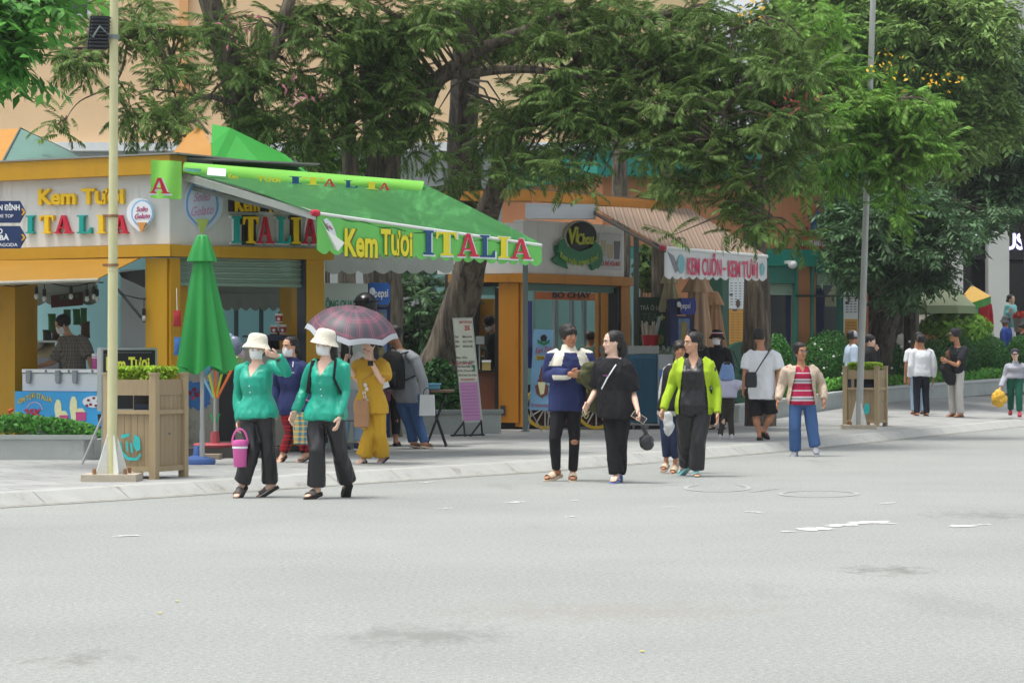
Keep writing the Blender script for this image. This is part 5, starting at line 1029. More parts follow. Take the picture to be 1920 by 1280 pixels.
mb=MB(); MP.box(mb,1367,520,1403,579,-.02,.02); mw=mb.build('white_sheet',mat('panel_white','#ccd2d2',.5,.05),mp_); mb=MB(); MP.box(mb,1367,580,1403,646,-.02,.02); my_=mb.build('ochre_sheet',mat('panel_ochre','#c08a2c',.5,.06),mp_)
mb=MB()
for r_ in range(9):
    for c_ in range(4): MP.box(mb,1370+c_*8,530+r_*5,1374+c_*8,531.2+r_*5,.021,.024)
MP.box(mb,1368,551,1374,554,.021,.025); MP.box(mb,1374,580,1382,583,.021,.025); mb.build('lettering',mat('ink_dark','#3a3f42',.6,.1),mw)
mb=MB(); MP.poly(mb,[(1384+3.6*math.cos(a),569+8*math.sin(a)) for a in [2*math.pi*i/12 for i in range(12)]],.026,.004); mb.build('cone_print',mat('print_choc2','#4a332c',.5,.2,20),mw)
mb=MB()
for r_ in range(11):
    for c_ in range(3): MP.box(mb,1371+c_*10,588+r_*5,1378+c_*10,589.1+r_*5,.021,.024)
mb.build('lettering',mat('ink_brown','#6f5220',.6,.1),my_)
gw=thing('wagon_wheel','dark green spoked wagon wheel leaning below the menu board','wheel',V((P(1390,0,48).x,48,.12))); wheel(gw,V((P(1391,0,48).x,48,1.05)),.55,mat('wheel_green','#1f5a43',.5,.1),mat('wheel_green','#1f5a43',.5,.1),12,.09,V((.8,-1,0)))
mb=MB(); g=G(1378,784,.12); mb.obox(g,V((.22,-.05,0)),V((.1,.8,0)),Z*.38); tag(mb.build('stone_block',BED),'short grey stone block at the near end of the right bed','block')
# right raised bed: wall, ground cover
pts=[P(x,y,d) for x,y,d in ((1385,777,48.5),(1578,764,55),(1690,754,58),(1930,737,63),(2300,715,70))]
for p in pts: p.z=hz(p.y)-.02
o=thing('planting_bed','long low grey wall of the raised bed on the right','bed wall',pts[1])
mb=MB(); n=len(pts); hh=.30
for i in range(n-1):
    e=pts[i+1]-pts[i]; nn=V((-e.y,e.x,0)).normalized()*.16; mb.obox(pts[i],e*.9995,nn,Z*hh)
mb.build('wall',BED,o); mb=MB()
for i in range(n-1):
    e=pts[i+1]-pts[i]; nn=V((-e.y,e.x,0)).normalized(); mb.obox(pts[i]-nn*.02+Z*(hh+.003),e*.999,nn*.22,Z*.05)
mb.build('coping',mat('bed_coping3','#b4b9b6',.75,.08,3),o)
rng=np.random.default_rng(11); n=30000; t=rng.uniform(0,1,n)**.8*3.999; i=t.astype(int); fr_=(t-i)[:,None]; A=np.array([list(p) for p in pts]); base=A[i]*(1-fr_)+A[i+1]*fr_; E=A[i+1]-A[i]; nn=np.stack([-E[:,1],E[:,0],E[:,0]*0],1); nn/=np.linalg.norm(nn,axis=1)[:,None]
off=.2+rng.uniform(0,1,n)[:,None]**1.3*4.6; q=base+nn*off; q[:,2]+=hh+.05+off[:,0]*.03+rng.uniform(0,1,n)**2*.2+.07*np.sin(q[:,0]*2)*np.sin(q[:,1]*1.5)
vs,fs=leaves(q,np.tile([0,-.8,.7],(n,1)),.12,.45,.15,.8,rng); gc=npmesh('ground_cover',vs,fs,leafmat('leaf_cover','#5b9a3c',.45,.3)); tag(gc,'bright green ground cover filling the raised bed',kind='stuff')
mb=MB(); pp=[p+Z*.26 for p in pts]; bk_=[p+V((-1.5,6,.4)) for p in pts]
for i in range(len(pts)-1): mb.poly([pp[i],pp[i+1],bk_[i+1],bk_[i]])
tag(mb.build('soil',mat('soil','#4a3d2c',.9,.2,3)),'dark soil inside the raised bed',kind='structure')
# parasols far right
def parasol(label,x,ytop,yhem,w_px,ybase,d,m,under=None,lean=0):
    s=d/FPX; b=P(x,ybase,d); b.z=hz(d); o=thing('parasol',label,'parasol',b); a=P(x,ytop,d); h=P(x,yhem,d); n=8; mb=MB()
    rim=[h+V((math.cos(2*math.pi*j/n+.4)*w_px*s*.5,math.sin(2*math.pi*j/n+.4)*w_px*s*.5,lean*math.cos(2*math.pi*j/n+.4))) for j in range(n)]
    for j in range(n): p,q=rim[j],rim[(j+1)%n]; mb.prism([a,p,q],-Z*.015)
    mb.build('canopy',m,o); mb=MB()
    for j in range(n): p,q=rim[j]-Z*.003,rim[(j+1)%n]-Z*.003; mb.prism([p,q,q-Z*14*s,p-Z*14*s],(h-p)*.01)
    mb.build('valance',under or m,o); mb=MB(); mb.tube([a,b],.04,8); mb.build('pole',STEEL,o); return o
parasol('large pale green parasol beside the dark tree trunks',1755,505,574,150,740,65.3,mat('parasol_sage','#a3ad8c',.6,.06,2,trans=.3),mat('parasol_olive','#7f8f66',.6,.06,2))
parasol('tattered straw parasol with a green underside',1822,534,566,72,700,66,mat('straw','#c9a45a',.9,.25,30,.6,60),mat('parasol_green','#3f8a36',.6,.08,2),.15)
parasol('pale parasol half hidden behind the grey lamp post',1572,520,560,52,730,62,mat('parasol_cream','#b5b99c',.6,.06,2))
# ================================================================ trees
def bark(name,a,b,sc=1.0):
    m,t,bs=newmat(name); L=t.links.new; tc=nd(t,'ShaderNodeTexCoord'); mp=nd(t,'ShaderNodeMapping'); mp.inputs['Scale'].default_value=(7*sc,7*sc,.9*sc); L(tc.outputs['Object'],mp.inputs[0])
    n=nd(t,'ShaderNodeTexNoise',Scale=1.6,Detail=8.0,Roughness=.65,Distortion=.6); L(mp.outputs[0],n.inputs['Vector'])
    c=nd(t,'ShaderNodeValToRGB'); c.color_ramp.elements[0].position=.38; c.color_ramp.elements[1].position=.62; c.color_ramp.elements[0].color=lin(a)+[1]; c.color_ramp.elements[1].color=lin(b)+[1]; L(n.outputs['Fac'],c.inputs[0]); L(c.outputs[0],bs.inputs['Base Color'])
    bp=nd(t,'ShaderNodeBump',Strength=1.0,Distance=.06); L(n.outputs['Fac'],bp.inputs['Height']); L(bp.outputs[0],bs.inputs['Normal']); bs.inputs['Roughness'].default_value=.9; return m
BK1=bark('bark_grey_brown','#3a342b','#867c6b'); BK2=bark('bark_pale','#372f27','#766b5a'); BK3=bark('bark_dark','#2a2620','#5d564a')
def frond(pairs,rng):
    vs=[];fs=[]
    def r(x): return np.array([x,0,-.38*x*x+.08*x])
    for i in range(pairs):
        x=.12+.88*i/(pairs-1); L=.36*math.sin(math.pi*min(1,.22+.72*(1-i/pairs)))*rng.uniform(.85,1.1); 
        for s in (-1,1):
            a=R(60-16*i/pairs)+rng.normal(0,.06); d=np.array([math.cos(a),s*math.sin(a),-.6+rng.normal(0,.1)]); d/=np.linalg.norm(d); p=r(x); w_=np.array([-s*math.sin(a)*.25,math.cos(a)*.25*1,.0]); w_=np.cross(d,[0,0,1]); w_/=np.linalg.norm(w_); W=.028
            k=len(vs); q=p+d*L*.5+np.array([0,0,.02]); vs+=[p,q+w_*W,p+d*L+np.array([0,0,-.06]),q-w_*W]; fs.append([k,k+1,k+2,k+3])
    for i in range(4):
        k=len(vs); p,q=r(i/4),r((i+1)/4); vs+=[p+[0,.008,0],q+[0,.008,0],q-[0,.008,0],p-[0,.008,0]]; fs.append([k,k+1,k+2,k+3])
    return np.array(vs),np.array(fs)
def sprig(rng):
    vs=[];fs=[]
    for i in range(9):
        x=i/9; p=np.array([x,0,-.3*x*x]); s=1 if i%2 else -1; a=R(48)+rng.normal(0,.2); L=rng.uniform(.38,.5); d=np.array([math.cos(a),s*math.sin(a),-.75+rng.normal(0,.2)]); d/=np.linalg.norm(d); w_=np.cross(d,[.2,0,1]); w_/=np.linalg.norm(w_); W=.075
        k=len(vs); q=p+d*L*.45+np.array([0,0,.03]); vs+=[p,q+w_*W,p+d*L,q-w_*W]; fs.append([k,k+1,k+2,k+3])
    return np.array(vs),np.array(fs)
_rg=np.random.default_rng(21)
FR=[frond(n,_rg) for n in (14,15,16,17)]; SPG=[sprig(_rg) for _ in range(4)]
def instances(kinds,pos,yaw,pitch,roll,sc,rng):
    V_=[];F_=[];o=0; pick=rng.integers(0,len(kinds),len(pos))
    for k,(bv,bf) in enumerate(kinds):
        I=np.where(pick==k)[0]
        if not len(I): continue
        cy,sy,cp,sp,cr,sr=np.cos(yaw[I]),np.sin(yaw[I]),np.cos(pitch[I]),np.sin(pitch[I]),np.cos(roll[I]),np.sin(roll[I])
        x=np.stack([cy*cp,sy*cp,sp],1); y0=np.stack([-sy,cy,0*cy],1); z0=np.cross(x,y0); y=y0*cr[:,None]+z0*sr[:,None]; z=np.cross(x,y)
        v=pos[I][:,None,:]+sc[I][:,None,None]*(bv[None,:,0:1]*x[:,None,:]+bv[None,:,1:2]*y[:,None,:]+bv[None,:,2:3]*z[:,None,:])
        F_.append((bf[None]+(np.arange(len(I))*len(bv))[:,None,None]+o).reshape(-1,4)); V_.append(v.reshape(-1,3)); o+=v.shape[0]*v.shape[1]
    return np.concatenate(V_),np.concatenate(F_)
TREES={}
def tree(label,trunks,clusters,lm,bm_,kind='frond',size=.34,seed=1,name='tree',twig=True,group=None,fpt=9,branch=()):
    """trunks: pixel polylines (x,y,depth,radius in m); clusters: (x,y,rx,ry,depth,rdepth,tufts)"""
    rng=np.random.default_rng(seed); b=P(*trunks[0][0][:3]); b.z=.12; o=thing(name,label,'tree',b,group)
    nodes=[]
    def tubes(pl,nm):
        mb=MB()
        for tr in pl:
            pts=[P(*q[:3]) for q in tr]; 
            if nm=='trunk' and tr is pl[0] and pts[0].z>.3: pts=[V((pts[0].x,pts[0].y,.05))]+pts; tr=[(0,0,0,tr[0][3]*1.15)]+list(tr)
            # densify with a smooth curve and a little wander
            q=[];rr=[]
            for i in range(len(pts)-1):
                p0,p1,p2,p3=pts[max(i-1,0)],pts[i],pts[i+1],pts[min(i+2,len(pts)-1)]
                for k in range(6):
                    t=k/6; q.append(.5*((2*p1)+(p2-p0)*t+(2*p0-5*p1+4*p2-p3)*t*t+(3*p1-p0-3*p2+p3)*t**3)); rr.append(tr[i][3]*(1-t)+tr[i+1][3]*t)
            q.append(pts[-1]); rr.append(tr[-1][3]); q=[p+noise.noise_vector(p*1.3+V((seed,0,0)))*r_*.35 for p,r_ in zip(q,rr)]
            n=18 if rr[0]>.1 else 8; k0=len(mb.v); mb.tube(q,rr,n); 
            if rr[0]>.1:
                for k in range(k0,len(mb.v)):
                    i=min((k-k0)//n,len(q)-1); dv=mb.v[k]-q[i]; a=math.atan2(dv.y,dv.x); mb.v[k]=q[i]+dv*(1+.16*noise.noise(V((a*1.5,mb.v[k].z*.8,seed)))+.05*math.sin(a*7+mb.v[k].z*1.5))
            nodes.extend(q)
        return mb
    tubes(trunks,'trunk').build('trunk',bm_,o,True)
    if branch: tubes(branch,'branch').build('branches',BK2 if bm_ is not BK3 else BK3,o,True)
    PS=[];YW=[];PT=[];RL=[];S_=[]; tw=MB(); NA=np.array([list(p) for p in nodes])
    for (x,y,rx,ry,d,rd,n) in clusters:
        for _ in range(n):
            u=rng.normal(0,1,3); u/=np.linalg.norm(u)/rng.uniform(.25,1)**.6
            c=np.array(P(x+u[0]*rx,y+u[1]*ry,d+u[2]*rd))
            if twig:
                dd=np.linalg.norm(NA-c,axis=1); j=int(dd.argmin())
                if dd[j]<2.6 and y>-10: 
                    a=V(NA[j]); m_=a.lerp(V(c),.5)+V((0,0,.12*dd[j])); tw.tube([a,m_,V(c)],[.014+.007*dd[j],.012+.003*dd[j],.005],5)
            k=int(rng.integers(max(2,fpt-3),fpt+3)); y0=rng.uniform(0,6.28)
            for i in range(k):
                PS.append(c+rng.normal(0,.06,3)); YW.append(y0+i*6.28/k+rng.normal(0,.3)); PT.append(rng.normal(.1,.5)); RL.append(rng.normal(0,.35)); S_.append(size*rng.uniform(.65,1.25))
    if PS:
        vs,fs=instances(FR if kind=='frond' else SPG,np.array(PS),np.array(YW),np.array(PT),np.array(RL),np.array(S_),rng)
        npmesh('crown',vs,fs,lm,o)
    if tw.v: tw.build('twigs',BK2 if bm_ is not BK3 else BK3,o)
    TREES[seed]=o; return o
LF1=leafmat('leaf_fern','#59743a',.55,.3,.6,.15); LF2=leafmat('leaf_fern_fresh','#648f3c',.5,.3,.6,.15); LF3=leafmat('leaf_lance','#6c8a48',.5,.25,.5,.2); LF4=leafmat('leaf_deep','#456340',.5,.2,.5,.2)
TG='feathery leaved trees growing between the kiosks'
tree('leaning dark trunked feathery tree rising behind the green hipped roof',
 [[(505,560,38.5,.26),(490,330,38.5,.22),(455,200,38.3,.2),(420,80,38,.17),(380,-40,37.8,.13)],[(450,190,38.3,.12),(520,80,38.5,.1),(560,-60,38.6,.07)]],
 [(190,30,100,50,36.5,1.2,9),(150,110,40,45,36.5,.9,7),(265,60,50,70,36.2,1.0,10),(250,190,30,60,36.0,.8,6),(320,110,40,60,36.0,.8,8),(310,230,36,40,35.4,.5,9),(345,170,30,40,37.3,.6,5),(420,50,70,50,38.3,1.3,15),(440,150,60,60,37.9,.9,14),(480,230,50,45,37.7,.7,11),(400,262,10,12,34.6,.2,1),(152,120,20,20,36.0,.4,2),(112,230,22,10,35.8,.2,2),(540,100,70,80,38.3,1.2,18),(560,230,50,50,38.3,1,9),(380,-120,300,90,39.3,2.5,40)],
 LF1,BK1,size=.35,seed=3,group=TG,branch=[[(455,200,38,.05),(380,180,37,.035),(330,220,36,.02)],[(420,80,38,.06),(330,60,37.2,.045),(240,70,36.6,.03),(160,90,36.3,.015)],[(240,70,36.6,.02),(220,150,36.2,.015),(150,190,36,.008),(125,222,35.8,.005)],[(330,60,37,.02),(320,140,36,.014),(345,230,35.5,.008)]])
tree('slim straight grey trunked tree behind the lime rolled banner',
 [[(652,520,40,.13),(655,330,40,.11),(650,200,40,.1),(660,60,40,.08)],[(592,330,40.5,.1),(590,240,40.5,.09),(585,140,40.5,.07)]],
 [(620,60,80,70,39,1.3,22),(600,170,80,60,39,1.2,18),(660,220,50,40,38.8,.9,8),(590,265,40,25,38.6,.6,6),(640,-110,200,90,40,2,30),(700,110,60,60,39.5,1.0,14)],
 LF1,BK1,size=.35,seed=5,group=TG)
tree('forked grey trunked tree rising in a V beside the rolled banner end',
 [[(715,560,40.5,.3),(720,330,40.5,.27),(745,240,40.3,.19),(800,170,40,.12),(870,110,39.8,.1),(960,70,39.5,.09),(1070,20,39.2,.06)],[(722,330,40.5,.25),(700,200,40.6,.2),(690,60,40.8,.15)],[(735,290,40.4,.1),(790,240,40.2,.08),(830,150,40,.075),(900,135,39.6,.07),(1000,132,39.3,.06),(1120,150,39,.04)]],
 [(740,60,80,60,39.5,1.2,18),(760,150,55,45,39.4,1,12),(700,190,50,40,39.2,1,9),(730,250,40,25,39,.7,5),(800,285,36,25,38.8,.6,5),(830,50,60,50,39,1.1,10),(820,-100,200,80,40,2,30),(690,20,70,40,39,1.2,12),(800,40,60,40,38.8,1,10),(780,200,50,40,39,.8,7)],
 LF1,BK1,size=.34,seed=7,group=TG)
tree('tall straight furrowed trunk standing behind the leaning trunk',
 [[(866,560,45.4,.3),(872,380,45,.28),(868,250,44.5,.25),(872,120,44,.23),(885,-60,43.5,.19)]],
 [(900,20,80,40,42,1.3,13),(960,100,60,40,41.8,1.2,10),(940,200,40,40,41.6,1,6),(1000,40,80,50,42,1.3,14),(900,-120,260,80,43,2.2,34),(960,270,45,30,42,.7,7),(1060,10,90,30,41,1.2,14),(930,60,60,40,41.6,1,8),(1160,20,70,30,41,1.2,10),(860,335,50,22,40.9,.5,6),(1010,300,50,30,41.6,.8,9)],
 LF1,BK3,size=.34,seed=9,group=TG)
tree('thick leaning trunk with pale fissured bark beside the price board',
 [[(793,790,43.6,.38),(810,720,43.5,.36),(838,630,43.3,.30),(868,540,43.0,.27),(902,440,42.4,.22),(930,345,41.4,.16),(960,240,40.5,.12),(1040,160,39.8,.13),(1180,140,39.4,.12),(1320,160,39,.09),(1480,200,38.8,.06)],[(1000,215,39.9,.1),(1100,240,39.6,.09),(1240,240,39,.08),(1330,245,38.6,.07),(1420,260,38.4,.05),(1470,320,38.2,.035)],[(1040,165,39.8,.09),(1150,60,39.5,.08),(1280,20,39.3,.06)]],
 [(1050,60,90,50,39.2,1.3,20),(1080,160,80,50,38.9,1.2,18),(1110,240,80,50,38.6,1,20),(1060,300,60,30,38.5,.8,9),(1170,60,110,60,39.2,1.5,28),(1210,170,100,70,38.8,1.3,32),(1230,270,60,40,38.4,.9,14),(1110,375,6,10,38,.1,1),(1320,60,110,70,39,1.5,36),(1340,180,100,70,38.6,1.4,38),(1330,285,80,45,38.3,1,24),(1290,355,35,22,38,.5,6),(1380,360,45,35,38,.8,10),(1420,425,45,10,37.8,.3,4),(1265,440,5,7,37.6,.1,1),(1492,440,8,30,38,.2,2),(1440,120,110,80,38.8,1.5,38),(1480,240,90,70,38.4,1.2,30),(1480,335,50,36,38.2,1,11),(1200,-110,360,80,40,2.5,60),(960,325,30,22,38.8,.5,5),(1080,340,30,14,38.4,.3,3),(980,240,50,45,39.4,.6,10),(1020,180,50,40,39.2,.6,9),(930,270,40,40,40.2,.5,6)],
 LF1,BK2,size=.34,seed=11,group=TG,branch=[[(1240,240,39,.04),(1330,248,38.4,.035),(1400,300,38,.025),(1440,370,37.9,.015),(1440,410,37.8,.01)],[(1180,140,39.4,.04),(1300,90,38.6,.03),(1430,30,38.2,.02)],[(1320,160,39,.03),(1360,210,38,.025),(1340,260,37.8,.015)]])
tree('spreading fresh green branch tree reaching in front of the grey lamp post',
 [[(1425,800,46.5,.26),(1420,600,46.5,.24),(1415,480,46.5,.2),(1420,380,46.2,.16),(1500,290,45,.1),(1600,230,44,.06)],[(1420,380,46.2,.12),(1450,250,45.5,.1),(1520,130,44.8,.06)]],
 [(1550,150,80,50,43.5,1.3,26),(1600,220,90,50,43,1.2,32),(1650,280,80,45,42.8,1,24),(1560,310,80,40,43.2,1,22),(1710,200,50,35,42.8,.8,12),(1730,280,35,35,42.6,.5,8),(1690,335,36,16,42.6,.4,5),(1500,180,70,60,43.8,1,20),(1520,50,60,40,44,1.4,14),(1690,395,20,14,42.6,.2,3)],
 LF2,BK2,size=.41,seed=13,group=TG,branch=[[(1600,230,44,.035),(1570,260,43,.03),(1590,200,42.8,.02),(1690,185,42.6,.012)],[(1500,290,45,.04),(1580,240,43.2,.035),(1650,275,42.8,.025),(1720,270,42.6,.015)]])
for lab,tr,cl,s in (('bare slim grey trunk between the second kiosk and the timber shop',[(1165,560,50,.17),(1165,330,50,.15),(1160,200,50,.13),(1150,60,50,.1)],[(1150,220,50,60,49,1,10),(1140,100,70,70,49,1.2,16)],15),
                    ('grey trunk beside the cream umbrella under the striped awning',[(1238,800,48,.2),(1240,560,48,.18),(1245,400,48,.17),(1255,250,48,.13),(1260,100,48,.1)],[(1260,250,60,60,46.8,1,14),(1260,120,70,60,47,1.2,16),(1230,350,40,40,47,.8,7)],17)):
    tree(lab,[tr],cl,LF1,BK1,size=.34,seed=s,group=TG)
# broad leaved trees on the right
tree('big drooping broad crowned tree filling the upper right with fresh narrow leaves',
 [[(1660,760,64,.5),(1672,620,64,.45),(1690,480,64,.4),(1700,300,64,.35),(1720,100,64,.25)],[(1690,480,64,.2),(1640,330,63,.15),(1580,200,62,.1)]],
 [(1560,20,130,90,60,2,96),(1700,60,140,100,59.5,2.2,152),(1800,160,90,110,59.5,2,112),(1830,60,90,90,59.5,2,96),(1780,260,60,60,59,1.5,54),(1500,110,100,80,61,2,70),(1650,180,120,80,60.5,2,96),(1870,230,36,60,60,1,20),(1640,-110,300,90,61,3,96)],
 LF3,BK3,'sprig',.5,23,group=None,fpt=13)
tree('dark broad leaved tree with two black trunks behind the farther planter',
 [[(1648,740,59.8,.36),(1655,640,59.8,.32),(1672,540,59,.27),(1680,420,58,.22),(1690,330,58,.16)],[(1708,740,60,.18),(1708,600,59.8,.16),(1700,480,58.6,.14),(1685,400,58.5,.12)],[(1600,740,59.6,.21),(1622,600,59.5,.21),(1660,470,58.3,.2)]],
 [(1640,440,90,60,55,1.5,105),(1710,480,70,60,55,1.3,64),(1600,500,50,40,54.6,1,28),(1700,400,100,50,55.5,1.5,85),(1785,450,60,45,55,1.2,14),(1745,525,40,12,54.5,.8,5),(1600,400,60,50,56,1.2,44),(1690,550,30,18,54.5,.5,8),(1850,400,40,30,56,.8,7)],
 LF4,BK3,'sprig',.38,25,fpt=13)
tree('deep green tree at the far right edge in front of the columned hall',
 [[(1955,760,70,.4),(1945,500,70,.36),(1930,300,70,.3),(1920,100,70,.2)]],
 [(1900,270,60,90,68,2,57),(1885,345,50,55,67.5,1.5,36),(1930,150,50,90,68,2,41),(1840,330,50,45,68,1.4,34),(1790,370,50,40,70,1.4,24),(1760,330,60,40,71,1.4,28)],
 LF4,BK3,'sprig',.65,27,fpt=13)
# near big leaved branch in the upper left corner
tree('large leaved branch tree overhanging the upper left corner',
 [[(-420,862,30.5,.16),(-400,300,30.5,.15),(-260,60,30,.1),(-60,-30,29.4,.05),(40,-10,29,.02)]],
 [(15,5,45,50,29,.6,18),(60,5,60,25,29.4,.6,12),(5,90,34,50,28.8,.5,15),(-50,60,50,70,29.2,.7,16),(22,125,22,14,28.6,.2,5)],
 leafmat('leaf_broad','#4f8a3a',.45,.35,.45),BK1,'sprig',.46,31,fpt=6)
# feather fern tufts and bushes behind the kiosks
def bush(label,x,y,rx,ry,d,n,lm,size,seed,kind='leaf',name='shrub',cat='shrub',dome=True,trunk=True,gz=.12,group=None,asp=.5):
    rng=np.random.default_rng(seed); s=d/FPX; c=np.array(P(x,y,d)); u=rng.normal(0,1,(n,3)); u/=np.linalg.norm(u,axis=1)[:,None]; r=(rng.uniform(.0,1,n)**.22)[:,None]
    lump=1+.09*np.array([noise.noise(V((a*2.6+seed,b*2.6,e_*2.6))) for a,b,e_ in u])[:,None]
    q=c+u*r*lump*np.array([rx*s,min(rx*s,1.2),ry*s]); b=V((c[0],c[1],gz)); o=thing(name,label,cat,b,group)
    if kind=='leaf': vs,fs=leaves(q,u,size,asp,.15,.55,rng)
    else: vs,fs=instances(FR,q,rng.uniform(0,6.28,n),rng.normal(.3,.4,n),rng.normal(0,.3,n),size*rng.uniform(.7,1.2,n),rng)
    npmesh('foliage',vs,fs,lm,o)
    if trunk:
        mb=MB(); cz=V(c); h=max(.05,cz.z-gz)
        for i in range(7): a=i*.9+seed; e=cz+V((math.cos(a)*rx*s*.5,math.sin(a)*rx*s*.4,ry*s*.3)); mb.tube([b+V((math.cos(a)*.06,math.sin(a)*.06,0)),b.lerp(e,.5)+V((math.cos(a)*.08,0,0)),e],[.03,.022,.01],6)
        mb.build('stems',BK1,o)
    TREES[seed]=o; return o
bush('dark feathery bush behind the folding table and leaning trunk',775,600,75,95,45.5,300,LF4,.55,41,'frond')
bush('dark leafy bush low behind the stone bed by the folding table',822,735,42,62,42.6,1500,leafmat('leaf_under','#2f5f2c',.45,.2),.14,43)
bush('bright feathery fern bush behind the banner end',620,290,70,35,40.8,90,LF2,.5,45,'frond')
bush('dark leafy sapling between the two kiosks behind the striped awning post',1215,505,25,45,49,300,LF1,.2,50)
TP_='clipped round topiary bushes in the right bed'
TOP1=leafmat('leaf_topiary','#3f7a34',.4,.2,.45); TOP2=leafmat('leaf_topiary_dark','#34662f',.4,.2,.45)
for k,(x,y,rx,ry,d,lm,l) in enumerate(((1448,682,42,56,52,TOP1,'round clipped bush between the white T-shirt man and the striped polo man'),(1556,682,60,62,56.5,TOP1,'large round clipped bush with white flowers left of the farther planter'),(1668,695,34,60,60,TOP2,'dark round clipped bush right of the slim grey lamp post'),(1742,690,38,62,61.2,TOP2,'dark round clipped bush behind the white shirted man'),(1800,690,40,62,62.6,TOP2,'dark round clipped bush behind the black T-shirt man'),(1858,672,36,42,63.6,TOP1,'round clipped bush on visible stems left of the woman in the grey hoodie'),(1915,668,30,40,64.6,TOP1,'round clipped bush cut by the right edge of the photo'))):
    bush(l,x,y,rx,ry,d,9000,lm,.055,51+k,group=TP_,gz=hz(d)+.3)
for k,pts in ((52,[(1528,645),(1590,628),(1597,632),(1540,655),(1563,668),(1545,690),(1580,700)]),(53,[(1690,650),(1705,640),(1672,690),(1700,720)])):
    mb=MB()
    for x,y in pts: mb.ell(P(x,y,(56.5 if k==52 else 60)-(.75 if k==52 else .6)),V((.028,0,0)),V((0,.02,0)),Z*.026,6,4)
    mb.build('blossoms',mat('blossom_white','#e8ebe6',.6,.05),TREES[k])
bush('loose yellow green bush behind the black T-shirt man',1790,625,72,46,65.4,2200,leafmat('leaf_yellowgreen','#7fae45',.4,.35),.17,61,gz=.9)
bush('orange flowering bush beside the parasol pole',1735,655,28,28,64.2,500,leafmat('leaf_orange','#b5703a',.4,.3),.13,63,gz=.8)
for k,(x,y,l) in enumerate(((1722,607,'red flowers in a pot under the pale parasol'),(1912,592,'red flowers in a pot at the right edge by the woman in turquoise'))):
    o=bush(l,x,y,14,9,71.5,260,mat('petal_red','#c8402f',.6,.2),.1,65+k,trunk=False,name='flower_pot',cat='flower pot',gz=1.3)
    mb=MB(); c=P(x,y+20,71.5); mb.lathe(V((c.x,c.y,c.z-.15)),[(.14,0),(.2,.35),(.22,.37)],14); mb.build('pot',mat('pot_grey','#8f8f88',.8,.1),o,True)
# small coloured sprays in the crowns
for x,y,d,c_,k,nm in ((1762,150,41.5,'#e2b01e',13,'flowers'),(1670,128,41.8,'#d8b830',13,'flowers'),(1495,190,37.2,'#7a2a24',11,'seed_pods'),(560,180,35.8,'#8f5560',3,'withered_sprig'),(445,50,35.8,'#8a4a55',3,'withered_sprig'),(1400,12,38,'#d9b23a',11,'flowers')):
    rng=np.random.default_rng(int(x)); n=24 if nm=='flowers' else 22; q=np.array(P(x,y,d))+rng.normal(0,1,(n,3))*np.array([.17,.1,.13]); vs,fs=leaves(q,np.tile([0,-1,.3],(n,1)),.07 if nm=='flowers' else .12,.6 if nm=='flowers' else .25,.2,.7,rng)
    npmesh(nm,vs,fs,mat('petal_'+c_[1:],c_,.6,.2),TREES[k])
# ================================================================ people
SKIN={'light':mat('skin_light','#e0b9a2',.5,.05,9),'mid':mat('skin_mid','#c99b7e',.5,.06,9),'tan':mat('skin_tan','#b07c5c',.5,.06,9)}
HAIRM=mat('hair_black','#17130f',.55,.25,30,.5,60,stretch=(1,1,.2),spec=.5)
EYEW=mat('eye_white','#d8d4cc',.3,.02); EYED=mat('eye_dark','#150f0c',.25,.1); LIP=mat('lip','#9a4f46',.45,.08); BROW=mat('brow','#1a1512',.7,.1)
def hand(mb,w,d,pn,k,curl=.35,thumb=1):
    """palm, four fingers and a thumb; d = hand direction, pn = the way the palm faces"""
    d=d.normalized(); pn=(pn-d*pn.dot(d)).normalized(); s=d.cross(pn)
    mb.loft([ring(w+d*t*k,s,pn,a*k,b*k,10) for t,a,b in ((-.02,.024,.02),(.02,.03,.017),(.055,.04,.016),(.088,.041,.013),(.094,.036,.009))])
    for i,(off,L,a) in enumerate(((-.031,.062,.1),(-.010,.074,.03),(.011,.069,-.03),(.031,.052,-.12))):
        p=w+d*.085*k+s*off*k; q=[p]; ang=curl*.35; e=d+s*-a*.6
        for seg in (.45,.33,.27):
            dd=(e*math.cos(ang)+pn*math.sin(ang)).normalized(); p=p+dd*L*seg*k; q.append(p); ang+=curl*(1+.15*i)
        mb.tube(q,[.0088*k,.0082*k,.0075*k,.0055*k],7)
    b=w+d*.022*k-s*.026*k*thumb; t1=b+(d*.55-s*.62*thumb+pn*.35).normalized()*.036*k; t2=t1+(d*.9-s*.15*thumb+pn*.4).normalized()*.03*k
    mb.tube([b,t1,t2,t2+(d+pn*.5).normalized()*.014*k],[.0125*k,.0105*k,.009*k,.006*k],7)
class Person: pass
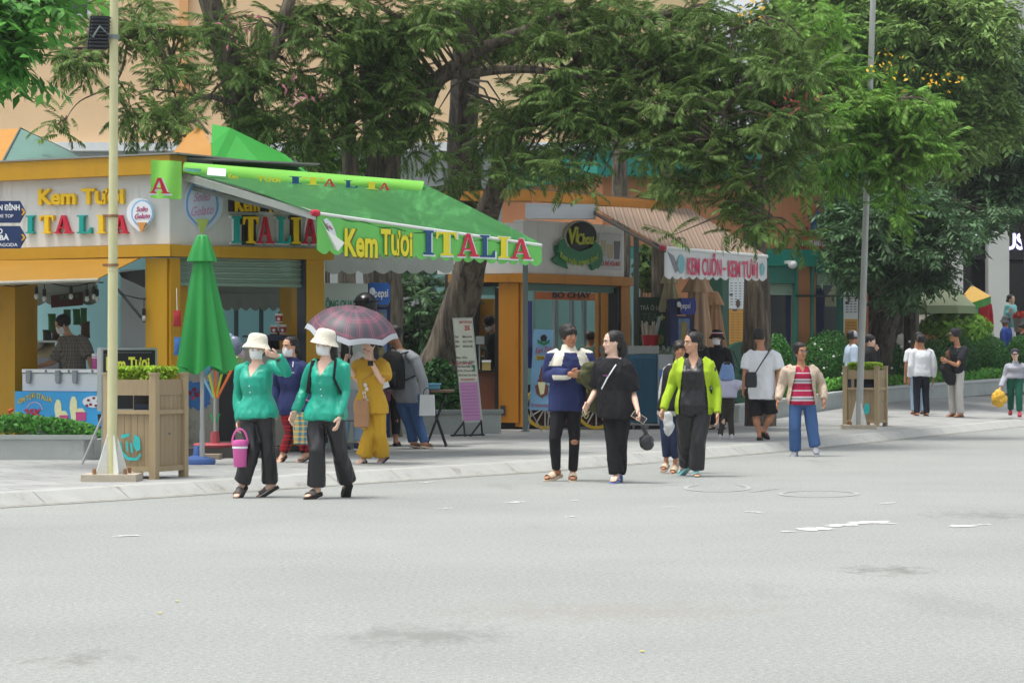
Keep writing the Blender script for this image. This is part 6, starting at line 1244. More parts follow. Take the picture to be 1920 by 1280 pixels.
def person(label,x,yb,h=1.62,fa=0,z=.12,d=None,J=None,ha=None,pit=0,skin='mid',fat=1.,fem=0,vox=.014,walk=0,group=None,top=None,jacket=None,bot=None,
           shoes=None,hair='short',hat=None,mask=False,detail=1,curl=(.35,.35),pn=(None,None),root_z=None,hands=(1,1),lean=0,hairm=None,kneel=False,handdir=(None,None)):
    if d is None: d=GD(yb) if z==.12 else FPX*(CZ-z)/(yb-HY)
    base=P(x,yb,d); base.z=(hz(d) if z==.12 else z) if root_z is None else root_z
    fwd=V((math.sin(R(fa)),-math.cos(R(fa)),0)); side=V((math.cos(R(fa)),math.sin(R(fa)),0))
    if math.cos(R(fa))<-.01: side=-side            # 'a' stays the side nearer picture left
    J=J or {}; k=h/1.65; T={}
    T['p']=base+Z*.52*h; T['n']=base+Z*.845*h+fwd*(lean+.01); T['h']=base+Z*.93*h+fwd*(.02+lean)
    for q,s in (('a',-1),('b',1)):
        T['s'+q]=base+Z*.812*h+side*s*(.113-.012*fem)*h+fwd*lean*.95; T['e'+q]=base+Z*.625*h+side*s*.145*h+fwd*(lean*.6-.02)-fwd*s*walk*.25
        T['w'+q]=base+Z*.475*h+side*s*.15*h+fwd*(.04+lean*.4)-fwd*s*walk*.5; T['p'+q]=base+Z*.515*h+side*s*.052*h
        T['k'+q]=base+Z*.28*h+side*s*.055*h+fwd*(.03+s*walk*.55); T['f'+q]=base+Z*.05*h+side*s*.06*h+fwd*(s*walk-.02)+Z*(0.03 if s*walk<0 else 0)
        T['t'+q]=None
    T0=dict(T)
    for key,val in J.items():
        if key[0]=='t' and len(key)==2: continue
        dd=T[key].y+(val[2] if len(val)>2 else 0); T[key]=P(val[0],val[1],dd)
    if 'n' in J:
        dv=T['n']-T0['n']
        for q in 'ab':
            if 's'+q not in J: T['s'+q]=T['s'+q]+dv
            if 'e'+q not in J: T['e'+q]=T['e'+q]+dv*.6
            if 'w'+q not in J: T['w'+q]=T['w'+q]+dv*.3
    elif 'h' in J: T['n']=T['n']+(T['h']-T0['h'])*.6
    if 'n' in J and 'h' not in J: T['h']=T['n']+Z*.085*h+fwd*.02
    T['p']=(T['pa']+T['pb'])/2
    for q in 'ab':
        if 't'+q in J:
            v=J['t'+q]; T['t'+q]=P(v[0],v[1],T['f'+q].y+(v[2] if len(v)>2 else 0))
        else:
            T['t'+q]=T['f'+q]+fwd*.115*h; T['t'+q].z=T['f'+q].z-.032*h
    nb=T['n']; hc=T['h']; pc=T['p']
    sS=T['sb']-T['sa']; sS=V((sS.x,sS.y,sS.z*.5)).normalized() if sS.length>.05 else side
    f2=Z.cross(sS).normalized(); f2=-f2 if f2.dot(fwd)<0 else f2
    body=MB(); ch=lerp(pc,nb,.62)
    def tr(t): return lerp(pc,nb,t)
    fw=1+(fat-1)
    prof=[(-.17,.075,.07),(-.08,.155,.108),(.05,.165,.115),(.2,.15,.105),(.38,.126+.012*(1-fem),.096),(.55,.145,.108),(.72,.16,.112),(.84,.165,.095),(.93,.13,.07),(1.0,.06,.055)]
    prof=[(t,a*.93*k*(fw if t<.8 else 1+(fw-1)*.5),b*k*(fw if t<.8 else 1)) for t,a,b in prof]
    def torso(mb,infl=0,t0=-1,t1=2,widen=0,bust=0,drop=0):
        rs=[]
        for t,a,b in prof:
            if t<t0 or t>t1: continue
            c=tr(t)+f2*(bust*.03*math.exp(-((t-.64)/.13)**2)); rs.append(ring(c,sS,f2,a+infl+widen*max(0,.4-t),b+infl+bust*.022*k*math.exp(-((t-.64)/.13)**2)+widen*.7*max(0,.4-t)))
        mb.loft(rs)
    torso(body,0,bust=fem*.7)
    body.tube([nb-Z*.04*k,nb+(hc-nb)*.35,hc-(hc-nb)*.25-f2*.005],[.062*k,.05*k,.05*k],12)
    # head with nose, chin and ears
    hya=R(fa if ha is None else ha); hf=V((math.sin(hya),-math.cos(hya),0)); hf=(hf*math.cos(R(pit))-Z*math.sin(R(pit))).normalized(); hs_=hf.cross(Z).normalized(); hu=hs_.cross(hf).normalized()
    hp=[(-.118,.022,.028,.042),(-.108,.04,.042,.034),(-.085,.053,.062,.018),(-.05,.063,.08,.006),(-.01,.07,.09,0),(.035,.074,.096,-.004),(.075,.067,.088,-.006),(.1,.048,.064,-.006),(.114,.02,.028,-.006)]
    def head(mb,infl=0,lo=-1): mb.loft([ring(hc+hu*t*k+hf*o*k,hs_,hf,a*k+infl,b*k+infl,16,2.1) for t,a,b,o in hp if t>=lo])
    head(body)
    H=lambda a,b,c: hc+hs_*a*k+hf*b*k+hu*c*k
    body.tube([H(0,.085,.012),H(0,.094,-.015),H(0,.102,-.034),H(0,.086,-.042)],[.008*k,.01*k,.0125*k,.007*k],8)
    body.ell(H(0,.072,-.066),hs_*.024*k,hf*.02*k,hu*.014*k,10,6); body.ell(H(0,.076,-.1),hs_*.02*k,hf*.014*k,hu*.014*k,10,6)
    body.ell(H(0,.08,.028),hs_*.05*k,hf*.016*k,hu*.012*k,10,6)
    for s in (-1,1):
        body.ell(H(s*.073,-.008,-.012),hs_*.01*k,hf*.018*k,hu*.031*k,8,6); body.ell(H(s*.038,.062,-.03),hs_*.022*k,hf*.022*k,hu*.02*k,8,6)
    # limbs
    for q,s in (('a',-1),('b',1)):
        S,E_,W=T['s'+q],T['e'+q],T['w'+q]
        body.tube([lerp(S,nb,.35),S-Z*.012*k,lerp(S,E_,.45),E_,lerp(E_,W,.3),W],[.05*k,.05*k*fw**.5,.043*k*fw**.7,.036*k*fw**.5,.038*k*fw**.5,.024*k],10)
        A,K,F_,Tt=T['p'+q],T['k'+q],T['f'+q],T['t'+q]
        body.tube([A+Z*.05*k,lerp(A,K,.3),K,lerp(K,F_,.3)-f2*.012*k,lerp(K,F_,.75),F_],[.08*k*fw,.073*k*fw,.047*k*fw**.6,.05*k*fw**.6,.036*k,.033*k],12)
        fd=(Tt-F_); fd2=V((fd.x,fd.y,fd.z+.03*k)); fdn=fd2.normalized(); fs=fdn.cross(Z).normalized(); fu=fs.cross(fdn).normalized()
        L=.235*k; heel=F_-fdn*.055*k-fu*.045*k
        body.loft([ring(heel+fdn*L*t+fu*c*k,fs,fu,a*k,b*k,12) for t,c,a,b in ((0,.022,.018,.02),(.1,.022,.029,.03),(.3,.03,.03,.034),(.55,.02,.036,.024),(.8,.012,.041,.015),(.95,.01,.034,.011),(1,.01,.02,.007))])
        T['F'+q]=(heel,fdn,fs,fu,L)
    org=V((base.x,base.y,base.z))
    bme=remesh(body,'person',org,vox*.85,2,mats=[SKIN[skin]])
    # hands keep their fingers apart: joined to the body mesh at the wrists
    hb=MB()
    for i,q in enumerate('ab'):
        if not hands[i]: continue
        W=T['w'+q]; dr=(W-T['e'+q]).normalized()
        if handdir[i]: dr=V(handdir[i]).normalized()
        n_=V(pn[i]) if pn[i] else (-sS if q=='b' else sS)+f2*.35
        th=1 if dr.cross((n_-dr*n_.dot(dr)).normalized()).dot(f2)<0 else -1
        hand(hb,W,dr,n_,k,curl[i],th)
    if hb.v:
        bm=bmesh.new(); bm.from_mesh(bme); n0=[bm.verts.new(p-org) for p in hb.v]
        for f in hb.f:
            try: ff=bm.faces.new([n0[i] for i in f]); ff.smooth=True
            except ValueError: pass
        bm.normal_update(); bm.to_mesh(bme); bm.free()
    o=link('person',bme,None,org); tag(o,label,'person',group); me=o
    nz=lambda amp,sx,sz,seed: (lambda p,n: amp*1.15*(noise.noise(V((p.x*sx+seed,p.y*sx,p.z*sz)))+.8*(.5-abs(noise.noise(V((p.x*sx*1.6,p.y*sx*1.6+seed,p.z*sz*1.8+(p.x+p.y)*7)))))*1.2))
    sd=random.random()*50
    def loc(p): r=p-nb; return r.dot(sS),-r.z,r.dot(f2)
    def garment(name,g,under=0):
        mb=MB(); infl=g.get('infl',.014)*k+under; hem=g.get('hem',-.12)
        t0=hem; rs=[]
        wid=g.get('widen',.0); bust=fem*g.get('bust',1)
        ts=sorted(set([t0]+[t for t,_,_ in prof if t>t0+.02 and t<.97]+[.965]))
        tab=[p for p in prof]
        def at(t):
            for i in range(len(tab)-1):
                if tab[i][0]<=t<=tab[i+1][0]:
                    u=(t-tab[i][0])/(tab[i+1][0]-tab[i][0]); return lerp(tab[i][1],tab[i+1][1],u),lerp(tab[i][2],tab[i+1][2],u)
            return (.155*k*fw,.108*k*fw)
        for t in ts:
            a,b=at(max(t,-.08)); box=g.get('boxy',0)*(t<.8)
            a=max(a,.15*k*box); b=max(b,.1*k*box)
            bb=bust*math.exp(-((t-.63)/.13)**2); ex=wid*max(0,.45-t)
            rs.append(ring(tr(t)+f2*bb*.02*k,sS,f2,a+infl+ex+(.007 if t<.3 else 0),b+infl+bb*.024*k+ex*.75+(.007 if t<.3 else 0),24))
        mb.loft(rs)
        sl=g.get('sleeve',1.0)
        for i,q in enumerate('ab'):
            S,E_,W=T['s'+q],T['e'+q],T['w'+q]; r0=g.get('sr',.0)
            if sl<=0: continue
            pts=[lerp(S,nb,.45),S-Z*.01*k]; il=min(infl,.02*k); rr=[.05*k+il*.8,.05*k+il*.8+r0*.5]; l1=(E_-S).length; l2=(W-E_).length; tot=(l1+l2)*sl
            if tot<=l1: pts+= [lerp(S,E_,tot/l1*.5),lerp(S,E_,tot/l1)]; rr+=[.047*k+il+r0,.044*k+il+r0*1.3]
            else:
                u=(tot-l1)/l2; pts+=[lerp(S,E_,.5),E_,lerp(E_,W,u*.5),lerp(E_,W,min(u,.98))]; rr+=[.045*k+il*.9+r0*.6,.039*k+il*.8+r0*.8,.037*k+il*.8+r0,.028*k+il*.8+r0*g.get('cuff',1)]
            mb.tube(pts,rr,12)
        col=g.get('collar')
        if col: mb.loft([ring(lerp(nb,hc,u)-f2*.008,sS,f2,a*k,b*k,16) for u,a,b in ((-.3,.09,.085),(.1,.072,.072),(col,.064,.068))])
        vd=g.get('v',0); vw=g.get('vw',.07); op=g.get('open'); 
        def cut(p):
            u,v,w_=loc(p)
            if v<.012 and abs(u)<.05*k and not col: return True
            if w_>.0 and vd and v<vd and abs(u)<vw*(1-v/vd)+.004: return True
            if op and w_>.02 and abs(u-op[0])<op[1]+op[2]*v and v<2 and abs(u)<.17*k: return True
            return False
        m2=remesh(mb,name,org,vox*.95,3,disp=nz(g.get('fold',.007),12,4.5,sd),cut=cut,mats=[g['m']]+([g['m2']] if 'm2' in g else []),
                  matfn=(lambda p,n: 1 if g['pat'](*loc(p),p) else 0) if 'm2' in g else None)
        q=link(name,m2,me,org); return q
    if top: garment(top.get('name','shirt'),top)
    if jacket: garment(jacket.get('name','jacket'),jacket,.012)
    if bot:
        mb=MB(); infl=bot.get('infl',.012)*k; ln=bot.get('len',1.0); rise=bot.get('rise',.3)
        rs=[ring(tr(t),sS,f2,a+infl*(1 if t<-.05 else .45),b+infl*(1 if t<-.05 else .45),20) for t,a,b in prof if t<=rise]
        mb.loft(rs)
        kr=bot.get('knee',.07)*k; ar=bot.get('hemr',.06)*k
        for q in 'ab':
            A,K,F_=T['p'+q],T['k'+q],T['f'+q]; l1=(K-A).length; l2=(F_-K).length; tot=(l1+l2)*ln
            th=.079*k*fw+infl*.9
            if tot<=l1*1.02: pts=[A+Z*.04*k,lerp(A,K,tot/l1*.5),lerp(A,K,tot/l1)]; rr=[th,th*.95,max(kr,th*.88)]
            else:
                u=(tot-l1)/l2; pts=[A+Z*.04*k,lerp(A,K,.4),K,lerp(K,F_,u*.5),lerp(K,F_,u)]; rr=[th,lerp(th,kr,.3),kr,lerp(kr,ar,.5),ar]
            mb.tube(pts,rr,14)
        cf=bot.get('cut'); 
        m2=remesh(mb,'trousers',org,vox*.95,3,disp=nz(bot.get('fold',.009),13,2.2,sd+9),cut=(lambda p: cf(*loc(p),p)) if cf else None,mats=[bot['m']])
        link(bot.get('name','trousers'),m2,me,org)
    if shoes:
        for q in 'ab':
            heel,fd,fs,fu,L=T['F'+q]; kind=shoes[0]
            sole=MB(); out=[]
            for t,a in ((-.03,.0),(-.02,.022),(.1,.036),(.35,.036),(.6,.042),(.82,.047),(.97,.036),(1.05,.014)): out.append((t,a))
            pts=[heel+fd*L*t+fs*a*k for t,a in out]+[heel+fd*L*t-fs*a*k for t,a in out[::-1]]
            hgt=shoes[3] if len(shoes)>3 else .022
            name={'slipper':'slipper','sneaker':'shoe','flip':'slipper'}[kind]
            sole.prism([p-fu*.006*k for p in pts],-fu*hgt*k)
            root=sole.build(name,shoes[1],me)
            up=MB()
            if kind=='slipper':
                up.loft([[heel+fd*L*t*1.0+fs*math.cos(a)*.047*k+fu*(.004+math.sin(a)*(.05 if t<.6 else .038))*k for a in [math.pi*j/10 for j in range(11)]] for t in (.48,.6,.72,.82)],cap=False)
            elif kind=='flip':
                tp=heel+fd*L*.85+fu*.012*k
                for s in (-1,1): up.tube([tp,heel+fd*L*.65+fs*s*.03*k+fu*.035*k,heel+fd*L*.42+fs*s*.042*k],[.006*k,.008*k,.007*k],6)
            else:
                up.loft([ring(heel+fd*L*t+fu*c*k,fs,fu,a*k,b*k,14) for t,c,a,b in ((-.02,.03,.022,.03),(.1,.036,.036,.042),(.33,.04,.038,.046),(.55,.026,.043,.034),(.8,.016,.047,.024),(.98,.01,.036,.016),(1.05,.006,.014,.008))])
            up.build('upper' if kind=='sneaker' else 'strap',shoes[2],root,True)
    # face
    if detail>1:
        for s in (-1,1):
            e=MB(); e.ell(H(s*.031,.081,.0),hs_*.0145*k,hf*.008*k,hu*.0075*k,10,6); e.k=1; e.ell(H(s*.031,.0855,.0),hs_*.0075*k,hf*.0048*k,hu*.0075*k,8,6); e.build('eye',[EYEW,EYED],me,True)
            b=MB(); b.tube([H(s*.014,.094,.018),H(s*.032,.092,.024),H(s*.05,.078,.017)],[.005*k,.006*k,.003*k],6); b.build('eyebrow',BROW,me,True)
        if not mask:
            m_=MB(); m_.tube([H(-.024,.083,-.066),H(-.008,.094,-.063),H(.008,.094,-.063),H(.024,.083,-.066)],[.0035*k,.0065*k,.0065*k,.0035*k],8); m_.build('mouth',LIP,me,True)
    elif detail==1:
        for s in (-1,1):
            e=MB(); e.ell(H(s*.031,.083,.002),hs_*.013*k,hf*.006*k,hu*.006*k,8,6); e.build('eye',EYED,me,True)
    if mask:
        m_=MB(); rr=[]
        for i in range(7):
            t=-.118+i*.0205; prd=.018*math.sin(math.pi*(i+.6)/7.2)
            rr.append([H(math.sin(a)*(.066-.012*abs(i-4)/4),.012+math.cos(a)*(.072+prd)-(.02 if i==0 else 0),t) for a in [R(-92+184*j/12) for j in range(13)]])
        m_.loft(rr,cap=False); q=m_.build('mask',MASKM,me,True)
        for s in (-1,1):
            st=MB(); st.tube([H(s*.064,.02,-.03),H(s*.076,-.01,-.0),H(s*.078,-.018,.008)],.0018,5); st.tube([H(s*.062,.012,-.075),H(s*.075,-.012,-.035)],.0018,5); st.build('ear_loop',MASKM,q)
    hm=hairm or HAIRM
    hb=MB()
    if hair:
        tied=hair in('pony','bun','lowbun','topbun')
        hb.loft([ring(H(0,o-(.026 if tied else .022),t+(.015 if tied else .016)),hs_,hf,a*k+(.011 if tied else .013)*k,b*k+(.009 if tied else .008)*k,16,2.1) for t,a,b,o in hp if t>=(-.03 if tied else -.055)])
        if tied: hb.ell(H(0,-.052,-.012),hs_*.068*k,hf*.058*k,hu*.07*k)
        if hair=='short': 
            for i in range(7): a=-1.2+i*.4; hb.ell(H(.05*math.sin(a),.066*math.cos(a)*.9,.078),hs_*.026*k,hf*.026*k,hu*.024*k,8,6)
        if hair=='fringe':
            for i in range(9): a=-1.2+i*.3; hb.ell(H(.062*math.sin(a),.084*math.cos(a),.05-.012*abs(math.sin(a*1.5))),hs_*.02*k,hf*.016*k,hu*.036*k,8,6)
            hb.ell(H(0,-.02,.085),hs_*.078*k,hf*.085*k,hu*.05*k)
        if hair in('bun','lowbun','topbun'):
            c={'bun':H(0,-.115,.03),'lowbun':H(0,-.12,-.04),'topbun':H(0,-.05,.15)}[hair]; hb.ell(c,hs_*.048*k,hf*.045*k,hu*.045*k)
            if hair=='lowbun': hb.ell(H(0,-.09,-.02),hs_*.05*k,hf*.05*k,hu*.05*k)
        if hair=='pony': hb.tube([H(0,-.08,.02),H(0,-.12,-.02),H(0,-.125,-.1),H(.01,-.11,-.19),H(.02,-.1,-.26)],[.045*k,.045*k,.05*k,.042*k,.012*k],10)
        if hair=='long':
            hb.tube([H(0,-.05,.03),H(0,-.075,-.08),H(0,-.08,-.2),H(0,-.085,-.3)],[.078*k,.075*k,.085*k,.05*k],12,flat=(1,1))
        hme=remesh(hb,'hair',org,vox*.75,2,disp=nz(.006,25,9,sd),mats=[hm]); link('hair',hme,me,org)
    if hat:
        kind,hm1=hat[0],hat[1]; hb=MB(); tl=hat[2] if len(hat)>2 else 0
        ax=(hu+hf*-.12+hs_*tl).normalized()
        if kind=='bucket':
            hb.lathe(H(0,-.008,.045),[(.135*k,-.052*k),(.142*k,-.06*k),(.128*k,-.036*k),(.103*k,-.002*k),(.1*k,.03*k),(.092*k,.065*k),(.075*k,.085*k),(.04*k,.094*k),(.001,.096*k)],28,ax,False,wob=lambda a,z: 1+.035*math.sin(a*3+sd)*(z<-.01)+.012*math.sin(a*7+sd))
            h2=hb.build('hat',hm1,me,True)
        elif kind=='cap':
            hb.lathe(H(0,-.006,.03),[(.091*k,-.015*k),(.094*k,.01*k),(.09*k,.05*k),(.07*k,.083*k),(.035*k,.1*k),(.001,.103*k)],20,hu,False)
            h2=hb.build('hat',hm1,me,True)
            bb=MB(); bd=hat[3] if len(hat)>3 else 1
            bb.loft([[H(math.sin(a)*r*1.0,(math.cos(a)*r*(1.05 if r>.1 else 1)+o)*bd,zz+.006*math.cos(a*1.2)) for a in [R(-72+144*j/10) for j in range(11)]] for r,o,zz in ((.088,0,.018),(.1,.05,.012),(.104,.082,.004),(.1,.08,.0),(.085,.0,.01))],cap=False); bb.build('visor',hat[4] if len(hat)>4 else hm1,h2,True)
        elif kind=='hood':
            hb.lathe(H(0,-.02,.0),[(.16*k,-.2*k),(.145*k,-.1*k),(.12*k,.02*k),(.1*k,.08*k),(.06*k,.118*k),(.001,.128*k)],20,(hu-hf*.25),False,wob=lambda a,z:1+.04*math.sin(5*a+z*30))
            h2=hb.build('hat',hm1,me,True)
    Pn=Person(); Pn.o=o; Pn.T=T; Pn.org=org; Pn.nb=nb; Pn.s=sS; Pn.f=f2; Pn.k=k; Pn.H=H; Pn.loc=loc; Pn.tr=tr; Pn.hf=hf
    return Pn
# ---------------------------------------------------------------- clothes
def cloth(n,c,rough=.8,var=.09,bump=.55,sheen=.0,spec=.25): return mat(n,c,rough,var,4,bump,14,sheen=sheen,spec=spec,stretch=(1,1,.45))
EMER=cloth('satin_emerald','#14a287',.45,.1,.6,spec=.5); BLKC=cloth('cloth_black','#1d1d20',.75,.15); BLKS=cloth('satin_black','#1f1f21',.42,.15,.35,spec=.5); NAVYC=cloth('cloth_navy','#2c3560'); CREAM=mat('fleece_cream','#e9e3d0',.95,.05,40,.9,90); WHT=cloth('cotton_white','#dfe2e4',.8,.04); DEN=cloth('denim_blue','#3f5f8c',.8,.15,.3); DEND=cloth('denim_dark','#2a3550',.8,.15); DENL=cloth('denim_light','#8ea4ba',.8,.1)
YELD=cloth('dress_yellow','#c79c2c',.7,.06); CHART=cloth('cloth_chartreuse','#a5c22c',.75,.06); GREYC=cloth('cloth_grey','#8a8d96',.8,.08); BEIGE=cloth('cloth_beige','#bfae9a',.8,.06); LGREY=cloth('cloth_pale_grey','#b9b7b2',.8,.06); GRN=cloth('cloth_green','#1c5a48',.8,.08); RED=cloth('cloth_red','#b3243a',.8,.08); TURQ=cloth('cloth_turquoise','#7fc4c4',.8,.06); LBLUE=cloth('cloth_light_blue','#aebfd2',.8,.06); LAV=cloth('cloth_lavender','#c5c6da',.8,.05); OLIVE=cloth('cloth_olive','#4f5136',.85,.15,.5); DBROWN=cloth('leggings_brown','#3d3a34',.8,.1); INDIGO=cloth('cloth_indigo','#2f4690',.8,.08)
SLIPG=mat('slipper_grey','#55504a',.6,.1); SOLED=mat('sole_dark','#2c2926',.7,.1); SLIPB=mat('slipper_beige','#cfb9a0',.6,.08); SLIPW=mat('slipper_white','#d9d9dd',.5,.05); SLIPA=mat('slipper_aqua','#8fd0d2',.5,.06); SNW=mat('sneaker_white','#d5d6da',.6,.05); SNN=mat('sneaker_navy','#28304a',.6,.1); SLIPBR=mat('slipper_brown','#6b5040',.6,.1); SLIPR=mat('slipper_red','#a8323c',.6,.1)
BEAD=mat('beads_brown','#4e3528',.5,.3,60)
def sub(p,name,mb,m,smooth=True): return mb.build(name,m,p.o,smooth)
def bracelet(p,q,t=.06,n=3):
    mb=MB(); W=p.T['w'+q]; d=(p.T['e'+q]-W).normalized()
    for i in range(n):
        c=W+d*(t*.3+.013*i); u=d.orthogonal().normalized(); w_=d.cross(u)
        mb.tube([c+(u*math.cos(a)+w_*math.sin(a))*.033 for a in [2*math.pi*j/14 for j in range(15)]],.007,6,False)
    sub(p,'bracelet',mb,BEAD)
def strap(label,pts,w,m,name='strap',th=.004,par=None):
    mb=MB(); mb.tube(pts,w,8,flat=(1,.3)); return mb
GW='women walking in matching emerald blouses'
w1=person('woman in emerald blouse and cream bucket hat, hand at her ear, carrying a pink jug',478,932,h=1.60,z=0,fa=-32,fem=1,skin='light',vox=.0105,detail=2,group=GW,hands=(1,1),curl=(.75,.6),
 J={'h':(482,651),'n':(482,680),'sa':(453,692),'sb':(520,687),'ea':(445,741,-.02),'wa':(450,788,-.05),'eb':(538,699,-.08),'wb':(521,668,-.12),'pa':(466,778),'pb':(498,778),'ka':(474,843,-.12),'fa':(453,906,-.1),'kb':(503,846,.05),'fb':(506,907,.1),'ta':(443,927,-.1),'tb':(486,925,-.0)},
 ha=-22,mask=True,hair='lowbun',hat=('bucket',CREAM,-.06),handdir=((0,-.1,-1),(-.85,-.3,.25)),pn=(None,(-.2,.4,.8)),
 top=dict(m=EMER,hem=-.06,v=.14,vw=.07,widen=.1,infl=.011,fold=.013,sr=.004,cuff=.6),bot=dict(m=BLKS,infl=.014,knee=.07,hemr=.084,len=.97,fold=.014),shoes=('slipper',SOLED,SLIPG,.034))
bracelet(w1,'b')
w2=person('woman in emerald blouse and cream bucket hat wearing a black backpack, arms down',612,934,h=1.62,z=0,fa=-20,fem=1,skin='light',vox=.0105,detail=2,group=GW,curl=(.4,.45),
 J={'h':(609,643),'n':(612,674),'sa':(585,687),'sb':(644,686),'ea':(571,731,.04),'wa':(553,772,-.02),'eb':(647,735,.02),'wb':(636,783,-.05),'pa':(595,780),'pb':(626,780),'ka':(594,846,-.1),'fa':(593,915,-.12),'kb':(635,842,.03),'fb':(651,903,.2),'ta':(572,930,-.14),'tb':(645,928,.1)},
 ha=-38,mask=True,hair='long',hat=('bucket',CREAM,-.16),
 top=dict(m=EMER,hem=-.06,v=.15,vw=.08,widen=.09,infl=.012,fold=.013,sr=.004,cuff=.6),bot=dict(m=BLKS,infl=.014,knee=.072,hemr=.086,len=.97,fold=.015),shoes=('slipper',SOLED,SLIPG,.034))
bracelet(w2,'b')
for p in (w1,w2):
    mb=MB()
    for i in range(7): c=p.nb+p.f*(.125+.03*math.exp(-((i-1.2)/1.6)**2)-.006*i)*p.k-Z*(.16+.06*i); mb.ell(c,p.s*.007,p.f*.005,Z*.007,8,5)
    sub(p,'buttons',mb,WRIM)
def backpack(label,p,m,back=.2,w_=.15,h=.42,straps=True,name='backpack',dn=0):
    c=p.tr(.55)-p.f*back*p.k-Z*dn; o=thing(name,label,'backpack',c-Z*h*.5); mb=MB()
    mb.loft([ring(c+Z*t,p.s,p.f,w_*a,.085*b,20,3) for t,a,b in ((-h*.5,.8,.7),(-h*.46,1,1),(-h*.1,1.02,1.15),(h*.25,.97,1.0),(h*.42,.8,.75),(h*.5,.45,.4))]); mb.build('body',m,o,True)
    mb=MB(); cc=c-p.f*.085-Z*h*.18; mb.loft([ring(cc+Z*t,p.s,p.f,w_*.75*a,.045*a,16,3) for t,a in ((-h*.25,.8),(-h*.22,1),(h*.1,1),(h*.14,.8))]); mb.build('pocket',m,o,True)
    if straps:
        for q,s in (('a',-1),('b',1)):
            S=p.T['s'+q]; S=S.lerp(p.nb,.3); mb=MB(); mb.tube([c+p.s*s*.07+Z*h*.4,S+Z*.045+p.f*-.04,S+Z*.03+p.f*.07,S-Z*.13+p.f*.125+p.s*s*.01,S-Z*.26+p.f*.08+p.s*s*.05,c+p.s*s*.13-Z*h*.3],.022,8,flat=(1,.5)); mb.build('strap',m,o,True)
    mb=MB(); mb.tube([c+Z*(h*.5+.05*math.sin(a))+p.s*.05*math.cos(a) for a in [math.pi*i/8 for i in range(9)]],.009,6); mb.build('handle',m,o,True)
    return o
backpack('black backpack worn by the emerald bloused woman in the middle',w2,BLKC,.17,.13,.38)
tumbler('big pink insulated jug with a white band carried by the left emerald bloused woman',450,824,875,29,25.3,PINK,True,MASKM,None,'jug')
# navy hoodie woman
PRT=bandmat('trouser_print',[(0,'#1f191c'),(.3,'#a8202c'),(.5,'#231b1e'),(.68,'#c12a33'),(.85,'#1f191c')],axis=2,period=.11,grid=[(0,'#9c1f2b'),(.35,'#17171a'),(.7,'#b3252f')])
nv=person('woman in navy hoodie, white mask and red patterned trousers between the two emerald blouses',548,866,h=1.55,fa=-25,fem=.8,skin='mid',vox=.012,detail=2,ha=-42,mask=True,hair='lowbun',
 J={'h':(543,650),'n':(549,676),'sa':(524,690),'sb':(572,690),'pa':(536,768),'pb':(560,768),'ea':(518,725),'wa':(516,765),'eb':(580,728),'wb':(571,775,-.1),'ka':(545,812),'kb':(566,815),'fa':(530,850),'fb':(572,852),'ta':(522,864,-.1),'tb':(556,866)},
 top=dict(m=NAVYC,name='hoodie',hem=-.1,infl=.022,collar=.25,fold=.011,sr=.012),bot=dict(m=PRT,infl=.012,knee=.07,hemr=.055,len=.95),shoes=('flip',SOLED,SLIPBR))
mb=MB(); text(mb,'Sport',nv.nb+nv.f*.155-Z*.15+nv.s*.02,nv.nb+nv.f*.145-Z*.145+nv.s*.1,.022,nv.f,.003); sub(nv,'lettering',mb,MASKM,False)
mb=MB(); 
for s in (-1,1): mb.tube([nv.nb+nv.f*.1+nv.s*s*.06-Z*.01,nv.nb+nv.f*.12+nv.s*s*.065-Z*.07],.007,6)
sub(nv,'drawstring',mb,MASKM)
mb=MB(); c=P(572,800,30.6); mb.loft([ring(c+Z*t,V((1,0,0)),V((0,1,0)),a,b,18,3) for t,a,b in ((-.2,.1,.06),(-.19,.13,.08),(.0,.14,.09),(.17,.13,.08))]); q=tag(mb.build('basket',bandmat('woven_check',[(0,'#2f7fa0'),(.35,'#d9c04a'),(.6,'#b2415a'),(.8,'#3a8f6c')],2,.06,grid=[(0,'#c9b76a'),(.5,'#35708f')]),smooth=True),'woven colourful checked basket hanging by the navy hoodie woman','basket')
mb=MB(); mb.tube([c+Z*(.17+.14*math.sin(a))+V((.1*math.cos(a),0,0)) for a in [math.pi*i/10 for i in range(11)]],.009,6); mb.build('handle',PINK,q,True)
# people at the near hatch
gt=person('man in grey T-shirt with a white mask seen from behind at the near hatch',590,842,h=1.70,fa=205,skin='tan',vox=.013,ha=-70,mask=True,hair='short',J={'h':(574,622),'n':(582,655),'sa':(548,672),'sb':(612,675)},top=dict(m=GREYC,hem=-.12,infl=.02,sleeve=.45,sr=.02),bot=dict(m=DEND,hemr=.07),shoes=('sneaker',SNW,SNN),detail=1)
person('vendor with her dark hair in a high bun looking out of the near hatch',540,832,h=1.62,d=36.0,fa=30,fem=.7,skin='light',vox=.014,ha=40,hair='topbun',J={'h':(535,599),'n':(535,622)},top=dict(m=BLKC,infl=.018,sleeve=.6),bot=dict(m=BLKC),shoes=('flip',SOLED,SLIPG))
PLD=bandmat('shirt_check',[(0,'#8d8880'),(.42,'#2d2c2c'),(.58,'#8a857d'),(.85,'#4a4644')],2,.05,grid=[(0,'#8d8880'),(.42,'#2b2a2a'),(.58,'#8a857d'),(.85,'#4a4644')])
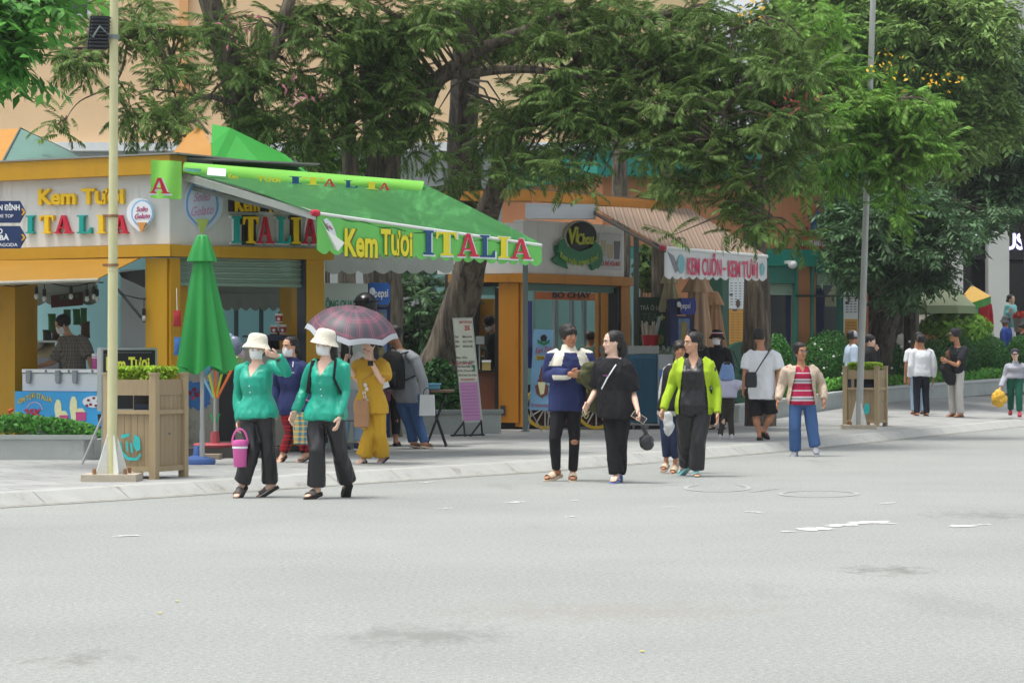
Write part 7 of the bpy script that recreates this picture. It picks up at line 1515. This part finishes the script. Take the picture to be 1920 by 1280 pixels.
vn=person('vendor in checked shirt and white mask bending over the chest freezer',150,850,h=1.62,d=34.9,fa=-70,skin='mid',vox=.013,ha=-75,pit=18,mask=True,hair='short',detail=1,J={'h':(117,608),'n':(128,626),'sa':(118,644,-.14),'sb':(157,640,.16),'ea':(102,678,-.2),'wa':(68,688,-.25),'eb':(168,672,.1),'wb':(172,694,-.05),'pa':(140,725,-.08),'pb':(152,725,.08)},
 top=dict(m=PLD,hem=-.1,infl=.022,sleeve=.48,sr=.02),bot=dict(m=DEND),shoes=('flip',SOLED,SLIPG),handdir=((-1,0,-.2),None))
# yellow dress woman with plaid umbrella
yw=person('woman in yellow embroidered tunic and wide trousers holding a plaid umbrella',697,868,h=1.58,fa=-25,fem=.9,skin='light',vox=.011,ha=-35,hair='long',detail=2,curl=(1.1,1.0),
 J={'h':(692,645),'n':(694,672),'sa':(674,682),'sb':(718,684),'ea':(672,716,-.06),'wa':(650,682,-.2),'eb':(716,716,-.1),'wb':(695,676,-.16),'pa':(684,765),'pb':(708,765),'ka':(695,808,-.05),'kb':(712,815,.02),'fa':(681,857,-.05),'fb':(716,856,.1),'ta':(670,868,-.15),'tb':(708,868,0)},
 top=dict(m=YELD,name='tunic',hem=-.1,infl=.018,sleeve=.33,sr=.042,widen=.08,fold=.01),bot=dict(m=YELD,infl=.018,knee=.074,hemr=.1,len=.96,fold=.016),shoes=('flip',SOLED,SLIPW),handdir=((.1,.0,1),(-.1,-.1,1)))
mb=MB()
for i in range(6):
    c=yw.nb+yw.f*.165+yw.s*(.03+.02*math.sin(i*2))-Z*(.3+.045*i)
    for j in range(5): a=j*1.256+i; mb.ell(c+yw.s*.014*math.cos(a)+Z*.014*math.sin(a),yw.s*.011,yw.f*.004,Z*.011,8,5)
sub(yw,'embroidery',mb,WRIM)
mb=MB(); W=yw.T['wb']; mb.tube([W+V((-.03,-.025,-.03)),W+V((.03,-.03,-.03))],.03,10,flat=(.5,1)); sub(yw,'watch',mb,DARK)
PLM=None
def plaid():
    m,t,b=newmat('umbrella_plaid'); L=t.links.new; tc=nd(t,'ShaderNodeTexCoord'); sp=nd(t,'ShaderNodeSeparateXYZ'); L(tc.outputs['Object'],sp.inputs[0]); outs=[]
    at=nd(t,'ShaderNodeMath',operation='ARCTAN2'); L(sp.outputs[1],at.inputs[0]); L(sp.outputs[0],at.inputs[1])
    ln=nd(t,'ShaderNodeVectorMath',operation='LENGTH'); cb=nd(t,'ShaderNodeCombineXYZ'); L(sp.outputs[0],cb.inputs[0]); L(sp.outputs[1],cb.inputs[1]); L(cb.outputs[0],ln.inputs[0])
    for src,per in ((at.outputs[0],2*math.pi/16),(ln.outputs['Value'],.17)):
        ad=nd(t,'ShaderNodeMath',operation='ADD'); ad.inputs[1].default_value=10*per; L(src,ad.inputs[0]); dv=nd(t,'ShaderNodeMath',operation='DIVIDE'); dv.inputs[1].default_value=per; L(ad.outputs[0],dv.inputs[0]); f=nd(t,'ShaderNodeMath',operation='FRACT'); L(dv.outputs[0],f.inputs[0])
        cr=nd(t,'ShaderNodeValToRGB'); e=cr.color_ramp; e.interpolation='CONSTANT'; st=((0,'#403e46'),(.36,'#86405a'),(.42,'#57404a'),(.55,'#9c6a7a'),(.59,'#743a4e'),(.72,'#8a4a60'),(.78,'#48424a'))
        while len(e.elements)<len(st): e.elements.new(.5)
        for el,(p,c) in zip(e.elements,st): el.position=p; el.color=lin(c)+[1]
        L(f.outputs[0],cr.inputs[0]); outs.append(cr.outputs[0])
    mx=nd(t,'ShaderNodeMix',data_type='RGBA'); mx.inputs[0].default_value=.5; L(outs[0],mx.inputs[6]); L(outs[1],mx.inputs[7]); L(mx.outputs[2],b.inputs['Base Color']); b.inputs['Roughness'].default_value=.5; return m
ud=30.2; s=ud/FPX; top_=P(664,577,ud); ax=V((.12,-.28,1)).normalized(); o=thing('umbrella','open plaid maroon umbrella with a silver rim held by the woman in yellow','umbrella',top_)
u=ax.orthogonal().normalized(); u=(V((1,0,0))-ax*ax.x).normalized(); w_=ax.cross(u)
def ub(t,a,n=8): # canopy point: t 0..1 from crown to rim, scalloped between ribs
    sc=1-.07*t*abs(math.sin(a*n/2)); r=.535*math.sin(t*1.32)/math.sin(1.32)*sc; return top_+(u*math.cos(a)+w_*math.sin(a))*r-ax*(.30*(1-math.cos(t*1.32))/(1-math.cos(1.32))-.025*t*abs(math.sin(a*n/2)))
A=[2*math.pi*j/64 for j in range(64)]
mb=MB(); mb.loft([[ub(t,a) for a in A] for t in (.01,.15,.3,.45,.6,.75,.88)],cap=False); mb.build('canopy',plaid(),o,True)
mb=MB(); mb.loft([[ub(t,a) for a in A] for t in (.88,.94,1.0)],cap=False); mb.build('rim',mat('rim_silver2','#b4b9bd',.4,.06),o,True)
for j in range(8):
    mb=MB(); a=2*math.pi*j/8; mb.tube([ub(t,a)-ax*.008 for t in (.02,.3,.6,.85,1.02)],.004,5); mb.build('rib',STEEL,o)
mb=MB(); mb.tube([top_+ax*.05,top_-ax*.62],.007,8); mb.build('shaft',STEEL,o); mb=MB(); mb.tube([top_-ax*.6,top_-ax*.75],.014,8); mb.build('handle',DARK,o)
def shoulder_bag(label,c,sx,sz,th,m,straps,name='shoulder_bag',cat='bag',flap=True,sw=.012):
    o=thing(name,label,cat,c-Z*sz); mb=MB(); X=V((1,0,0)); Y=V((0,1,0))
    mb.loft([ring(c+Z*t*sz,X,Y,sx*a,th*b,18,3) for t,a,b in ((-1,.8,.6),(-.9,1,1),(-.2,1.04,1.1),(.6,.95,.9),(1,.75,.5))]); mb.build('body',m,o,True)
    if flap: mb=MB(); mb.loft([ring(c+Z*t*sz-Y*.006,X,Y,sx*a,th*b,18,3) for t,a,b in ((-.1,1.0,1.18),(.4,1.02,1.1),(.9,.9,.8),(1.04,.7,.5))]); mb.build('flap',m,o,True)
    if straps: mb=MB(); mb.tube(straps,sw,8,flat=(1,.4)); mb.build('strap',m,o,True)
    return o
TANB=mat('leather_tan','#a87f5c',.7,.1,5,.2,30)
shoulder_bag('tan crossbody bag hanging in front of the woman in yellow',P(678,776,30.35),.085,.155,.045,TANB,[yw.T['sb']+Z*.05,yw.T['sb']-Z*.05+yw.f*.13,yw.tr(.55)+yw.f*.2,P(684,745,30.35),P(678,752,30.35)])
# three customers behind
b1=person('man in grey hoodie with a black backpack, holding a white carrier bag',770,841,h=1.70,fa=150,skin='tan',vox=.013,detail=0,ha=-120,hair='fringe',J={'h':(737,628),'n':(748,652),'sa':(725,668),'sb':(778,672,-.1),'eb':(793,715,-.1),'wb':(797,752,-.15),'pa':(752,745),'pb':(778,745),'ka':(766,790),'kb':(783,790),'fa':(775,828),'fb':(796,829)},
 top=dict(m=GREYC,hem=-.1,infl=.024,sleeve=1,sr=.012),bot=dict(m=DEN,infl=.014,hemr=.06),shoes=('slipper',SLIPB,SLIPBR))
backpack('large black backpack on the man in grey hoodie',b1,BLKC,.2,.17,.5)
mb=MB(); c=P(801,757,34.9); mb.loft([ring(c+Z*t,V((1,.1,0)),V((0,1,0)),a,b,16,5) for t,a,b in ((-.155,.1,.05),(-.15,.105,.055),(.12,.095,.045))]); q=tag(mb.build('paper_bag',mat('bag_white','#d3d6d4',.6,.05,4,.3,12)),'white carrier bag held by the man in grey hoodie','bag')
mb=MB(); mb.tube([c+Z*(.12+.09*math.sin(a))+V((.05*math.cos(a),-.04,0)) for a in [math.pi*i/8 for i in range(9)]],.006,6); mb.build('handle',BLKC,q)
b2=person('customer in dark clothes with a maroon backpack behind the woman in yellow',730,836,h=1.62,fa=165,skin='tan',vox=.014,detail=0,ha=170,hair='fringe',J={'h':(712,646),'n':(716,668)},top=dict(m=BLKC,infl=.02),bot=dict(m=BLKC,hemr=.055,len=.9),shoes=('flip',SOLED,SLIPR))
backpack('maroon backpack hanging behind the woman in yellow',b2,mat('pack_maroon','#5d3442',.7,.15,6,.2,30),.22,.14,.44,dn=.22)
mb=MB(); q=[P(708,712,34.5),P(724,705,34.5),P(730,725,34.45),P(712,731,34.45)]; mb.prism(q,V((.004,.02,0))); tag(mb.build('document',MASKM),'sheet of white paper with a black mark held beside the maroon backpack','paper')
b3=person('person in light jeans and navy sneakers standing behind the middle emerald blouse',658,846,h=1.62,fa=160,skin='light',vox=.014,detail=0,ha=180,hair='long',J={'h':(651,640),'n':(653,662)},top=dict(m=LGREY,infl=.02,sleeve=.5,sr=.02),bot=dict(m=DENL,hemr=.055,len=.93),shoes=('sneaker',SNW,SNN))
shoulder_bag('grey shoulder bag on the person in light jeans',P(652,760,33.8),.12,.2,.06,GREYC,[b3.nb+V((-.1,0,.0)),P(648,700,33.9),P(652,735,33.8)])
# couple on the road
VARS=dict(m=NAVYC,m2=mat('cream_panel2','#ddd8c6',.7,.05),name='jacket',hem=-.13,infl=.03,boxy=1.05,collar=.38,fold=.011,sr=.018,cuff=.6)
def ym_z(p): return P(0,703,28.6).z
def vp(u,v,w_,p):
    if v<.03: return True
    au=abs(u)
    return (.06+.25*v<au<.15+.5*v and v<.17 and w_>-.06) or (w_>.15 and v>.2 and au<.22 and v<.32 and p.z<ym_z(p))
VARS['pat']=vp
ym=person('young man in navy and cream sports jacket holding an olive jacket',1062,901,h=1.71,z=0,fa=8,skin='tan',vox=.0105,detail=2,ha=28,hair='fringe',curl=(.7,.7),
 J={'h':(1067,630),'n':(1067,656),'sa':(1035,668),'sb':(1101,668),'ea':(1027,706,.02),'wa':(1068,701,-.26),'eb':(1116,700,.0),'wb':(1099,707,-.24),'pa':(1050,757),'pb':(1076,757),'ka':(1040,822,-.04),'kb':(1077,822),'fa':(1043,882,-.02),'fb':(1074,884),'ta':(1021,896,-.12),'tb':(1074,898,-.2)},
 top=VARS,bot=dict(m=BLKC,infl=.008,knee=.06,hemr=.045,len=.98,cut=lambda u,v,w_,p: False),shoes=('slipper',SLIPB,SLIPB,.034),handdir=((1,-.1,.0),(-.8,-.1,.25)))
k_=ym.T['kb']; mb=MB(); mb.loft([ring(k_+V((.0,-.05,-.03))+V((0,-.012*b,0)),V((1,0,0)),Z,.042*a,.035*a,12) for a,b in ((1,0),(.6,1),(.1,1.2))]); sub(ym,'knee_tear',mb,SKIN['tan'])
mb=MB()
for s_ in range(5): a=s_*.5; mb.ell(P(1104+5*math.cos(a*3),690+s_*7,28.5+.02*math.sin(s_*2)),V((.115-.008*s_,.02,0)),V((0,.08,0)),Z*.07,12,8)
mb.ell(P(1094,712,28.55),V((.09,0,0)),V((0,.07,0)),Z*.06); mb.tube([P(1112,705,28.7),P(1116,740,28.75),P(1113,772,28.75)],[.07,.075,.05],10)
me=remesh(mb,'folded_jacket',P(1103,740,28.6),.011,2,disp=lambda p,n:.02*noise.noise(p*14)+.01*noise.noise(p*30),mats=[OLIVE]); tag(link('folded_jacket',me,None,P(1103,740,28.6)),"crumpled olive jacket in the young man's arms",'jacket')
yg=person('young woman in loose black T-shirt and black trousers smiling at the young man',1158,905,h=1.62,z=0,fa=-22,fem=.6,skin='light',vox=.0105,detail=2,ha=-72,hair='pony',curl=(.4,.9),
 J={'h':(1148,642),'n':(1149,668),'sa':(1127,681),'sb':(1174,686),'ea':(1121,726,.02),'wa':(1103,756,-.08),'eb':(1186,735,.02),'wb':(1196,770,-.1),'pa':(1144,770),'pb':(1168,770),'ka':(1148,826,-.03),'kb':(1164,828,.03),'fa':(1156,889,-.08),'fb':(1161,886,.22),'ta':(1146,903,-.2),'tb':(1160,903,.1)},
 top=dict(m=BLKC,name='t_shirt',hem=-.14,infl=.026,boxy=1.1,widen=.05,sleeve=.5,sr=.024,fold=.012,bust=.5),bot=dict(m=BLKC,infl=.012,knee=.075,hemr=.08,len=.98),shoes=('flip',mat('sole_blue','#6f86c4',.5,.1),SLIPW))
mb=MB(); text(mb,'VIBES',yg.nb+yg.f*.175-Z*.21-yg.s*.04,yg.nb+yg.f*.175-Z*.205+yg.s*.03,.014,yg.f,.003,.02); sub(yg,'lettering',mb,mat('print_mauve','#8a4a86',.6,.1),False)
mb=MB(); mb.tube([yg.T['sb'].lerp(yg.nb,.4)+Z*.045,yg.T['sb'].lerp(yg.nb,.5)+yg.f*.13-Z*.06,yg.tr(.6)+yg.f*.19,yg.tr(.4)+yg.f*.17-yg.s*.08],.008,6); o=tag(mb.build('bag_strap',WRIM,smooth=True),"thin white bag strap across the young woman's black T-shirt",'strap')
ph=thing('phone','black smartphone with a pale case rim in the hand of the young woman','phone',P(1199,780,28.1)); c=P(1198,782,28.1); ux=V((.1,-.02,-.065)).normalized(); uy=V((.5,.3,.8)); uy=(uy-ux*uy.dot(ux)).normalized(); nn=ux.cross(uy)
mb=MB(); mb.obox(c-ux*.08-uy*.037-nn*.005,ux*.16,uy*.074,nn*.01); mb.build('case',mat('case_pale','#c9b9a0',.4,.05),ph); mb=MB(); mb.obox(c-ux*.074-uy*.032-nn*.0075,ux*.148,uy*.064,nn*.015); mb.build('screen',mat('screen_black','#0c0d10',.1,.1,spec=.7),ph)
def sack(label,c,r,h,m,knot,seed,name='plastic_bag'):
    mb=MB(); mb.ell(c,V((r,0,0)),V((0,r*.7,0)),Z*h,20,14); mb.tube([c+Z*h*.8,knot],[r*.4,.008],8); me=remesh(mb,name,c-Z*h,.012,2,disp=lambda p,n:.022*noise.noise(p*13+V((seed,0,0)))+.01*noise.noise(p*32),mats=[m]); return tag(link(name,me,None,c-Z*h),label,'plastic bag')
sack('small knotted black plastic bag hanging below the smartphone',P(1213,828,28.2),.085,.085,mat('bag_black','#2b2d30',.22,.15,spec=.6),P(1204,795,28.15),3)
mb=MB()
for s_ in (0,1): c=P(1096+s_*3,772+s_*5,28.55); mb.tube([c+V((.022*math.cos(a),.01*s_,.04*math.sin(a))) for a in [2*math.pi*j/14 for j in range(15)]],.007,6,False)
tag(mb.build('bracelets_in_hand',mat('bangle_olive','#a8a878',.4,.1),smooth=True),'pair of pale loops hanging from the left hand of the young woman','bangles')
# lady in chartreuse cardigan and the child behind her
ch=person('child in grey and black mostly hidden behind the chartreuse cardigan',1258,881,h=1.42,fa=-10,skin='tan',vox=.012,detail=1,hair='fringe',ha=0,z=0,d=30.6,J={'h':(1275,656),'n':(1272,680),'sa':(1252,694),'sb':(1290,694),'ea':(1244,735),'wa':(1243,770),'fa':(1249,866),'ta':(1241,880,-.15),'fb':(1266,868),'tb':(1261,884,-.1),'ka':(1250,820),'kb':(1268,822)},top=dict(m=LGREY,infl=.022,sleeve=1,sr=.012),jacket=dict(m=BLKC,name='vest',infl=.022,sleeve=0,hem=-.02),bot=dict(m=DEND,hemr=.05,len=.9),shoes=('slipper',SLIPB,SLIPB,.03))
la=person('stout woman in open chartreuse cardigan over a black satin suit, holding a plastic bag',1298,893,h=1.60,z=0,fa=-8,fem=1,fat=1.22,skin='mid',vox=.0105,detail=2,ha=-62,hair='lowbun',curl=(.9,.4),
 J={'h':(1298,643),'n':(1301,670),'sa':(1272,682),'sb':(1330,682),'ea':(1259,722,.02),'wa':(1243,768,-.05),'eb':(1344,727,.02),'wb':(1345,775,-.05),'pa':(1284,765),'pb':(1318,765),'ka':(1285,830,.06),'kb':(1308,830,-.05),'fa':(1285,872,.25),'fb':(1306,882,-.05),'ta':(1271,890,.15),'tb':(1308,893,-.22)},
 top=dict(m=BLKS,name='blouse',hem=-.08,infl=.014,sleeve=.2,v=.13,vw=.055,fold=.012),jacket=dict(m=CHART,name='cardigan',hem=-.12,infl=.018,sleeve=1.02,sr=.0,cuff=.5,open=(0,.1,.13),bust=.5),bot=dict(m=BLKS,infl=.016,knee=.084,hemr=.082,len=.97,fold=.015),shoes=('slipper',SLIPA,SLIPA))
mb=MB()
for s_ in (-1,1): mb.prism([la.nb+la.f*.08+la.s*s_*.055+Z*.005,la.nb+la.f*.115+la.s*s_*.1-Z*.06,la.nb+la.f*.15+la.s*s_*.045-Z*.13,la.nb+la.f*.13+la.s*s_*.035-Z*.08],la.f*.008)
sub(la,'collar',mb,BLKS,False)
sack('clear plastic bag with food hanging from the hand of the woman in chartreuse',P(1253,795,29.5),.06,.13,glass('bag_clear','#cfd2cf',.75,.25),P(1246,773,29.5),5)
# second kiosk interior people
person('worker in black cap and black shirt bent over the counter of the second kiosk',922,806,h=1.62,d=46.2,fa=-60,skin='tan',vox=.016,detail=1,ha=-70,pit=25,hair='short',mask=True,hat=('cap',BLKC,0),J={'h':(917,607),'n':(924,624),'ea':(915,668,-.1),'wa':(893,672,-.2)},top=dict(m=BLKC,infl=.02,sleeve=.5),bot=dict(m=BLKC),shoes=('sneaker',SNN,SNN))
person('dark haired person in dark green shirt inside the second kiosk',1106,806,h=1.66,d=48.5,fa=140,skin='tan',vox=.017,detail=0,hair='short',top=dict(m=cloth('cloth_deep_green','#34493e'),infl=.02,sleeve=.5),bot=dict(m=BLKC),shoes=('flip',SOLED,SLIPG))
for x,y,d,r_,h,c_,l,n_,cat in ((912,694,44.3,.07,.16,'#b5a05a','small mustard tub on the second kiosk counter','tub','tub'),):
    mb=MB(); mb.box(P(x-8,0,d).x,P(x+8,0,d).x,d,d+.12,P(0,y,d).z,P(0,y-15,d).z); q=tag(mb.build(n_,mat('tub_mustard',c_,.5,.1)),l,cat); mb=MB(); mb.box(P(x-8.6,0,d).x,P(x+8.6,0,d).x,d-.01,d+.13,P(0,y-15,d).z+.002,P(0,y-19,d).z); mb.build('lid',MASKM,q)
o=thing('till_screen','small pale screen on a stalk at the second kiosk counter','screen',P(900,692,44.4)); mb=MB(); mb.box(P(892,0,44.4).x,P(908,0,44.4).x,44.4,44.43,P(0,645,44.4).z,P(0,630,44.4).z); mb.build('screen',mat('screen_pale','#8d9690',.4,.15,9),o); mb=MB(); mb.tube([P(899,645,44.42),P(899,692,44.42)],.012,6); mb.build('stalk',STEEL,o)
# people on the pavement to the right
mk=person('woman in black with a striped dark bucket hat and white mask by the beige umbrellas',1345,805,h=1.58,fa=-30,fem=.6,skin='light',vox=.014,ha=-30,mask=True,hair='long',hairm=mat('hair_auburn','#4a2e1f',.45,.2,30,.4,60,stretch=(1,1,.2)),hat=('bucket',mat('hat_black','#201c22',.8,.1),0),J={'h':(1344,633),'n':(1346,652)},top=dict(m=BLKC,infl=.024,sr=.015,collar=.3),bot=dict(m=BLKC),shoes=('flip',SOLED,SLIPBR))
mb=MB(); mb.lathe(mk.H(0,-.006,.078),[(.1,0),(.1,.012)],20,cap=False); mb.build('hat_band',WRIM,mk.o,True); mb=MB(); mb.lathe(mk.H(0,-.006,.06),[(.104,0),(.102,.014)],20,cap=False); mb.build('hat_band',RED,mk.o,True)
person('person in a white cap mostly hidden behind the woman in chartreuse',1300,806,h=1.64,d=43,fa=180,skin='light',vox=.017,detail=0,ha=180,hair='short',hat=('cap',mat('cap_white','#d9dade',.7,.05),0,1),top=dict(m=BLKC,infl=.02),bot=dict(m=BLKC),shoes=('flip',SOLED,SLIPG))
person('child in lavender shirt with a light blue hooded hat beside the white T-shirt man',1362,822,h=1.24,fa=175,skin='light',vox=.013,detail=0,ha=185,hair='short',hat=('hood',mat('hat_denim','#7d9ccb',.8,.1,8,.3,30),0),J={'h':(1363,690),'n':(1363,712),'sa':(1347,718),'sb':(1380,718),'eb':(1392,728,.0),'wb':(1403,722,-.02),'ka':(1358,780),'kb':(1370,780),'fa':(1350,816),'fb':(1372,816)},top=dict(m=LAV,infl=.026,sleeve=.4,sr=.03,hem=-.14,boxy=1.15),bot=dict(m=DBROWN,infl=.012,hemr=.052,knee=.06),shoes=('sneaker',SNW,SNW))
wm=person('man in white T-shirt and black shorts walking away with a black crossbody bag',1430,825,h=1.68,fa=168,skin='tan',vox=.012,detail=0,ha=150,hair='short',fat=1.1,J={'h':(1424,632),'n':(1427,655),'sa':(1402,668),'sb':(1455,668),'ea':(1397,700),'wa':(1394,726),'eb':(1461,698),'wb':(1457,728,-.1),'pa':(1416,738),'pb':(1442,738),'ka':(1417,782),'kb':(1446,780),'fa':(1424,815),'fb':(1432,806,.1),'ta':(1427,823,.15),'tb':(1443,820,.18)},
 top=dict(m=WHT,name='t_shirt',infl=.02,boxy=1.1,sleeve=.4,sr=.016,hem=-.12,fold=.011),bot=dict(m=BLKC,name='shorts',infl=.02,len=.52,knee=.1),shoes=('flip',SOLED,SLIPBR))
shoulder_bag('black crossbody bag on the back of the white T-shirt man',P(1408,712,38.45),.085,.11,.05,mat('bag_black_cloth','#26262a',.7,.15),[P(1443,654,38.75),P(1440,662,38.62),P(1428,680,38.5),P(1414,703,38.42)],sw=.024)
STP=bandmat('polo_stripes',[(0,'#a81f45'),(.16,'#c9c2c4'),(.24,'#7f7f88'),(.34,'#c9c2c4'),(.42,'#a81f45'),(.72,'#c9c2c4'),(.78,'#a81f45')],2,.235)
sm=person('man in crimson striped polo, beige open jacket and blue jeans',1506,855,h=1.62,z=0,fa=5,skin='tan',vox=.0115,detail=2,ha=25,hair='short',fat=1.06,J={'h':(1501,659),'n':(1502,684),'sa':(1474,695),'sb':(1529,695),'ea':(1465,722,.03),'wa':(1459,750,-.05),'eb':(1541,721,.03),'wb':(1544,750,-.05),'pa':(1492,752),'pb':(1516,752),'ka':(1491,803),'kb':(1523,800),'fa':(1491,846),'fb':(1529,838,-.05),'ta':(1485,857,-.15),'tb':(1531,850,-.2)},
 top=dict(m=STP,name='polo_shirt',infl=.017,hem=-.1,sleeve=.2,v=.09,vw=.05),jacket=dict(m=BEIGE,infl=.027,hem=-.08,sleeve=.97,sr=.006,open=(0,.085,.17),fold=.016),bot=dict(m=DEN,infl=.008,rise=.1,knee=.08,hemr=.08,len=.98),shoes=('sneaker',SNW,GREYC))
mb=MB()
for s_ in (-1,1): mb.tube([sm.H(s_*.03+.021*math.cos(a),.1,.002+.016*math.sin(a)) for a in [2*math.pi*j/16 for j in range(17)]],.0022,5,False)
mb.tube([sm.H(-.009,.104,.004),sm.H(.009,.104,.004)],.0022,5); sub(sm,'spectacles',mb,STEEL)
# pair standing behind the farther planter
person('man in light blue shirt and cap behind the slim grey lamp post',1597,789,h=1.68,fa=100,skin='tan',vox=.017,detail=0,ha=120,hair='short',hat=('cap',mat('cap_grey','#a3a4ad',.7,.1),0),top=dict(m=LBLUE,infl=.024,sleeve=.5,sr=.01),bot=dict(m=DEND),shoes=('sneaker',SNN,SNN))
person('person in dark jacket, hand at the mouth, right of the slim grey lamp post',1630,786,h=1.60,fa=60,skin='light',vox=.016,detail=0,ha=70,hair='fringe',J={'sa':(1620,666),'sb':(1641,668),'eb':(1647,690,-.1),'wb':(1643,657,-.2)},top=dict(m=BLKC,infl=.026,sr=.01,collar=.25),bot=dict(m=DEND),shoes=('sneaker',SNN,SNN))
ws=person('man in white long sleeved shirt and dark cap seen from behind, hands at his sides',1728,782,h=1.62,fa=188,skin='tan',vox=.015,detail=0,ha=195,hair='short',hat=('cap',mat('cap_charcoal','#4c4a49',.8,.1),0,.6),J={'h':(1727,639),'n':(1729,655)},top=dict(m=WHT,infl=.022,boxy=1.05,hem=-.1,sleeve=.95,cuff=.5,sr=.0,fold=.012),bot=dict(m=cloth('jeans_black','#20242e'),infl=.01,hemr=.058,knee=.07),shoes=('flip',SOLED,SLIPR))
person('person in white T-shirt and pale jeans almost hidden behind the white shirted man',1722,778,h=1.60,fa=190,skin='tan',vox=.018,detail=0,hair='fringe',J={'h':(1722,634),'n':(1718,655)},top=dict(m=WHT,infl=.03,sleeve=.4),bot=dict(m=DENL),shoes=('flip',SOLED,SLIPR))
bt=person('tanned man in black T-shirt and cap with folded arms and pale trousers, facing left',1793,783,h=1.74,fa=-55,skin='tan',vox=.014,detail=1,ha=-80,hair='short',hat=('cap',mat('cap_black','#25262c',.8,.1),0),J={'h':(1790,628),'n':(1796,650),'ea':(1782,682,-.15),'wa':(1778,668,-.25),'eb':(1795,685,-.1),'wb':(1776,677,-.2)},top=dict(m=cloth('tee_black','#202226'),infl=.02,sleeve=.42,sr=.006,hem=-.1),bot=dict(m=LGREY,infl=.012,hemr=.065,knee=.073),shoes=('flip',SLIPBR,SLIPBR))
mb=MB(); mb.tube([P(1780,672,51.0),P(1774,690,51.0),P(1782,710,51.0),P(1786,722,51.0)],[.1,.13,.12,.06],12); me=remesh(mb,'draped_jacket',P(1780,722,51.0),.018,2,disp=lambda p,n:.025*noise.noise(p*9),mats=[BLKC]); tag(link('draped_jacket',me,None,P(1780,722,51.0)),"dark jacket draped over the tanned man's folded arms",'jacket')
gh=person('woman in grey hoodie, dark cap and green trousers carrying a yellow plastic bag',1903,780,h=1.45,fa=-10,fem=.8,fat=1.08,skin='light',vox=.014,detail=1,ha=-8,hair='lowbun',hat=('cap',mat('cap_navy','#33333f',.8,.1),0),J={'h':(1903,664),'n':(1904,682),'ea':(1884,708),'wa':(1876,726,-.08)},top=dict(m=mat('fleece_grey','#9fa1aa',.85,.06,6,.3,20),name='hoodie',infl=.026,sr=.015,collar=.3,hem=-.06),bot=dict(m=GRN,infl=.016,knee=.075,hemr=.065,len=.95),shoes=('sneaker',SLIPR,SLIPR),walk=.12)
sack('yellow plastic bag with oranges carried by the woman in grey hoodie',P(1873,747,51.2),.15,.17,mat('bag_yellow','#d3a52c',.35,.3,7,spec=.5),P(1876,726,51.2),7)
# people on and near the terrace
tz=.95
def bg(label,x,ytop,d,h,fa,gz,**k):
    zt=CZ+(HY-ytop)*d/FPX; gz=hz(d) if d<67 else 1.0 if d<69.5 else 1.3; return person(label,x,800,h=zt-gz,d=d,fa=fa,root_z=gz,vox=.022,detail=0,**k)
c_=bg('person in white shirt and cap with a black strap across the back beyond the hedge',1702,606,62,1.62,175,0,skin='tan',hair='short',hat=('cap',mat('cap_white','#d9dade',.7,.05),0,.5),top=dict(m=cloth('shirt_ivory','#d3d1c6'),infl=.035,boxy=1.2),bot=dict(m=DEND),shoes=('sneaker',SNN,SNN))
mb=MB(); mb.tube([c_.nb-c_.s*.1+Z*.03-c_.f*.06,c_.tr(.7)-c_.f*.17,c_.tr(.35)-c_.f*.16+c_.s*.12],.018,6); tag(mb.build('bag_strap',BLKC),'black strap across the back of the white shirt beyond the hedge','strap')
bg('person in red top and denim shorts by the dark trunks',1681,562,68,1.62,160,tz,skin='tan',hair='short',top=dict(m=RED,infl=.025,sleeve=.4),bot=dict(m=DEN,name='shorts',len=.5,knee=.09),shoes=('flip',SOLED,SLIPBR))
bg('person in pale blue shirt under the big sage parasol',1702,548,70,1.72,180,tz,skin='tan',hair='short',top=dict(m=LBLUE,infl=.03),bot=dict(m=BEIGE),shoes=('sneaker',SNN,SNN))
bg('person in cream top with folded hands under the parasol',1727,548,70.5,1.66,0,tz,skin='light',hair='short',top=dict(m=cloth('top_cream','#c9c2ae'),infl=.03),bot=dict(m=BLKC),shoes=('sneaker',SNN,SNN))
bg('person in aqua top behind the yellow green bush',1825,545,71,1.62,170,tz,skin='light',hair='short',top=dict(m=cloth('top_mint','#6fb8a2'),infl=.025),bot=dict(m=DEND),shoes=('sneaker',SNN,SNN))
bg('person in bright red top beside the aqua one',1842,548,71,1.60,10,tz,skin='tan',hair='short',top=dict(m=cloth('top_scarlet','#c8323a'),infl=.028),bot=dict(m=PRT,hemr=.06),shoes=('sneaker',SNN,SNN))
bg('woman in turquoise jacket and white trousers standing by the grey column',1895,553,72,1.62,50,tz,skin='light',hair='lowbun',J={'wa':(1892,585,-.1),'wb':(1900,585,-.1)},top=dict(m=TURQ,infl=.03,sr=.02),bot=dict(m=WHT,hemr=.08),shoes=('sneaker',SNW,SNW))
bg('person in indigo top and dark bucket hat below the woman in turquoise',1887,594,65.6,1.55,-120,tz,skin='tan',hair='short',hat=('bucket',mat('hat_grey','#4a4b50',.8,.1),0),top=dict(m=INDIGO,infl=.03),bot=dict(m=WHT),shoes=('sneaker',SNN,SNN))
bg('dark haired person in black cut by the right edge',1918,606,65.6,1.55,-90,tz,skin='tan',hair='fringe',top=dict(m=BLKC,infl=.03),bot=dict(m=BLKC),shoes=('sneaker',SNN,SNN))
# ---------------------------------------------------------------- thin moist air
hm,ht,hb0=newmat('air'); ht.nodes.remove(hb0); pv=ht.nodes.new('ShaderNodeVolumePrincipled'); pv.inputs['Color'].default_value=(.93,.96,1,1); pv.inputs['Density'].default_value=.0004; pv.inputs['Anisotropy'].default_value=.2
ht.links.new(pv.outputs[0],ht.nodes['Material Output'].inputs['Volume'])
mb=MB(); mb.box(-260,260,-8,710,-1.1,26); tag(mb.build('haze',hm,loc=(0,0,0)),'thin pale haze in the air',kind='stuff')
